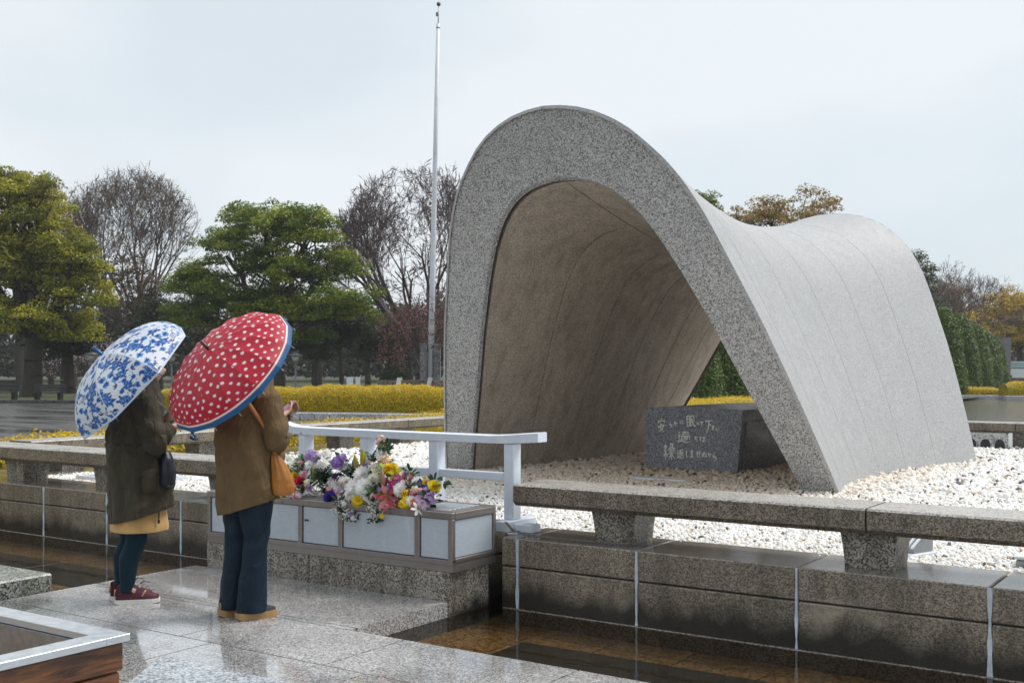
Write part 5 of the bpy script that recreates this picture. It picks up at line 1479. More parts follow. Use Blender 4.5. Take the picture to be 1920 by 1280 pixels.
# collar / folded hood
MB().loft(densify([(0, 0.045, 1.405, .135, .10), (0, 0.038, 1.44, .125, .105), (0, 0.045, 1.475, .100, .092), (0, 0.055, 1.505, .080, .080), (0, 0.058, 1.520, .074, .072)], 3), 36, True, fold_fn(4.0, 0.006, 0.008, 5)).obj('hood', M['parka'], coat1)
for sx in (1,):
    # hip pocket with its flap on the near side
    pk = MB(); pts = []
    for z in (0.76, 0.80, 0.86, 0.92):
        for yy in (0.05, 0.10, 0.15, 0.185):
            e = math.sqrt(max(0.02, 1 - ((yy - 0.022) / 0.205) ** 2)); pts.append((0.222 * e + 0.022, yy, z - yy * 0.12))
    pk.add(pts, [(i * 4 + j, i * 4 + j + 1, i * 4 + j + 5, i * 4 + j + 4) for i in range(3) for j in range(3)], True)
    o = pk.obj('pocket', M['parka'], coat1)
    sd = o.modifiers.new('t', 'SOLIDIFY'); sd.thickness = 0.014
dr = MB()
dr.tube([(0.150, 0.150, 0.655), (0.160, 0.152, 0.60), (0.155, 0.150, 0.565)], 0.004, 6); dr.tube([(0.165, 0.148, 0.66), (0.168, 0.150, 0.61), (0.160, 0.150, 0.565)], 0.004, 6)
dr.ball((0.158, 0.150, 0.552), (0.009, 0.009, 0.016)); dr.obj('drawcord', M['black'], coat1)
sk = MB().loft(densify([(0, 0.022, 0.48, .195, .182), (0, 0.022, 0.50, .196, .184), (0, 0.020, 0.60, .188, .172), (0, 0.016, 0.68, .165, .148), (0, 0.0, 0.80, .14, .12)], 4), 60, True, fold_fn(2.2, 0.006, 0.006, 4)).obj('skirt', M['skirt'], P1)
for sx, kn, an in ((0.072, (0.075, 0.012, 0.50), (0.072, -0.055, 0.085)), (-0.075, (-0.075, -0.035, 0.50), (-0.075, -0.10, 0.085))):
    p0 = (kn[0], kn[1] + 0.015, 0.75)
    L = MB().loft(densify([(an[0], an[1], 0.075, .047, .049), (an[0], an[1], 0.12, .044, .047), (an[0], an[1] + 0.004, 0.20, .050, .055), (an[0], (an[1] * 0.6 + kn[1] * 0.4) - 0.012, 0.31, .062, .070), (an[0], kn[1] - 0.012, 0.40, .064, .070), (kn[0], kn[1], 0.49, .064, .068), (kn[0], kn[1] + 0.01, 0.60, .078, .086), (kn[0], kn[1] + 0.01, 0.75, .088, .10)], 5), 26, True,
        lambda p, t, a, s_=sx: p + Vector((math.cos(a), math.sin(a), 0)) * (0.0035 * math.sin(60 * p.z + 2 * math.sin(a + s_ * 40)) * max(0, 1 - abs(p.z - 0.12) / 0.1) + 0.003 * mnoise.noise(Vector((p.x * 20, p.y * 20, p.z * 20)))))
    L.obj('legging', M['legging'], P1)
s1 = shoe(P1, 'shoe', 0.072, -0.135, 0.155, M['maroon'], M['white_sole'], 0.105, 0.042, 0.022)
s2 = shoe(P1, 'shoe', -0.075, -0.18, 0.105, M['maroon'], M['white_sole'], 0.105, 0.042, 0.022)
for s_, x, y in ((s1, 0.072, -0.045), (s2, -0.075, -0.09)):
    MB().tube([(x + 0.036, y + 0.085, 0.05), (x + 0.030, y + 0.110, 0.09)], 0.006, 6).obj('side_mark', M['gold'], s_)
    hm = MB(); hm.tube([(x + 0.010, y - 0.086, 0.10), (x + 0.014, y - 0.090, 0.05)], 0.004, 6); hm.tube([(x + 0.024, y - 0.078, 0.10), (x + 0.012, y - 0.088, 0.08)], 0.003, 6)
    hm.obj('heel_mark', M['gold'], s_)
    lc = MB()
    lc.tube([(x, y + 0.075, 0.128), (x + 0.012, y + 0.10, 0.145), (x + 0.004, y + 0.135, 0.135)], 0.0025, 5)
    lc.tube([(x, y + 0.075, 0.128), (x - 0.014, y + 0.095, 0.148)], 0.0025, 5)
    for k in range(4): lc.tube([(x - 0.022, y + 0.09 + 0.022 * k, 0.116 - 0.010 * k), (x + 0.022, y + 0.09 + 0.022 * k, 0.116 - 0.010 * k)], 0.0022, 5)
    lc.obj('lace', M['maroon'], s_)
def hair(parent, c, mat, bob=0.1):
    mb = MB(); vs_ = []; nu, nv = 26, 14
    for j in range(nv + 1):
        t = 0.02 + (math.pi * 0.62) * j / nv
        for i in range(nu):
            a = 2 * math.pi * i / nu
            face = max(0.0, math.sin(a))          # front of the head
            tt = t * (1 - 0.42 * face ** 2)
            rr = 0.088 + 0.007 * math.sin(7 * a + 5 * t) * (t / 2)
            drop = 0.04 * max(0, -math.sin(a)) * max(0, t - 1.2) * bob * 10
            vs_.append((c[0] + rr * math.sin(tt) * math.cos(a), c[1] - 0.008 + (rr + 0.014) * math.sin(tt) * math.sin(a), c[2] + 0.02 + 0.108 * math.cos(tt) - drop))
    fs_ = [(j * nu + i, j * nu + (i + 1) % nu, (j + 1) * nu + (i + 1) % nu, (j + 1) * nu + i) for j in range(nv) for i in range(nu)]
    fs_.append(tuple(range(nu)))
    o = mb.add(vs_, fs_, True).obj('hair', mat, parent)
    sd = o.modifiers.new('t', 'SOLIDIFY'); sd.thickness = 0.012; sd.offset = 0
    return o
def eyes(parent, c):
    for sx in (-1, 1):
        MB().ball((c[0] + sx * 0.031, c[1] + 0.080, c[2] + 0.004), 0.013, 10, 8).obj('eye', M['black'], parent)
    MB().tube([(c[0] - 0.022, c[1] + 0.080, c[2] - 0.066), (c[0], c[1] + 0.088, c[2] - 0.066), (c[0] + 0.022, c[1] + 0.080, c[2] - 0.066)], 0.006, 6).obj('mouth', M['maroon'], parent)
hair(P1, (0, 0.085, 1.585), M['hair_brown'], 0.06); eyes(P1, (0, 0.085, 1.585))
# hanging navy shoulder bag, in front of the parka
def pw(root, p):
    return Matrix.Translation(root.location) @ Matrix.Rotation(root.rotation_euler[2], 4, 'Z') @ Vector(p)
b0 = pw(P1, (0.15, 0.205, 0.80))
BG = thing('shoulder_bag', 'small navy bag hanging at the front of the olive parka', 'bag', b0, A1 - rad(90), 'bags carried by the visitors')
MB().loft(densify([(0, 0, -0.02, .055, .035), (0, 0, 0.0, .075, .048), (0, 0, 0.08, .082, .052), (0, 0, 0.16, .066, .040), (0, -0.01, 0.22, .03, .02)], 3), 20, True, fold_fn(9, 0.004, 0.008, 4)).obj('pouch', M['navy'], BG)
MB().tube([(0, -0.01, 0.20), (-0.01, -0.03, 0.30), (-0.03, -0.07, 0.42)], 0.007, 6).obj('strap', M['navy'], BG)

# ---------------------------------------------------------------- person with the brown coat
gx, gy, _ = far(470, 2120 * 1.57 / 463.0)
A2 = rad(35) + CAM_YAW
P2 = thing('person', 'person in olive-brown coat and dark teal flared trousers under the red dotted umbrella', 'person', (gx, gy, 0.0), A2 - rad(90), 'visitors with umbrellas')
make_body(P2, 0.86, (0, -0.01, 1.20), (0, 0.05, 1.475), (0.0, 0.07, 1.59),
          [[((0.09, -0.01, 0.82), 0.085), ((0.085, 0.0, 0.48), 0.055), ((0.085, -0.05, 0.10), 0.036), ((0.085, 0.02, 0.05), 0.034)],
           [((-0.09, -0.01, 0.82), 0.085), ((-0.08, -0.01, 0.48), 0.055), ((-0.08, -0.07, 0.10), 0.036), ((-0.08, 0.0, 0.05), 0.034)]],
          [((0.16, 0.03, 1.345), 0.048), ((0.225, 0.08, 1.12), 0.042), ((0.135, 0.14, 1.262), 0.028)],
          [((-0.16, 0.03, 1.345), 0.048), ((-0.22, 0.10, 1.13), 0.042), ((-0.05, 0.24, 1.24), 0.028)],
          ((-0.25, 0.65, 0.35), (-0.5, -0.1, 0.6), 0.5), ((0.3, 0.5, 0.5), (0.5, -0.1, 0.5), 0.6))
def coat_fn(p, t, a):
    q = fold_fn(3.7, 0.015, 0.016, 5, 1.0, 0.3)(p, t, a)
    # long diagonal drag folds from shoulder to hem
    q += Vector((math.cos(a), math.sin(a), 0)) * 0.014 * math.sin(5 * a + 9 * q.z) * (1 - abs(2 * t - 0.9)) 
    if t < 0.2: q.z += (0.2 - t) / 0.2 * (0.035 * math.cos(a) + 0.045 * math.sin(a))
    return q
rings = [(0, -0.005, 0.695, .190, .180), (0, -0.005, 0.715, .196, .184), (0, -0.006, 0.80, .204, .192), (0, -0.010, 0.90, .210, .196), (0, -0.012, 1.0, .214, .196), (0, -0.012, 1.1, .214, .190), (0, -0.008, 1.2, .212, .178), (0, 0.0, 1.28, .210, .162), (0, 0.014, 1.35, .202, .144), (0, 0.03, 1.41, .172, .120), (0, 0.045, 1.455, .124, .096), (0, 0.062, 1.49, .088, .082), (0, 0.07, 1.52, .076, .076)]
mb = MB(); mb.loft(densify(rings, 8), 120, True, coat_fn)
sleeve(mb, [(0.165, 0.035, 1.385), (0.222, 0.080, 1.105), (0.145, 0.135, 1.255)], [0.092, 0.084, 0.052], 7.0, wrinkle=0.010)
sleeve(mb, [(-0.165, 0.025, 1.385), (-0.22, 0.09, 1.11), (-0.07, 0.225, 1.23)], [0.098, 0.090, 0.058], 3.0, wrinkle=0.010)
coat2 = mb.obj('coat', M['coat'], P2)
MB().loft(densify([(0, 0.03, 1.42, .150, .105), (0, 0.03, 1.465, .128, .108), (0, 0.05, 1.50, .098, .094), (0, 0.065, 1.535, .082, .082)], 4), 36, True, fold_fn(6.0, 0.008, 0.008, 4)).obj('hood', M['coat'], coat2)
hair(P2, (0, 0.07, 1.59), M['hair_dark'], 0.22); eyes(P2, (0, 0.07, 1.59))
for sx, dy in ((0.085, 0.0), (-0.08, -0.055)):
    L = MB().loft(densify([(sx, -0.027 + dy, 0.045, .088, .092), (sx, -0.027 + dy, 0.07, .088, .092), (sx, -0.022 + dy, 0.20, .080, .086), (sx, -0.010 + dy, 0.36, .072, .078), (sx, 0.0 + dy, 0.48, .072, .076), (sx, 0.0 + dy, 0.60, .082, .096), (sx * 0.9, -0.004 + dy * .5, 0.74, .094, .122), (sx * 0.85, -0.006, 0.86, .098, .14)], 6), 32, True,
        lambda p, t, a, s_=sx: p + Vector((math.cos(a), math.sin(a), 0)) * (0.007 * math.sin(34 * p.z + 2.4 * math.sin(a + s_ * 30) + s_ * 50) * math.exp(-((p.z - 0.52) / 0.09) ** 2) + 0.006 * math.sin(4 * a + s_ * 20 + 3 * p.z) * max(0, 1 - p.z / 0.5) + 0.005 * mnoise.noise(Vector((p.x * 12, p.y * 12, p.z * 12)))))
    L.obj('trouser_leg', M['velvet'], P2)
for x, hl, te in ((0.088, -0.125, 0.135), (-0.078, -0.178, 0.07)):
    s_ = shoe(P2, 'shoe', x, hl, te, M['dark_suede'], M['gum_sole'], 0.075, 0.046, 0.036)
    MB().box(x - 0.014, hl + 0.006, 0.046, x + 0.014, hl + 0.014, 0.088, 0.003).obj('heel_tab', M['gum_sole'], s_)
# tan cross-body bag
b0 = pw(P2, (0.205, 0.125, 0.775))
BG = thing('shoulder_bag', 'soft tan leather bag on a long strap at the side of the brown coat', 'bag', b0, A2 - rad(90) - rad(10), 'bags carried by the visitors')
bag_r = [(0, 0.004, 0.0, .026, .046), (0, 0.004, 0.012, .042, .064), (0, 0.004, 0.05, .050, .074), (0, 0.0, 0.10, .048, .070), (0, -0.014, 0.16, .040, .056), (0, -0.031, 0.215, .028, .038), (0, -0.046, 0.255, .016, .020)]
MB().loft(densify(bag_r, 4), 30, True, lambda p, t, a: p + Vector((math.cos(a), math.sin(a), 0)) * (0.006 * t * math.sin(9 * a) + 0.004 * mnoise.noise(Vector((p.x * 20, p.y * 20, p.z * 14))))).obj('pouch', M['tan_leather'], BG)
MB().tube([(0, -0.046, 0.25), (0.004, -0.052, 0.275), (0.0, -0.05, 0.295)], [0.014, 0.018, 0.012], 10).obj('knot', M['strap_leather'], BG)
# strap climbs across the back to the far shoulder, lying on the coat
bagM = (Matrix.Translation(BG.location) @ Matrix.Rotation(BG.rotation_euler[2], 4, 'Z')).inverted()
st_w = [(0.205, 0.100, 1.055), (0.232, 0.075, 1.085), (0.240, 0.045, 1.13), (0.240, 0.005, 1.19), (0.236, -0.035, 1.25), (0.226, -0.075, 1.31), (0.205, -0.110, 1.37), (0.16, -0.11, 1.43), (0.10, -0.09, 1.475)]
vs_ = []
for i, p in enumerate(st_w):
    q = (Vector(st_w[min(i + 1, len(st_w) - 1)]) - Vector(st_w[max(0, i - 1)])).normalized()
    nrm = Vector((p[0], p[1] * 1.2, 0.1)).normalized(); sdv = q.cross(nrm).normalized() * 0.0125
    for s_ in (-1, 1):
        for e in (0, 1): vs_.append(bagM @ (Vector(pw(P2, Vector(p) + sdv * s_ + nrm * 0.005 * e))))
sb = MB(); sb.v = [tuple(v) for v in vs_]
for i in range(len(st_w) - 1):
    k = i * 4; sb.f += [[k, k + 2, k + 6, k + 4], [k + 1, k + 5, k + 7, k + 3], [k, k + 4, k + 5, k + 1], [k + 2, k + 3, k + 7, k + 6]]; sb.sm += [True] * 4
sb.obj('strap', M['strap_leather'], BG)
# phone in the raised hand
ph0 = pw(P2, (0.08, 0.205, 1.315))
PH = thing('phone', 'pink phone held up by the person in the brown coat', 'phone', ph0, A2 - rad(90))
M['pink'] = plain('pink_case', (0.52, 0.20, 0.42), 0.35)
pm = Matrix.Rotation(rad(-52), 4, 'X')
MB().box(-0.036, -0.006, -0.07, 0.036, 0.006, 0.07, 0.005, M=pm).obj('case', M['pink'], PH)
MB().box(-0.032, 0.0065, -0.066, 0.032, 0.008, 0.066, 0.0, M=pm).obj('screen', M['black'], PH)

# ================================================================== umbrellas
M['print'] = colattr('printed_canopy', 0.45, 0.22, 0.45, 0.15, 260)
M['blue_gloss'] = plain('blue_plastic', (0.004, 0.10, 0.30), 0.25)
M['navy_gloss'] = plain('dark_blue_plastic', (0.006, 0.035, 0.12), 0.25)
M['umb_steel'] = plain('umbrella_steel', (0.35, 0.36, 0.38), 0.3, 0.9)
M['dark_wood'] = plain('dark_brown_tip', (0.035, 0.016, 0.012), 0.4)
def canopy_xy(n_ribs, R_, H_, nr, na, sag=0.045, power=2.0):
    rho = np.linspace(0.0, 1.0, nr)[:, None]; th = np.linspace(0, 2 * np.pi, na, endpoint=False)[None]
    seg = 2 * np.pi / n_ribs
    poly = np.cos(seg / 2) / np.cos(np.mod(th, seg) - seg / 2)
    bet = np.abs(np.sin(n_ribs * th / 2)) ** 1.0          # 0 on the ribs, 1 between
    pf_ = 1 + (poly - 1) * rho ** 1.5
    r = R_ * np.sin(rho * np.pi / 2 * 0.92) / np.sin(np.pi / 2 * 0.92) * pf_
    z = H_ * (1 - rho ** power) + 0 * th - sag * R_ * bet * np.sin(np.pi * rho) ** 1.0 * (rho ** 0.5) * 0.55
    return rho + 0 * th, th + 0 * rho, np.stack([r * np.cos(th), r * np.sin(th), z], -1)
def build_umbrella(label, centre, axis, spin, n_ribs, R_, H_, paint, tip_mat, tip_len, tip_r, shaft_to, handle, nr, na, rib_tip_mat, sag=0.075):
    z = Vector(axis).normalized(); x = Vector((0, 0, 1)).cross(z).normalized(); y = z.cross(x)
    Mx = Matrix((x, y, z)).transposed() @ Matrix.Rotation(spin, 3, 'Z')
    o = thing('umbrella', label, 'umbrella', centre, 0, 'open umbrellas'); o.rotation_euler = Mx.to_euler()
    rho, th, P = canopy_xy(n_ribs, R_, H_, nr, na, sag)
    colr = paint(rho, th)
    F = []
    i, j = np.meshgrid(np.arange(nr - 1), np.arange(na), indexing='ij')
    F = np.stack([i * na + j, i * na + (j + 1) % na, (i + 1) * na + (j + 1) % na, (i + 1) * na + j], -1).reshape(-1, 4)
    me = np_mesh('canopy', P.reshape(-1, 3), F, True, colr.reshape(-1, 3))
    link_mesh('canopy', me, M['print'], o)
    MB().tube([(0, 0, H_ - 0.012), (0, 0, H_ + 0.012), (0, 0, H_ + tip_len)], [tip_r * 1.35, tip_r * 1.1, tip_r], 14).obj('ferrule', tip_mat, o)
    MB().tube([(0, 0, H_ - 0.01), (0, 0, shaft_to)], 0.006, 10).obj('shaft', M['umb_steel'], o)
    for k in range(n_ribs):
        a = 2 * math.pi * k / n_ribs
        pts = []
        for q in np.linspace(0.03, 1.0, 9):
            r = R_ * math.sin(q * math.pi / 2 * 0.92) / math.sin(math.pi / 2 * 0.92)
            pts.append((r * math.cos(a), r * math.sin(a), H_ * (1 - q ** 2) - 0.006))
        rb = MB().tube(pts, 0.0025, 5).obj('rib', M['umb_steel'], o)
        e = Vector(pts[-1]); d = (e - Vector(pts[-2])).normalized()
        MB().tube([e, e + d * 0.02], [0.0035, 0.0028], 6).obj('rib_tip', rib_tip_mat, rb)
    if handle:
        MB().tube(handle, 0.0115, 12).obj('handle', M['navy_gloss'], o)
    return o
# --- blue flowers on white: motifs scattered over the gores
def paint_floral(rho, th):
    rng = np.random.default_rng(5)
    Rr = np.sin(rho * np.pi / 2 * 0.92) * 0.56
    X, Y = rho * np.cos(th) * 0.56, rho * np.sin(th) * 0.56
    col = np.ones(rho.shape + (3,)) * np.array([0.72, 0.78, 0.85])
    navy = np.array([0.006, 0.030, 0.18]); royal = np.array([0.010, 0.085, 0.42]); sky = np.array([0.09, 0.30, 0.66]); pale = np.array([0.42, 0.55, 0.74])
    def put(mask, c): col[mask] = c
    def ell(cx, cy, a, L, W):
        dx, dy = X - cx, Y - cy; u = dx * np.cos(a) + dy * np.sin(a); v = -dx * np.sin(a) + dy * np.cos(a)
        return u / L, v / W
    def leafm(cx, cy, a, L, W, c):
        u, v = ell(cx + np.cos(a) * L * 0.5, cy + np.sin(a) * L * 0.5, a, L * 0.5, W * 0.5)
        m_ = (np.abs(u) < 1) & (np.abs(v) < (1 - u * u) ** 0.8)
        put(m_, c)
    def bloom(cx, cy, r, ph):
        dx, dy = X - cx, Y - cy; d = np.hypot(dx, dy); a = np.arctan2(dy, dx) + ph
        edge = r * (0.86 + 0.14 * np.abs(np.cos(2.5 * a)))
        put(d < edge, royal)
        swirl = np.sin(d / r * 11 + 2.0 * np.cos(2.5 * a + d / r * 4))
        put((d < edge) & (swirl > 0.45), sky); put((d < edge) & (swirl < -0.72), navy)
        put(d < r * 0.16, pale)
    def small(cx, cy, r, ph):
        for k in range(5):
            a = ph + k * 1.2566
            dx, dy = X - cx - r * 0.6 * np.cos(a), Y - cy - r * 0.6 * np.sin(a)
            put(np.hypot(dx, dy) < r * 0.46, royal if k % 2 else sky)
        put(np.hypot(X - cx, Y - cy) < r * 0.28, navy)
    def seed(cx, cy, r, a):
        leafm(cx + np.cos(a) * r * 0.8, cy + np.sin(a) * r * 0.8, a, r * 1.7, r * 0.5, sky)
        put(np.hypot(X - cx, Y - cy) < r, royal)
    def fronds(cx, cy, a):
        for k in range(5):
            b = a + (k - 2) * 0.26
            u, v = ell(cx + np.cos(b) * 0.028, cy + np.sin(b) * 0.028, b, 0.026, 0.0016)
            put(u * u + v * v < 1, navy)
    pts = []
    for _ in range(4000):
        r_ = 0.58 * math.sqrt(rng.uniform(0.005, 1)); a = rng.uniform(0, 6.283)
        p = (r_ * math.cos(a), r_ * math.sin(a)); kind = len(pts) % 5
        mn = 0.047
        if all((p[0] - q[0]) ** 2 + (p[1] - q[1]) ** 2 > (mn) ** 2 for q in pts): pts.append(p)
    for i, (cx, cy) in enumerate(pts):
        a = rng.uniform(0, 6.283); k = i % 7
        if k in (0, 3):
            for q in range(5):
                b = a + q * 1.2566 + rng.uniform(-0.3, 0.3)
                leafm(cx + 0.021 * np.cos(b), cy + 0.021 * np.sin(b), b, 0.030, 0.014, navy)
            bloom(cx, cy, 0.030, a)
            bloom(cx + 0.024 * np.cos(a), cy + 0.024 * np.sin(a), 0.019, a + 1)
        elif k == 1: seed(cx, cy, 0.017, a)
        elif k in (2, 5):
            small(cx, cy, 0.022, a); leafm(cx, cy, a + 2, 0.034, 0.010, navy)
        elif k == 4: fronds(cx, cy, a); leafm(cx, cy, a + 3.14, 0.028, 0.012, royal)
        else:
            for q in range(3): leafm(cx, cy, a + q * 0.8, 0.034, 0.012, navy if q != 1 else royal)
    for _ in range(260):
        r_ = 0.57 * math.sqrt(rng.uniform(0.005, 1)); a = rng.uniform(0, 6.283)
        leafm(r_ * math.cos(a), r_ * math.sin(a), rng.uniform(0, 6.28), rng.uniform(0.008, 0.016), rng.uniform(0.004, 0.007), (navy, royal, sky, pale)[rng.integers(4)])
    # white piping on the seams and at the hem
    n_ = 8; seg = 2 * np.pi / n_
    dth = np.abs(np.mod(th + seg / 2, seg) - seg / 2) * rho * 0.5
    put(dth < 0.0045, np.array([0.74, 0.78, 0.84])); put(rho > 0.975, np.array([0.62, 0.74, 0.84]))
    return col
U1 = local(252, 716, 7.48)
cs, sn = math.cos(CAM_YAW), math.sin(CAM_YAW)
def cam_dir(r, d, u): # right, towards the camera, up
    return Vector((r * cs + d * sn, r * sn - d * cs, u))
ax1 = cam_dir(-0.70, 0.40, 0.71).normalized()
UMB1 = build_umbrella('open white umbrella printed with blue flowers', U1, ax1, rad(9), 8, 0.497, 0.272, paint_floral, M['blue_gloss'], 0.075, 0.011, -0.37,
    [(0, 0, -0.35), (0, 0, -0.475), (0.004, -0.004, -0.505), (0.020, -0.016, -0.54), (0.046, -0.036, -0.552), (0.07, -0.055, -0.53), (0.076, -0.06, -0.505)], 110, 440, M['blue_gloss'])
# --- white dots on red with a blue hem
def paint_dots(rho, th):
    rng = np.random.default_rng(3)
    red = np.array([0.50, 0.012, 0.035]); white = np.array([0.80, 0.78, 0.76]); blue = np.array([0.004, 0.115, 0.30])
    col = np.ones(rho.shape + (3,)) * red
    arc = rho * 0.56
    X, Y = arc * np.cos(th), arc * np.sin(th)
    n_ = 16; seg = 2 * np.pi / n_
    # cut from one printed cloth: every gore carries the same staggered grid, clipped at the seams
    k = np.floor(th / seg); a = th - (k + 0.5) * seg
    gx_, gy_ = arc * np.cos(a), arc * np.sin(a) + k * 0.021
    p = 0.070
    i = np.round(gx_ / (p * 0.62)); yy = gy_ - (np.mod(i, 2)) * p * 0.5; j = np.round(yy / p)
    jx = 0.004 * np.sin(i * 12.9 + j * 78.2 + k * 3); jy = 0.004 * np.sin(i * 39.3 + j * 11.1 + k * 5)
    d = np.hypot(gx_ - i * p * 0.62 - jx, yy - j * p - jy)
    m_ = (d < 0.0106) & (rho < 0.865)
    col[m_] = white
    e = rho
    col[(e > 0.895) & (e < 0.918)] = white
    col[(e > 0.93)] = blue
    return col
U2 = local(436, 698, 7.02)
ax2 = cam_dir(-0.56, 0.62, 0.695).normalized()
UMB2 = build_umbrella('open red umbrella with white dots and a blue border', U2, ax2, rad(4), 16, 0.468, 0.225, paint_dots, M['dark_wood'], 0.07, 0.009, -0.40, None, 120, 640, M['umb_steel'], 0.05)
MB().tube([(0, 0, -0.38), (0, 0, -0.47), (0.0, 0.01, -0.51), (0.0, 0.04, -0.53), (0.0, 0.07, -0.50)], 0.0115, 12).obj('handle', M['dark_wood'], UMB2)
# ================================================================== vegetation
M['leaf'] = colattr('foliage_leaf', 0.45, 0.35, 0.35)
M['bark'] = plain('dark_wet_bark', (0.040, 0.031, 0.024), 0.75, var=0.4, scale=5, bumpy=0.5, bscale=18)
M['bark_purple'] = plain('purple_brown_bark', (0.085, 0.064, 0.064), 0.8, var=0.35, scale=3)
M['core_green'] = plain('inner_foliage', (0.045, 0.075, 0.018), 0.9, var=0.4, scale=6)
M['core_yellow'] = plain('hedge_inner_twigs', (0.26, 0.20, 0.011), 0.9, var=0.4, scale=8)

def leaf_cards(centres, normals, L, W, cols, rng, jitter=0.6):
    """one pointed leaf (4 corners, folded) per centre"""
    n = len(centres)
    nr = normals + rng.normal(0, jitter, (n, 3)); nr /= np.linalg.norm(nr, axis=1, keepdims=True) + 1e-9
    a = rng.normal(size=(n, 3)); a -= (a * nr).sum(1, keepdims=True) * nr; a /= np.linalg.norm(a, axis=1, keepdims=True) + 1e-9
    b = np.cross(nr, a)
    l = (L * rng.uniform(0.6, 1.35, n))[:, None]; w = (W * rng.uniform(0.7, 1.3, n))[:, None]
    V = np.stack([centres - a * l * 0.5, centres + b * w * 0.5 - nr * w * 0.12, centres + a * l * 0.5, centres - b * w * 0.5 - nr * w * 0.12], 1).reshape(-1, 3)
    F = np.arange(n * 4).reshape(-1, 4)
    return V, F, np.repeat(cols, 4, axis=0)

def tube_net(segs):
    """segs: list of (p0, p1, r0, r1, sides) -> arrays"""
    V, F, o = [], [], 0
    for p0, p1, r0, r1, k in segs:
        d = p1 - p0; L = np.linalg.norm(d)
        if L < 1e-6: continue
        d = d / L
        u = np.cross(d, (0.31, 0.17, 0.93)); nu_ = np.linalg.norm(u)
        u = np.array((1.0, 0, 0)) if nu_ < 1e-6 else u / nu_
        w = np.cross(d, u)
        ang = 2 * np.pi * np.arange(k) / k
        ring = np.cos(ang)[:, None] * u + np.sin(ang)[:, None] * w
        V.append(p0 + ring * r0); V.append(p1 + ring * r1)
        for i in range(k): F.append((o + i, o + (i + 1) % k, o + k + (i + 1) % k, o + k + i))
        o += 2 * k
    return np.concatenate(V), np.array(F)

def limb(segs, p0, p1, r0, r1, rng, n=6, wob=0.12, sides=7, sag=0.0):
    L = np.linalg.norm(p1 - p0); last = p0; pts = [p0]
    for i in range(1, n + 1):
        t = i / n
        q = p0 + (p1 - p0) * t + np.array([0, 0, sag * L * math.sin(math.pi * t)])
        if i < n: q = q + rng.normal(0, wob * L / n, 3)
        segs.append((last, q, r0 + (r1 - r0) * (t - 1 / n), r0 + (r1 - r0) * t, sides)); last = q; pts.append(q)
    return pts

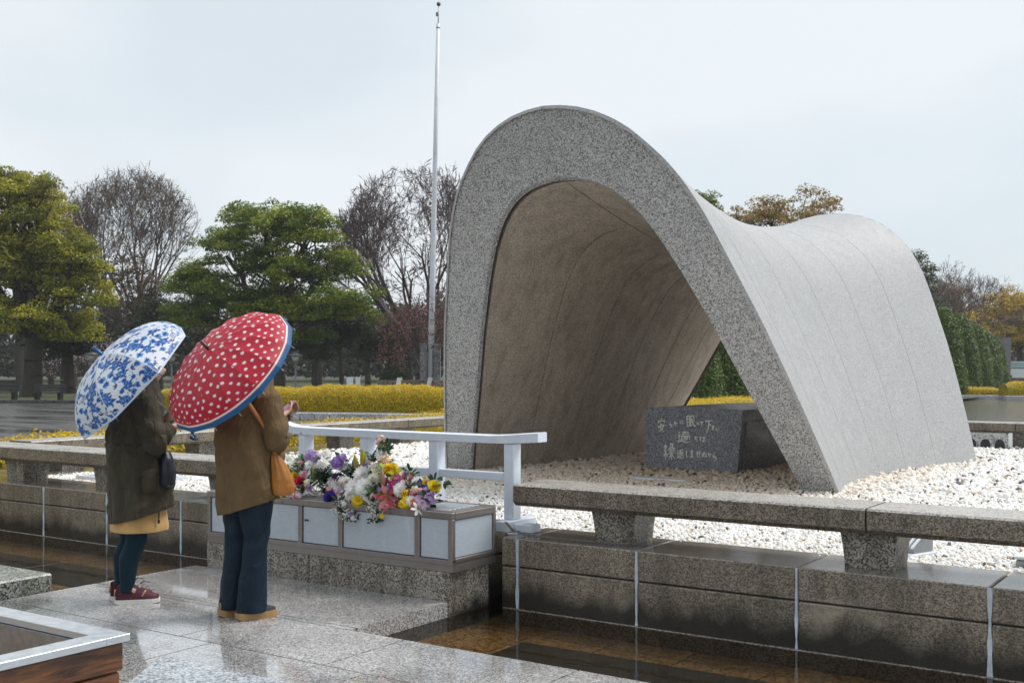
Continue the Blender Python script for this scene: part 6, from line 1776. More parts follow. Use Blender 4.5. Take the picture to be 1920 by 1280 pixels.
def leafy_tree(name, label, base_u, D, blobs, n_clump, n_leaf, cl_r, leaf, cols, rng, trunk_r=0.35, forks=None, group=None, flat=0.42, base_z=0.0, cat='tree', twigs=True, gap=0.0, top_bias=0.5):
    """trunk and limbs reaching into layered leaf clumps.  blobs: (u, v, ru, rv) tangents of the crown masses at distance D"""
    bx, by, _ = far(base_u, D)
    t = thing(name, label, cat, (bx, by, base_z), 0, group)
    o = np.array([bx, by, base_z]); k = D / 2120.0
    right = np.array([cs, sn, 0]); away = np.array([-sn, cs, 0])
    B = []
    for (u, v, ru, rv) in blobs:
        c = np.array([*far(u, D)[:2], height_at(v, D)]); c = c + away * rng.uniform(-0.35, 0.35) * ru * k
        B.append((c, ru * k, rv * k))
    area = np.array([b[1] * b[2] for b in B]); prob = area / area.sum()
    cl = []
    tries = 0
    while len(cl) < n_clump and tries < n_clump * 40:
        tries += 1
        i = rng.choice(len(B), p=prob); c, rl, rv_ = B[i]
        d = rng.normal(size=3); d /= np.linalg.norm(d)
        if d[2] < -0.55: continue
        q = rng.uniform(0.62, 1.0) if rng.random() < 0.75 else rng.uniform(0.2, 0.62)
        p = c + right * d[0] * rl * q + away * d[1] * rl * 0.85 * q + np.array([0, 0, d[2] * rv_ * q])
        deep = False
        for j, (c2, rl2, rv2) in enumerate(B):
            if j == i: continue
            e = p - c2; m_ = (e @ right / rl2) ** 2 + (e @ away / (rl2 * 0.85)) ** 2 + (e[2] / rv2) ** 2
            if m_ < 0.3: deep = True
        if deep: continue
        cl.append(p)
    cl = np.array(cl)
    # leaves
    R_ = cl_r * rng.uniform(0.6, 1.3, len(cl))
    cnt = np.maximum(10, (n_leaf * (R_ / cl_r) ** 2)).astype(int)
    idx = np.repeat(np.arange(len(cl)), cnt)
    d = rng.normal(size=(len(idx), 3)); d /= np.linalg.norm(d, axis=1, keepdims=True)
    rr = rng.uniform(0.35, 1.0, len(idx)) ** 0.6
    off = d * (R_[idx] * rr)[:, None] * np.array([1, 1, flat])
    # layered sprays: edges droop
    off[:, 2] -= 0.28 * R_[idx] * (np.hypot(d[:, 0], d[:, 1]) * rr) ** 2
    cen = cl[idx] + off
    nrm = d * 0.5 + np.array([0, 0, 0.8])
    pal = np.array(cols)                                  # old leaf, mid leaf, young leaf
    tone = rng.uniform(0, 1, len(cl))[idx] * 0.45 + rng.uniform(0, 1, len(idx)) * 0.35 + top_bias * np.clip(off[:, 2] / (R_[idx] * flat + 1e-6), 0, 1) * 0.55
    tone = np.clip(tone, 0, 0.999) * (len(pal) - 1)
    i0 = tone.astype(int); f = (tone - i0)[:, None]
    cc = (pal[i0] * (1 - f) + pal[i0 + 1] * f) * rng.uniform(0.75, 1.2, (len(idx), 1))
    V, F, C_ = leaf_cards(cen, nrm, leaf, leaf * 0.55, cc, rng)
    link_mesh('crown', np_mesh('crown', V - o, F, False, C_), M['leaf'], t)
    # wood
    segs = []
    cz = min(c[2] - rv_ * 0.55 for c, rl, rv_ in B)
    fork = np.array([bx, by, max(base_z + 1.6, cz)]) + rng.normal(0, 0.15, 3) * np.array([1, 1, 0])
    limb(segs, np.array([bx, by, base_z - 0.1]), fork, trunk_r * 1.15, trunk_r * 0.8, rng, 5, 0.06, 10)
    for c, rl, rv_ in B:
        mid = c - np.array([0, 0, rv_ * 0.25])
        pts = limb(segs, fork, mid, trunk_r * 0.5, trunk_r * 0.22, rng, 7, 0.16, 7, 0.05)
        near_ = [p for p in cl if (((p - c) @ right) / rl) ** 2 + ((p - c)[2] / rv_) ** 2 < 1.2]
        rng.shuffle(near_)
        for p in near_[:14]:
            st_ = pts[rng.integers(3, len(pts))]
            limb(segs, st_, p - np.array([0, 0, cl_r * 0.15]), trunk_r * 0.16, trunk_r * 0.05, rng, 5, 0.16, 5, -0.05)
    V, F = tube_net(segs)
    link_mesh('trunk', np_mesh('trunk', V - o, F, True), M['bark'], t)
    return t

def bare_tree(name, label, base_u, D, H, spread, rng, levels=7, trunk_h=0.22, trunk_r=0.3, up=0.10, mat=None, group=None, lean=0.0, buds=None, base_z=0.0, ang=0.52, kids=(2, 3), twig_r=0.010, first=5, side=0.45, env=None, twigs=None):
    bx, by, _ = far(base_u, D)
    t = thing(name, label, 'tree', (bx, by, base_z), 0, group)
    o = np.array([bx, by, base_z]); right = np.array([cs, sn, 0])
    segs, tips = [], []
    def grow(p, d, L, r, lv):
        n = 3 if lv > 1 else 2
        q = p
        for i in range(n):
            d = d + rng.normal(0, 0.09, 3) + np.array([0, 0, up * 0.5]); d = d / np.linalg.norm(d)
            e = q + d * L / n
            r1 = r * (1 - 0.30 * (i + 1) / n)
            segs.append((q, e, r * (1 - 0.30 * i / n), r1, 6 if r > 0.06 else (4 if r > 0.025 else 3))); q = e
            if env:
                g_ = ((e[0] - bx) ** 2 + (e[1] - by) ** 2) / env[0] ** 2 + (max(0.0, e[2] - env[2]) / env[1]) ** 2
                if g_ > 1.0 + rng.normal(0, 0.06): tips.append(e); return
            if lv <= levels - 2 and lv > 0 and rng.random() < side:
                s_ = rng.normal(size=3); s_ -= s_ @ d * d; s_ /= np.linalg.norm(s_)
                grow(q, d * 0.75 + s_ * 0.65, L * 0.55, max(twig_r, r1 * 0.4), lv - 2 if lv > 2 else 0)
        if lv <= 0: tips.append(q); return
        k = rng.integers(kids[0], kids[1] + 1)
        a0 = rng.uniform(0, 6.28); u_ = np.cross(d, (0.2, 0.5, 0.8)); u_ /= np.linalg.norm(u_); w_ = np.cross(d, u_)
        for i in range(k):
            a = a0 + 6.283 * i / k + rng.normal(0, 0.3); th = ang * rng.uniform(0.5, 1.25)
            dd = d * math.cos(th) + (u_ * math.cos(a) + w_ * math.sin(a)) * math.sin(th)
            grow(q, dd, L * rng.uniform(0.70, 0.92), max(twig_r, r1 * (0.72 if k == 2 else 0.62)), lv - 1)
    base = np.array([bx, by, base_z - 0.1]); fork = np.array([bx, by, base_z + H * trunk_h]) + right * lean * H * trunk_h
    limb(segs, base, fork, trunk_r * 1.2, trunk_r * 0.85, rng, 4, 0.05, 9)
    tot = sum(0.81 ** i for i in range(levels))
    L0 = H * (1 - trunk_h) / tot * 1.12
    for i in range(first):
        a = 6.283 * i / first + rng.normal(0, 0.25)
        d = np.array([math.cos(a) * spread, math.sin(a) * spread, 1.0]); d /= np.linalg.norm(d)
        grow(fork, d, L0 * rng.uniform(0.9, 1.15), trunk_r * 0.5, levels - 1)
    V, F = tube_net(segs)
    link_mesh('branches', np_mesh('branches', V - o, F, True), mat or M['bark_purple'], t)
    if twigs:
        n_, tl, tw, tc = twigs
        P = np.array(tips); idx = rng.integers(0, len(P), n_)
        d = rng.normal(0, 0.75, (n_, 3)) + np.array([0, 0, 0.9]); d /= np.linalg.norm(d, axis=1, keepdims=True)
        l = tl * rng.uniform(0.5, 1.3, (n_, 1)); a = P[idx] - d * l * rng.uniform(0, 0.6, (n_, 1))
        w_ = np.cross(d, rng.normal(size=(n_, 3))); w_ /= np.linalg.norm(w_, axis=1, keepdims=True)
        V = np.stack([a - w_ * tw, a + w_ * tw, a + d * l * 0.6 + w_ * tw * 0.8 + rng.normal(0, 0.03, (n_, 3)), a + d * l], 1).reshape(-1, 3)
        link_mesh('twigs', np_mesh('twigs', V - o, np.arange(n_ * 4).reshape(-1, 4), False, np.tile(np.array(tc), (n_ * 4, 1)) * np.repeat(rng.uniform(0.7, 1.3, (n_, 1)), 4, 0)), M['leaf'], t)
    if buds:
        n_, size, cols = buds
        P = np.array(tips); idx = rng.integers(0, len(P), n_)
        cen = P[idx] + rng.normal(0, size * 0.9, (n_, 3))
        pal = np.array(cols); cc = pal[rng.integers(0, len(pal), n_)] * rng.uniform(0.7, 1.2, (n_, 1))
        V, F, C_ = leaf_cards(cen, rng.normal(0, 1, (n_, 3)), size, size * 0.7, cc, rng)
        link_mesh('buds', np_mesh('buds', V - o, F, False, C_), M['leaf'], t)
    return t

OLD, MIDG, YNG, YEL_G = (0.05, 0.075, 0.014), (0.17, 0.19, 0.022), (0.33, 0.33, 0.03), (0.50, 0.45, 0.038)
rg = np.random.default_rng
# --- the two big evergreens
leafy_tree('camphor_tree', 'huge yellow-green evergreen at the left edge behind the benches', 55, 60,
    [(15, 395, 115, 72), (110, 465, 74, 60), (-20, 345, 70, 40), (160, 480, 38, 34), (-40, 480, 110, 90), (60, 520, 110, 70), (140, 540, 62, 55), (20, 600, 110, 50), (125, 610, 65, 42), (-70, 590, 80, 60), (60, 360, 60, 40)],
    540, 190, 0.72, 0.165, [OLD, MIDG, YNG, YEL_G, (0.56, 0.49, 0.045)], rg(21), 0.5, group='trees behind the plaza', base_z=0.0, top_bias=0.75)
leafy_tree('camphor_tree', 'broad dark green evergreen in the middle behind the red umbrella', 520, 62,
    [(500, 425, 85, 52), (580, 430, 60, 45), (430, 470, 75, 50), (360, 530, 58, 45), (520, 500, 90, 50), (615, 500, 62, 45), (430, 560, 100, 55), (560, 570, 95, 48), (650, 575, 75, 50), (500, 620, 110, 36), (350, 590, 50, 34)],
    600, 175, 0.66, 0.155, [(0.040, 0.085, 0.018), (0.12, 0.19, 0.030), (0.23, 0.30, 0.036), (0.40, 0.41, 0.04), (0.50, 0.46, 0.04)], rg(22), 0.42, group='trees behind the plaza', top_bias=0.55)
# --- bare trees
bare_tree('zelkova_tree', 'tall bare tree with upright twigs between the two evergreens', 250, 90, 19.0, 0.62, rg(31), levels=8, trunk_h=0.2, trunk_r=0.4, up=0.15, ang=0.34, kids=(2, 3), side=0.42, group='bare trees', buds=(2600, 0.13, [(0.30, 0.20, 0.05), (0.20, 0.13, 0.06), (0.26, 0.21, 0.05)]), first=9, twig_r=0.016, env=(6.3, 9.6, 7.4), twigs=(2600, 0.8, 0.007, (0.16, 0.115, 0.10)))
bare_tree('zelkova_tree', 'second bare tree with reddish twigs just left of the tall bare one', 135, 98, 18.0, 0.45, rg(37), levels=7, trunk_h=0.24, trunk_r=0.4, up=0.15, ang=0.34, kids=(2, 2), side=0.5, group='bare trees', buds=(3000, 0.15, [(0.30, 0.19, 0.06), (0.30, 0.21, 0.05)]), first=7, twig_r=0.016, env=(4.6, 9.0, 9.4), twigs=(2000, 0.8, 0.007, (0.18, 0.12, 0.10)))
bare_tree('zelkova_tree', 'wide bare fan-shaped tree beside the flag pole', 792, 66, 16.5, 1.0, rg(33), levels=8, trunk_h=0.15, trunk_r=0.40, up=0.05, ang=0.34, kids=(2, 3), side=0.5, group='bare trees', first=12, twig_r=0.014, buds=(1800, 0.08, [(0.16, 0.08, 0.07), (0.12, 0.07, 0.05)]), env=(5.7, 8.2, 5.0), mat=M['bark_purple'], twigs=(5200, 0.62, 0.0065, (0.15, 0.105, 0.105)))
bare_tree('zelkova_tree', 'bare tree with grey twigs behind the clipped conifers on the right', 1800, 105, 10.0, 0.75, rg(35), levels=7, trunk_h=0.25, trunk_r=0.3, up=0.08, ang=0.5, group='bare trees', first=5, twig_r=0.016, buds=(3600, 0.12, [(0.30, 0.20, 0.11), (0.38, 0.27, 0.12), (0.26, 0.17, 0.13)]))
bare_tree('cherry_tree', 'small reddish cherry tree in bud around the foot of the flag pole', 800, 56, 5.0, 0.95, rg(36), levels=6, trunk_h=0.25, trunk_r=0.16, up=0.02, ang=0.6, group='budding cherry trees', first=5, twig_r=0.011, mat=M['bark'], buds=(5200, 0.085, [(0.22, 0.07, 0.06), (0.30, 0.14, 0.12), (0.16, 0.06, 0.045), (0.36, 0.20, 0.19)]))
bare_tree('cherry_tree', 'pale pink blossoming cherry half hidden by the blue umbrella', 158, 72, 3.4, 0.8, rg(38), levels=5, trunk_h=0.3, trunk_r=0.1, up=0.02, ang=0.6, group='budding cherry trees', first=4, twig_r=0.012, mat=M['bark'], buds=(1700, 0.11, [(0.62, 0.48, 0.52), (0.55, 0.40, 0.45)]))
# --- brown and yellow crowns
leafy_tree('autumn_tree', 'orange-yellow treetop at the upper left corner of the woods', 40, 84, [(25, 355, 60, 45), (85, 385, 45, 45)], 70, 150, 0.8, 0.17, [(0.10, 0.06, 0.02), (0.24, 0.14, 0.03), (0.34, 0.22, 0.04)], rg(41), 0.3, group='brown and yellow trees')
leafy_tree('autumn_tree', 'thin brown and ochre tree under the tall bare tree', 262, 80, [(225, 520, 55, 50), (285, 560, 60, 45), (235, 590, 60, 45), (310, 610, 50, 40)], 120, 80, 0.8, 0.17, [(0.035, 0.025, 0.017), (0.085, 0.056, 0.026), (0.20, 0.135, 0.03)], rg(42), 0.26, group='brown and yellow trees')
leafy_tree('autumn_tree', 'bronze-leaved treetop showing above the saddle of the arch', 1450, 70, [(1450, 405, 70, 38), (1515, 395, 58, 45), (1380, 412, 50, 32), (1450, 480, 120, 60)], 190, 120, 0.62, 0.15, [(0.16, 0.11, 0.035), (0.36, 0.24, 0.06), (0.54, 0.38, 0.08)], rg(43), 0.3, group='brown and yellow trees', twigs=True)
leafy_tree('autumn_tree', 'dark green treetop peeking above the near shoulder of the arch', 1318, 62, [(1318, 385, 30, 34), (1330, 440, 50, 45)], 60, 140, 0.55, 0.14, [OLD, MIDG, YNG], rg(44), 0.25, group='brown and yellow trees')
leafy_tree('autumn_tree', 'golden yellow tree at the right edge', 1915, 118, [(1890, 575, 42, 38), (1950, 590, 60, 50), (1880, 625, 50, 28), (1930, 640, 55, 30), (1842, 610, 36, 30)], 220, 190, 1.0, 0.24, [(0.46, 0.32, 0.05), (0.70, 0.52, 0.08), (0.80, 0.64, 0.11)], rg(45), 0.4, group='brown and yellow trees')
leafy_tree('autumn_tree', 'brownish crown between the bare tree and the golden tree on the right', 1825, 124, [(1800, 595, 45, 34), (1850, 590, 40, 30), (1780, 560, 36, 34)], 90, 120, 1.0, 0.2, [(0.34, 0.23, 0.10), (0.48, 0.34, 0.14), (0.60, 0.44, 0.16)], rg(46), 0.35, group='brown and yellow trees')
leafy_tree('autumn_tree', 'dark evergreen just behind the far shoulder of the arch', 1722, 92, [(1725, 530, 34, 58), (1735, 600, 36, 60)], 80, 150, 0.8, 0.18, [OLD, (0.026, 0.045, 0.014), MIDG], rg(47), 0.3, group='brown and yellow trees')
# --- shaded trees further back: own trunk and crown each
back = [(-30, 84, 3), (95, 92, 0), (128, 68, 2), (205, 100, 1), (300, 74, 3), (352, 94, 0), (405, 82, 1), (470, 98, 2), (590, 80, 0), (600, 104, 1), (642, 74, 3), (690, 92, 0), (728, 82, 2), (770, 100, 1), (845, 90, 0)]
desc = ['dark leafy tree', 'grey-brown thinly leaved tree', 'thick-trunked dark tree', 'slender dark green tree']
place_ = ['at the far left edge behind the benches', 'behind the right-hand bench', 'with a stout trunk beside the right-hand bench', 'deep in the wood above the blue umbrella', 'directly left of the middle evergreen', 'between the two umbrellas in the wood', 'behind the red umbrella, nearest its handle side', 'far behind the red umbrella', 'behind the white boards, on their left', 'deepest in the wood right of the red umbrella', 'in front of the white boards', 'just right of the white boards', 'left of the stone steps', 'behind the stone steps', 'behind the left leg of the arch']
for i, (u, D, k) in enumerate(back):
    r_ = rg(60 + i); w = (60, 52, 66, 42)[k] * 70 / D; hgt = (610, 600, 600, 585)[k] + r_.uniform(-12, 12)
    pal = ([(0.010, 0.016, 0.007), (0.022, 0.034, 0.012), (0.045, 0.055, 0.018)], [(0.030, 0.026, 0.020), (0.055, 0.048, 0.034), (0.085, 0.072, 0.045)], [(0.010, 0.014, 0.008), (0.020, 0.028, 0.012), (0.038, 0.042, 0.018)], [(0.012, 0.020, 0.008), (0.028, 0.044, 0.014), (0.055, 0.070, 0.020)])[k]
    leafy_tree('wood_tree', f'{desc[k]} {place_[i]}', u, D, [(u, hgt, w, 44), (u - w * 0.6, hgt + 28, w * 0.75, 34), (u + w * 0.6, hgt + 24, w * 0.75, 34), (u, hgt + 52, w * 0.8, 20)], 95, (95, 60, 95, 85)[k], 0.95, 0.2, pal, r_, (0.24, 0.2, 0.42, 0.16)[k], group='shaded trees of the wood')
# --- the wood beyond, one mass
def far_wood():
    r_ = rg(90); n = 34000
    u = r_.uniform(-260, 860, n); D = r_.uniform(118, 150, n)
    ridge = 572 + 22 * np.sin(u * 0.021) + 14 * np.sin(u * 0.057 + 1)
    v = ridge + (705 - ridge) * r_.uniform(0, 1, n) ** 0.8
    X = (u - 960) / 2120 * D; Z = 1.57 - (v - 690) * D / 2120
    P = np.stack([X * cs - D * sn, X * sn + D * cs, np.maximum(Z, 0.1)], 1)
    lump = np.sin(P[:, 0] * 0.9) + np.sin(P[:, 1] * 1.1 + 2) + np.sin(Z * 2.3)
    P = P[lump > -1.5]; n = len(P)
    pal = np.array([(0.020, 0.026, 0.014), (0.035, 0.038, 0.022), (0.055, 0.046, 0.034), (0.030, 0.034, 0.018)])
    c = pal[r_.integers(0, 4, n)] * r_.uniform(0.7, 1.3, (n, 1))
    return leaf_cards(P, np.tile((0, 0, 0.6), (n, 1)), 0.62, 0.4, c, r_)
V, F, C_ = far_wood()
o = link_mesh('far_wood', np_mesh('far_wood', V, F, False, C_), M['leaf']); o['kind'] = 'stuff'
V, F, C_ = leaf_cards(*(lambda r_: ((lambda u, D, Z: np.stack([(u - 960) / 2120 * D * cs - D * sn, (u - 960) / 2120 * D * sn + D * cs, Z], 1))(r_.uniform(1640, 2300, 12000), r_.uniform(140, 170, 12000), r_.uniform(0, 6.2, 12000) * r_.uniform(0.5, 1, 12000)), np.tile((0, 0, 0.6), (12000, 1)), 0.7, 0.45, np.array([(0.030, 0.040, 0.026), (0.045, 0.050, 0.030), (0.07, 0.058, 0.036)])[r_.integers(0, 3, 12000)], r_))(rg(91)))
o = link_mesh('far_wood', np_mesh('far_wood', V, F, False, C_), M['leaf']); o['kind'] = 'stuff'

# --- clipped conifers in a row along the pond
def conifer(label, u, D, H, Wd, rng):
    bx, by, _ = far(u, D)
    t = thing('clipped_conifer', label, 'conifer', (bx, by, 0), 0, 'row of clipped conifers')
    ph = rng.uniform(0, 6)
    def rad_at(h): return Wd * (1 - 0.42 * h) * np.sqrt(np.clip(1 - h ** 5, 0.0, 1)) * (0.88 + 0.12 * np.minimum(1, h * 8))
    mb = MB(); mb.loft([(0, 0, max(0.02, H * h), float(rad_at(h)) * 0.9, float(rad_at(h)) * 0.9) for h in (0, .15, .3, .45, .6, .75, .86, .93, .98)], 20, True)
    mb.obj('core', M['core_green'], t)
    n = 9000
    h = rng.uniform(0, 1, n) ** 0.9; a = rng.uniform(0, 6.283, n)
    lob = 1 + 0.10 * np.array([mnoise.noise(Vector((math.cos(q) * 1.3 + ph, math.sin(q) * 1.3, H * w * 0.7))) for q, w in zip(a, h)]) + 0.06 * np.array([mnoise.noise(Vector((math.cos(q) * 3.4, math.sin(q) * 3.4 + ph, H * w * 1.9))) for q, w in zip(a, h)])
    r = rad_at(h) * lob * rng.uniform(0.88, 1.03, n)
    P = np.stack([r * np.cos(a), r * np.sin(a), H * h], 1)
    nr = np.stack([np.cos(a), np.sin(a), 0.4 + 0.8 * h], 1)
    pal = np.array([(0.075, 0.125, 0.024), (0.105, 0.165, 0.030), (0.15, 0.205, 0.038)])
    c = pal[rng.integers(0, 3, n)] * rng.uniform(0.85, 1.12, (n, 1))
    V, F, C_ = leaf_cards(P, nr, 0.12, 0.10, c, rng, 0.6)
    link_mesh('foliage', np_mesh('foliage', V, F, False, C_), M['leaf'], t)
cl_ = ['leftmost clipped conifer seen through the arch', 'middle clipped conifer seen through the arch', 'rightmost clipped conifer seen through the arch', 'tallest clipped conifer, touching the far edge of the arch', 'second clipped conifer right of the arch', 'third clipped conifer right of the arch', 'fourth clipped conifer right of the arch', 'last and smallest clipped conifer beside the grey pier']
for i, (u, D, H, w) in enumerate(((1312, 46, 3.2, 1.1), (1362, 49, 4.4, 1.3), (1412, 52, 4.2, 1.2), (1768, 63, 5.0, 1.35), (1797, 68, 4.9, 1.45), (1822, 74, 4.65, 1.5), (1843, 80, 4.4, 1.5), (1858, 86, 4.1, 1.45))):
    conifer(cl_[i], u, D, H, w, rg(120 + i))

# --- yellow hedges
def hedge(name, label, p0, p1, w, z0, z1, dens, leaf, rng, cols_top, cols_side, round_end=True, group='golden hedges'):
    p0 = np.array(p0[:2]); p1 = np.array(p1[:2]); d = p1 - p0; L = np.linalg.norm(d); ang = math.atan2(d[1], d[0])
    t = thing(name, label, 'hedge', (p0[0], p0[1], z0), ang, group)
    h = z1 - z0; hw = w / 2
    def prof(a):  # rounded box section, a in 0..1 from front foot over the top to back foot
        q = 4.0; th = np.pi * a
        c_, s_ = np.cos(th), np.sin(th)
        return -np.sign(c_) * np.abs(c_) ** (2 / q) * hw, np.abs(s_) ** (2 / q) * h
    n = int(dens * (w + 2 * h) * L)
    x = rng.uniform(0, L, n); a = rng.uniform(0.0, 1.0, n)
    # even out along the outline
    aa = np.linspace(0, 1, 400); py, pz = prof(aa); cum = np.r_[0, np.cumsum(np.hypot(np.diff(py), np.diff(pz)))]; cum /= cum[-1]
    a = np.interp(a, cum, aa)
    y, z = prof(a)
    und = 1 + 0.04 * np.sin(x * 0.9 + 1) + 0.03 * np.sin(x * 2.3)
    e = np.ones(n)
    if round_end:
        m_ = np.minimum(x, L - x) / (0.8 * h + 0.2); e = np.where(m_ < 1, np.sqrt(np.clip(1 - (1 - m_) ** 2, 0.02, 1)), 1)
    lump = 0.035 * np.sin(x * 5.1 + y * 4) * np.sin(x * 2.7 + 1) + 0.02 * np.sin(x * 11.3 + y * 9 + z * 8)
    y2 = y * (0.6 + 0.4 * e) * (1 + lump / hw) + rng.normal(0, 0.028, n); z2 = z * und * e + lump * (z / h) + rng.normal(0, 0.026, n)
    P = np.stack([x, y2 + hw, np.maximum(z2, 0.01)], 1)
    nr = np.stack([np.zeros(n), y / hw * 0.9, (z / h) ** 3 * 1.2], 1)
    up_ = np.clip((z / h - 0.45) / 0.5, 0, 1)
    ct = np.array(cols_top)[rng.integers(0, len(cols_top), n)]; cd = np.array(cols_side)[rng.integers(0, len(cols_side), n)]
    mix_ = (rng.uniform(0, 1, n) < up_ ** 0.8)[:, None]
    c = np.where(mix_, ct, cd) * rng.uniform(0.72, 1.15, (n, 1))
    V, F, C_ = leaf_cards(P, nr, leaf, leaf * 0.6, c, rng, 0.42)
    link_mesh('foliage', np_mesh('foliage', V, F, False, C_), M['leaf'], t)
    core = MB(); m = 14; vs_ = []
    for xx in (0.15 * h, L - 0.15 * h):
        for k in range(m):
            yy, zz = prof(k / (m - 1)); vs_.append((xx, float(yy) * 0.93 + hw, float(zz) * 0.90))
    core.add(vs_, [tuple(range(m))[::-1], tuple(range(m, 2 * m))] + [(k, k + 1, m + k + 1, m + k) for k in range(m - 1)] + [(m - 1, 0, m, 2 * m - 1)])
    core.obj('core', M['core_yellow'], t)
GT = [(0.66, 0.45, 0.010), (0.74, 0.53, 0.012), (0.58, 0.42, 0.014)]; GS = [(0.54, 0.43, 0.012), (0.66, 0.49, 0.010), (0.38, 0.34, 0.014), (0.74, 0.53, 0.010)]
hedge('golden_hedge', 'long thick golden hedge behind the two visitors', far(288, 37.2), far(870, 34.4), 1.7, 0.2, 0.96, 1000, 0.055, rg(201), GT, GS)
hedge('golden_hedge', 'low golden hedge outside the left stone rail', (-13.0, 3.0), (-13.0, 33.0), 0.9, 0.0, 0.66, 620, 0.05, rg(202), GT, GS)
hedge('golden_hedge', 'thin golden hedge strip seen under the arch above the stone chest', far(1260, 37.0), far(1500, 41.0), 0.8, 0.0, 0.52, 700, 0.055, rg(203), GT, GT)
hedge('golden_hedge', 'low golden hedge at the foot of the clipped conifers', far(1700, 62.5), far(1884, 62.5), 1.3, 0.0, 0.50, 420, 0.08, rg(204), GT, GS)
hedge('golden_hedge', 'taller golden hedge at the right edge by the pond', far(1886, 60.5), far(2080, 60.0), 1.6, 0.05, 0.78, 420, 0.08, rg(205), GT, GS)
kerb_run('hedge_kerb', 'pale kerb of cut blocks below the long golden hedge', far(480, 34.9), far(880, 32.9), 14, 0.45, 0.0, 0.21, M['kerb'])
kerb_run('pond_kerb', 'far kerb of the pond', far(1660, 61.6), far(1884, 61.2), 6, 0.5, -0.3, 0.10, M['kerb'])
kerb_run('pond_kerb', 'far kerb of the pond at the right edge', far(1886, 60.0), far(2150, 59.4), 7, 0.5, -0.3, 0.10, M['kerb'])
a_, b_, c_, d_ = (-8.0, 18.9), (46, 18.9), far(2750, 60.8)[:2], far(1500, 61.4)[:2]
struct('pond_water', MB().add([(x, y, -0.12) for x, y in (a_, b_, c_, d_)], [(0, 1, 2, 3)]), M['pond_water'])
e_, f_ = far(1500, 76)[:2], far(940, 51.4)[:2]
struct('lawn_beside_pond', MB().add([(x, y, -0.02) for x, y in ((-13.6, 18.95), (-8.05, 18.95), (d_[0] - 0.1, d_[1]), e_, f_)], [(0, 1, 2, 3, 4)]), M['grass'])
# round shrub beside the steps
rb = rg(230); bx, by, _ = far(742, 58)
t = thing('round_shrub', 'dark rounded shrub left of the stone steps', 'shrub', (bx, by, 0))
n = 5200; d = rb.normal(size=(n, 3)); d /= np.linalg.norm(d, axis=1, keepdims=True)
P = d * np.array([0.85, 0.85, 0.9]) * rb.uniform(0.8, 1.02, (n, 1)) * (1 + 0.08 * np.sin(5 * d[:, :1] * 2 + 3 * d[:, 1:2])); P[:, 2] += 0.92
V, F, C_ = leaf_cards(P, d, 0.09, 0.05, np.array([(0.016, 0.028, 0.010), (0.030, 0.045, 0.014), (0.05, 0.06, 0.02)])[rb.integers(0, 3, n)], rb, 0.5)
link_mesh('foliage', np_mesh('foliage', V, F, False, C_), M['leaf'], t)
MB().ball((0, 0, 0.92), (0.68, 0.68, 0.72), 14, 9).obj('core', M['core_green'], t)
MB().tube([(0, 0, -0.05), (0, 0, 0.4)], 0.06, 7).obj('trunk', M['bark'], t)
# ================================================================== far furniture and buildings
M['pole'] = plain('pole_white_paint', (0.66, 0.69, 0.73), 0.4, var=0.14, scale=1.2)
M['ball_grey'] = plain('pole_ball', (0.14, 0.12, 0.11), 0.4, 0.3)
fx, fy, _ = far(806, 55.0)
FP = thing('flag_pole', 'very tall white flag pole with a ball on top', 'flag pole', (fx, fy, 0.0))
lean = 0.42
def fpt(h): return (lean * cs * h / 19.0, lean * sn * h / 19.0, h)
MB().tube([fpt(0), fpt(6), fpt(12), fpt(18.3)], [0.155, 0.14, 0.115, 0.088], 16).obj('shaft', M['pole'], FP)
MB().tube([fpt(18.08), fpt(18.13)], 0.098, 16).obj('collar', M['ball_grey'], FP)
MB().tube([fpt(18.3), fpt(19.2)], 0.03, 8).obj('spindle', M['pole'], FP)
MB().ball(fpt(19.26), 0.105, 14, 9).obj('ball', M['ball_grey'], FP)
tr = MB(); p = fpt(18.78)
tr.box(p[0] - 0.14, p[1] - 0.04, p[2] - 0.10, p[0] - 0.03, p[1] + 0.04, p[2] + 0.10, 0.02); tr.obj('truck', M['ball_grey'], FP)
# pedestal slabs and stone steps at its foot
M['pier_grey'] = granite('pedestal_granite', (0.07, 0.07, 0.075), (0.17, 0.17, 0.18), (0.26, 0.26, 0.27), cell=20, rough=0.5, var=0.2)
pd = thing('pole_pedestal', 'pair of tall grey stone slabs clasping the foot of the flag pole', 'pedestal', (fx, fy, 0.0), CAM_YAW)
for x0, x1 in ((-0.46, -0.17), (0.20, 0.52)):
    MB().box(x0, -0.3, 0.0, x1, 0.3, 2.75, 0.02).obj('slab', M['pier_grey'], pd)
MB().box(-0.7, -0.5, 0.0, 0.75, -0.305, 1.0, 0.02).obj('plinth', M['pier_grey'], pd)
M['step_brown'] = granite('brown_step_stone', (0.05, 0.04, 0.03), (0.14, 0.11, 0.085), (0.24, 0.2, 0.16), cell=22, rough=0.6, var=0.3)
sx_, sy_, _ = far(772, 52.5)
sp = thing('stone_steps', 'brown stone steps with pale sloping cheeks left of the flag pole', 'steps', (sx_, sy_, 0), CAM_YAW)
for k in range(5):
    MB().box(-0.62, 0.32 * k, 0.2 * k, 0.62, 0.32 * k + 2.0 - 0.32 * k, 0.2 * (k + 1) - 0.004, 0.01).obj('step', M['step_brown'], sp)
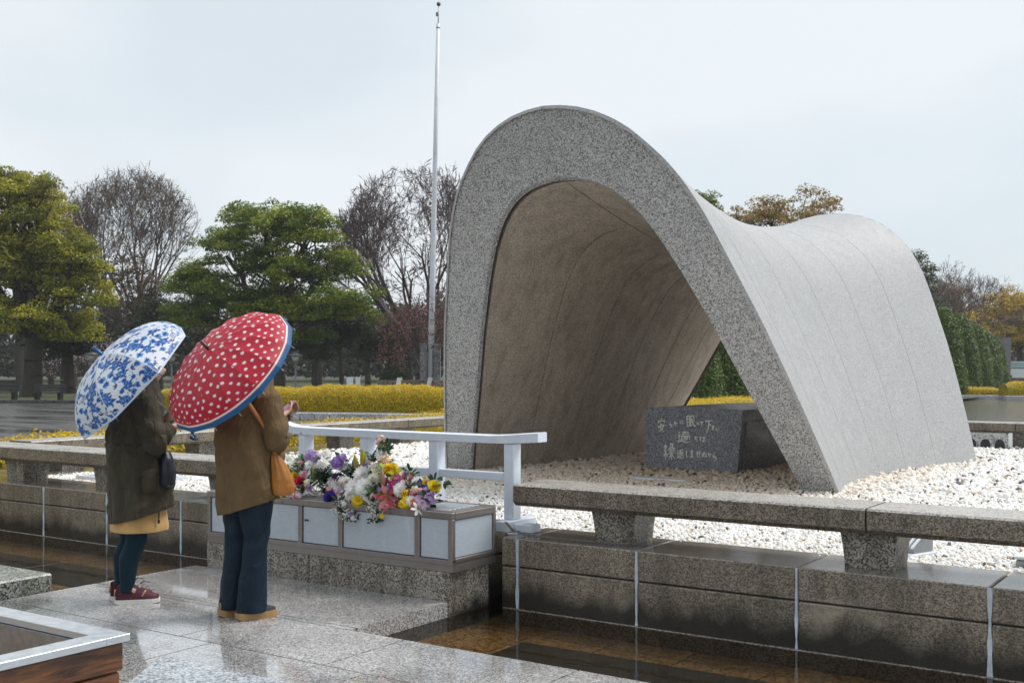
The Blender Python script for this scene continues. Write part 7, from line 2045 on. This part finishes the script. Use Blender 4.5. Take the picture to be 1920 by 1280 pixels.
for x in (-0.84, 0.63):
    MB().add([(x, -0.1, 0), (x + 0.21, -0.1, 0), (x + 0.21, 2.0, 0), (x, 2.0, 0), (x, -0.1, 0.16), (x + 0.21, -0.1, 0.16), (x + 0.21, 1.6, 1.12), (x, 1.6, 1.12), (x + 0.21, 2.0, 1.12), (x, 2.0, 1.12)],
             [(0, 3, 2, 1), (0, 1, 5, 4), (4, 5, 6, 7), (7, 6, 8, 9), (1, 2, 8, 6, 5), (0, 4, 7, 9, 3), (3, 9, 8, 2)]).obj('cheek', M['kerb'], sp)
for x0, x1 in ((-2.4, -0.85), (0.85, 1.5)):
    for k in range(3):
        MB().box(x0 + 0.35 * k * (1 if x0 < 0 else 0), 0.3 + 0.3 * k, 0.33 * k, x1, 2.0, 0.33 * (k + 1) - 0.006, 0.015).obj('bank_stone', M['step_brown'], sp)

# benches
M['bench'] = plain('dark_bench_wood', (0.007, 0.0065, 0.007), 0.5, var=0.3, scale=10)
def bench(label, u, D):
    x, y, _ = far(u, D)
    t = thing('bench', label, 'bench', (x, y, 0.05), CAM_YAW + rad(8), 'benches on the lawn')
    for k in range(3): MB().box(-0.72, -0.30 + 0.15 * k, 0.385, 0.72, -0.165 + 0.15 * k, 0.42, 0.008).obj('seat_slat', M['bench'], t)
    for k in range(3):
        MB().box(-0.72, 0, 0, 0.72, 0.035, 0.105, 0.006, M=Matrix.Translation((0, 0.13 + 0.03 * k, 0.45 + 0.115 * k)) @ Matrix.Rotation(rad(-14), 4, 'X')).obj('back_slat', M['bench'], t)
    for x0 in (-0.58, 0.44):
        MB().prism([(-0.28, 0.0), (0.20, 0.0), (0.26, 0.385), (0.32, 0.80), (0.26, 0.80), (0.16, 0.385), (-0.32, 0.385)][::-1], x0, x0 + 0.14, M=Matrix(((0, 0, 1, 0), (1, 0, 0, 0), (0, 1, 0, 0), (0, 0, 0, 1)))).obj('leg', M['bench'], t)
    return t
bench('dark bench cut by the left edge of the picture', 6, 52.5)
bench('dark bench on the lawn left of the blue umbrella', 92, 52.5)
bench('darker bench further back under the left evergreen', 8, 70)

# lamp posts
M['lamp_grey'] = plain('lamp_grey', (0.16, 0.165, 0.17), 0.4, 0.2)
M['lamp_glass'] = plain('lamp_glass', (0.42, 0.43, 0.43), 0.3)
def lamp(label, u, D, h):
    x, y, _ = far(u, D)
    t = thing('street_lamp', label, 'street lamp', (x, y, 0.0), 0, 'garden lamps')
    MB().tube([(0, 0, 0), (0, 0, 0.3), (0, 0, h)], [0.08, 0.055, 0.05], 10).obj('pole', M['lamp_grey'], t)
    MB().tube([(0, 0, h), (0, 0, h + 0.32)], [0.11, 0.24], 12).obj('lantern', M['lamp_glass'], t)
    MB().tube([(0, 0, h + 0.321), (0, 0, h + 0.37), (0, 0, h + 0.50)], [0.36, 0.36, 0.03], 14).obj('hood', M['lamp_grey'], t)
lamp('hooded garden lamp just above the tip of the blue umbrella', 171, 60, 1.95)
lamp('hooded garden lamp between the two umbrellas', 322, 60, 1.90)
lamp('hooded garden lamp right of the red umbrella', 554, 60, 1.90)

# notice boards
M['board'] = plain('white_board', (0.72, 0.76, 0.78), 0.5, var=0.04)
M['board_leg'] = plain('green_grey_leg', (0.10, 0.16, 0.15), 0.5)
for u, w, lb in ((656, 0.32, 'left of the pair of white notice boards in the wood'), (671, 0.24, 'right and narrower of the pair of white notice boards in the wood')):
    x, y, _ = far(u, 56)
    t = thing('notice_board', lb, 'notice board', (x, y, 0), CAM_YAW + rad(12), 'white notice boards')
    MB().box(-w / 2, -0.02, 0.72, w / 2, 0.02, 1.12, 0.004).obj('board', M['board'], t)
    MB().box(-w / 2 + 0.01, -0.018, 0.0, w / 2 - 0.01, 0.018, 0.715, 0.004).obj('stand', M['board_leg'], t)
x, y, _ = far(612, 54)
t = thing('white_sign', 'low white sloping sign beyond the golden hedge', 'sign', (x, y, 0), CAM_YAW)
MB().box(-0.4, -0.15, 0.58, 0.4, 0.15, 0.64, 0.006).obj('panel', M['board'], t)
for x0 in (-0.34, 0.29): MB().box(x0, -0.05, 0, x0 + 0.05, 0.05, 0.578).obj('leg', M['board_leg'], t)
x, y, _ = far(38, 64)
t = thing('a_frame_sign', 'small white triangular sign between the trunks at the left', 'sign', (x, y, 0.05), CAM_YAW)
MB().prism([(-0.24, 0.0), (0.2, 0.0), (0.14, 0.78)][::-1], -0.03, 0.03, M=Matrix(((1, 0, 0, 0), (0, 0, 1, 0), (0, 1, 0, 0), (0, 0, 0, 1)))).obj('panel', M['board'], t)

# pale low building glimpsed between the trunks
M['far_wall'] = plain('pale_building_wall', (0.50, 0.50, 0.48), 0.8, var=0.1, scale=0.4)
M['far_glass'] = plain('far_window_glass', (0.10, 0.12, 0.14), 0.15)
x, y, _ = far(330, 176)
bd = thing('long_building', 'pale low building glimpsed between the trunks of the wood', 'building', (x, y, 0), CAM_YAW)
MB().box(-44, 0, 0, 42, 8, 4.6).obj('wall', M['far_wall'], bd)
MB().box(-44.6, -0.5, 4.605, 42.6, 8.5, 5.0).obj('roof', M['kerb'], bd)
for k in range(20):
    w = MB().box(-42.4 + k * 4.2, -0.10, 1.0, -39.8 + k * 4.2, -0.003, 3.3).obj('window', M['kerb'], bd)
    MB().box(-42.25 + k * 4.2, -0.12, 1.15, -39.95 + k * 4.2, -0.101, 3.15).obj('pane', M['far_glass'], w)

# grey pier with an arch, white wall and railing at the far right
x, y, _ = far(1880, 112)
M['pier'] = plain('grey_concrete', (0.17, 0.17, 0.185), 0.7, var=0.2, scale=0.8)
M['pier_brown'] = plain('brown_stone_base', (0.13, 0.095, 0.08), 0.8, var=0.2, scale=2)
pr = thing('arched_pier', 'grey flaring pier with a dark arch behind the last conifer', 'pier', (x, y, 0), CAM_YAW)
mb = MB(); n = 10
L_, R_ = [], []
for k in range(n):
    h = k / (n - 1)
    R_.append((0.60 - 0.10 * (1 - h), 4.6 * h)); L_.append((0.10 - 1.5 * max(0, h - 0.3) ** 1.5, 4.6 * h))
prof = R_ + L_[::-1]
mb.prism(prof, -0.6, 0.6, M=Matrix(((1, 0, 0, 0), (0, 0, -1, 0), (0, 1, 0, 0), (0, 0, 0, 1))))
mb.obj('shaft', M['pier'], pr)
MB().box(-0.35, -0.75, -0.4, 0.6, -0.605, 0.9).obj('base', M['pier_brown'], pr)
ww = thing('terrace_wall', 'white terrace wall with a pale glass railing at the right edge', 'wall', (x, y, 0), CAM_YAW)
MB().box(0.75, 0.2, 0.62, 14, 0.6, 1.52).obj('wall', M['board'], ww)
MB().box(0.62, 0.15, -0.3, 14, 0.65, 0.615).obj('base', M['pier_brown'], ww)
M['teal_glass'] = plain('teal_glass', (0.30, 0.42, 0.42), 0.2)
for k in range(4):
    a = 0.8 + k * 2.3
    MB().box(a, 0.36, 1.525, a + 0.1, 0.44, 2.3).obj('railing_post', M['board'], ww)
    MB().box(a + 0.105, 0.385, 1.6, a + 2.195, 0.415, 2.15).obj('glass_pane', M['teal_glass'], ww)
    MB().box(a + 0.105, 0.37, 2.155, a + 2.195, 0.43, 2.24).obj('handrail', M['board'], ww)
x, y, _ = far(1826, 150)
bs = thing('blue_sign', 'tiny blue and white sign above the clipped conifers', 'sign', (x, y, 0), CAM_YAW)
M['sign_blue'] = plain('sign_blue', (0.03, 0.22, 0.50), 0.5)
MB().tube([(0.3, 0, 0), (0.3, 0, 6.4)], 0.08, 8).obj('pole', M['lamp_grey'], bs)
MB().box(-0.1, -0.16, 6.4, 0.36, -0.085, 7.3).obj('panel', M['sign_blue'], bs)
MB().box(0.365, -0.16, 6.4, 0.75, -0.085, 7.3).obj('panel', M['board'], bs)
# ================================================================== rainy air
hz = MB().box(-960, -320, -1.6, 960, 1560, 21.5).obj('haze', None)
hz['kind'] = 'stuff'
hm = bpy.data.materials.new('haze'); hm.use_nodes = True
hn, hl = hm.node_tree.nodes, hm.node_tree.links
hn.remove(hn['Principled BSDF'])
pv = hn.new('ShaderNodeVolumePrincipled')
pv.inputs['Color'].default_value = (0.90, 0.93, 0.96, 1)
pv.inputs['Density'].default_value = 0.00045
pv.inputs['Anisotropy'].default_value = 0.1
hl.new(pv.outputs['Volume'], hn['Material Output'].inputs['Volume'])
hz.data.materials.append(hm)
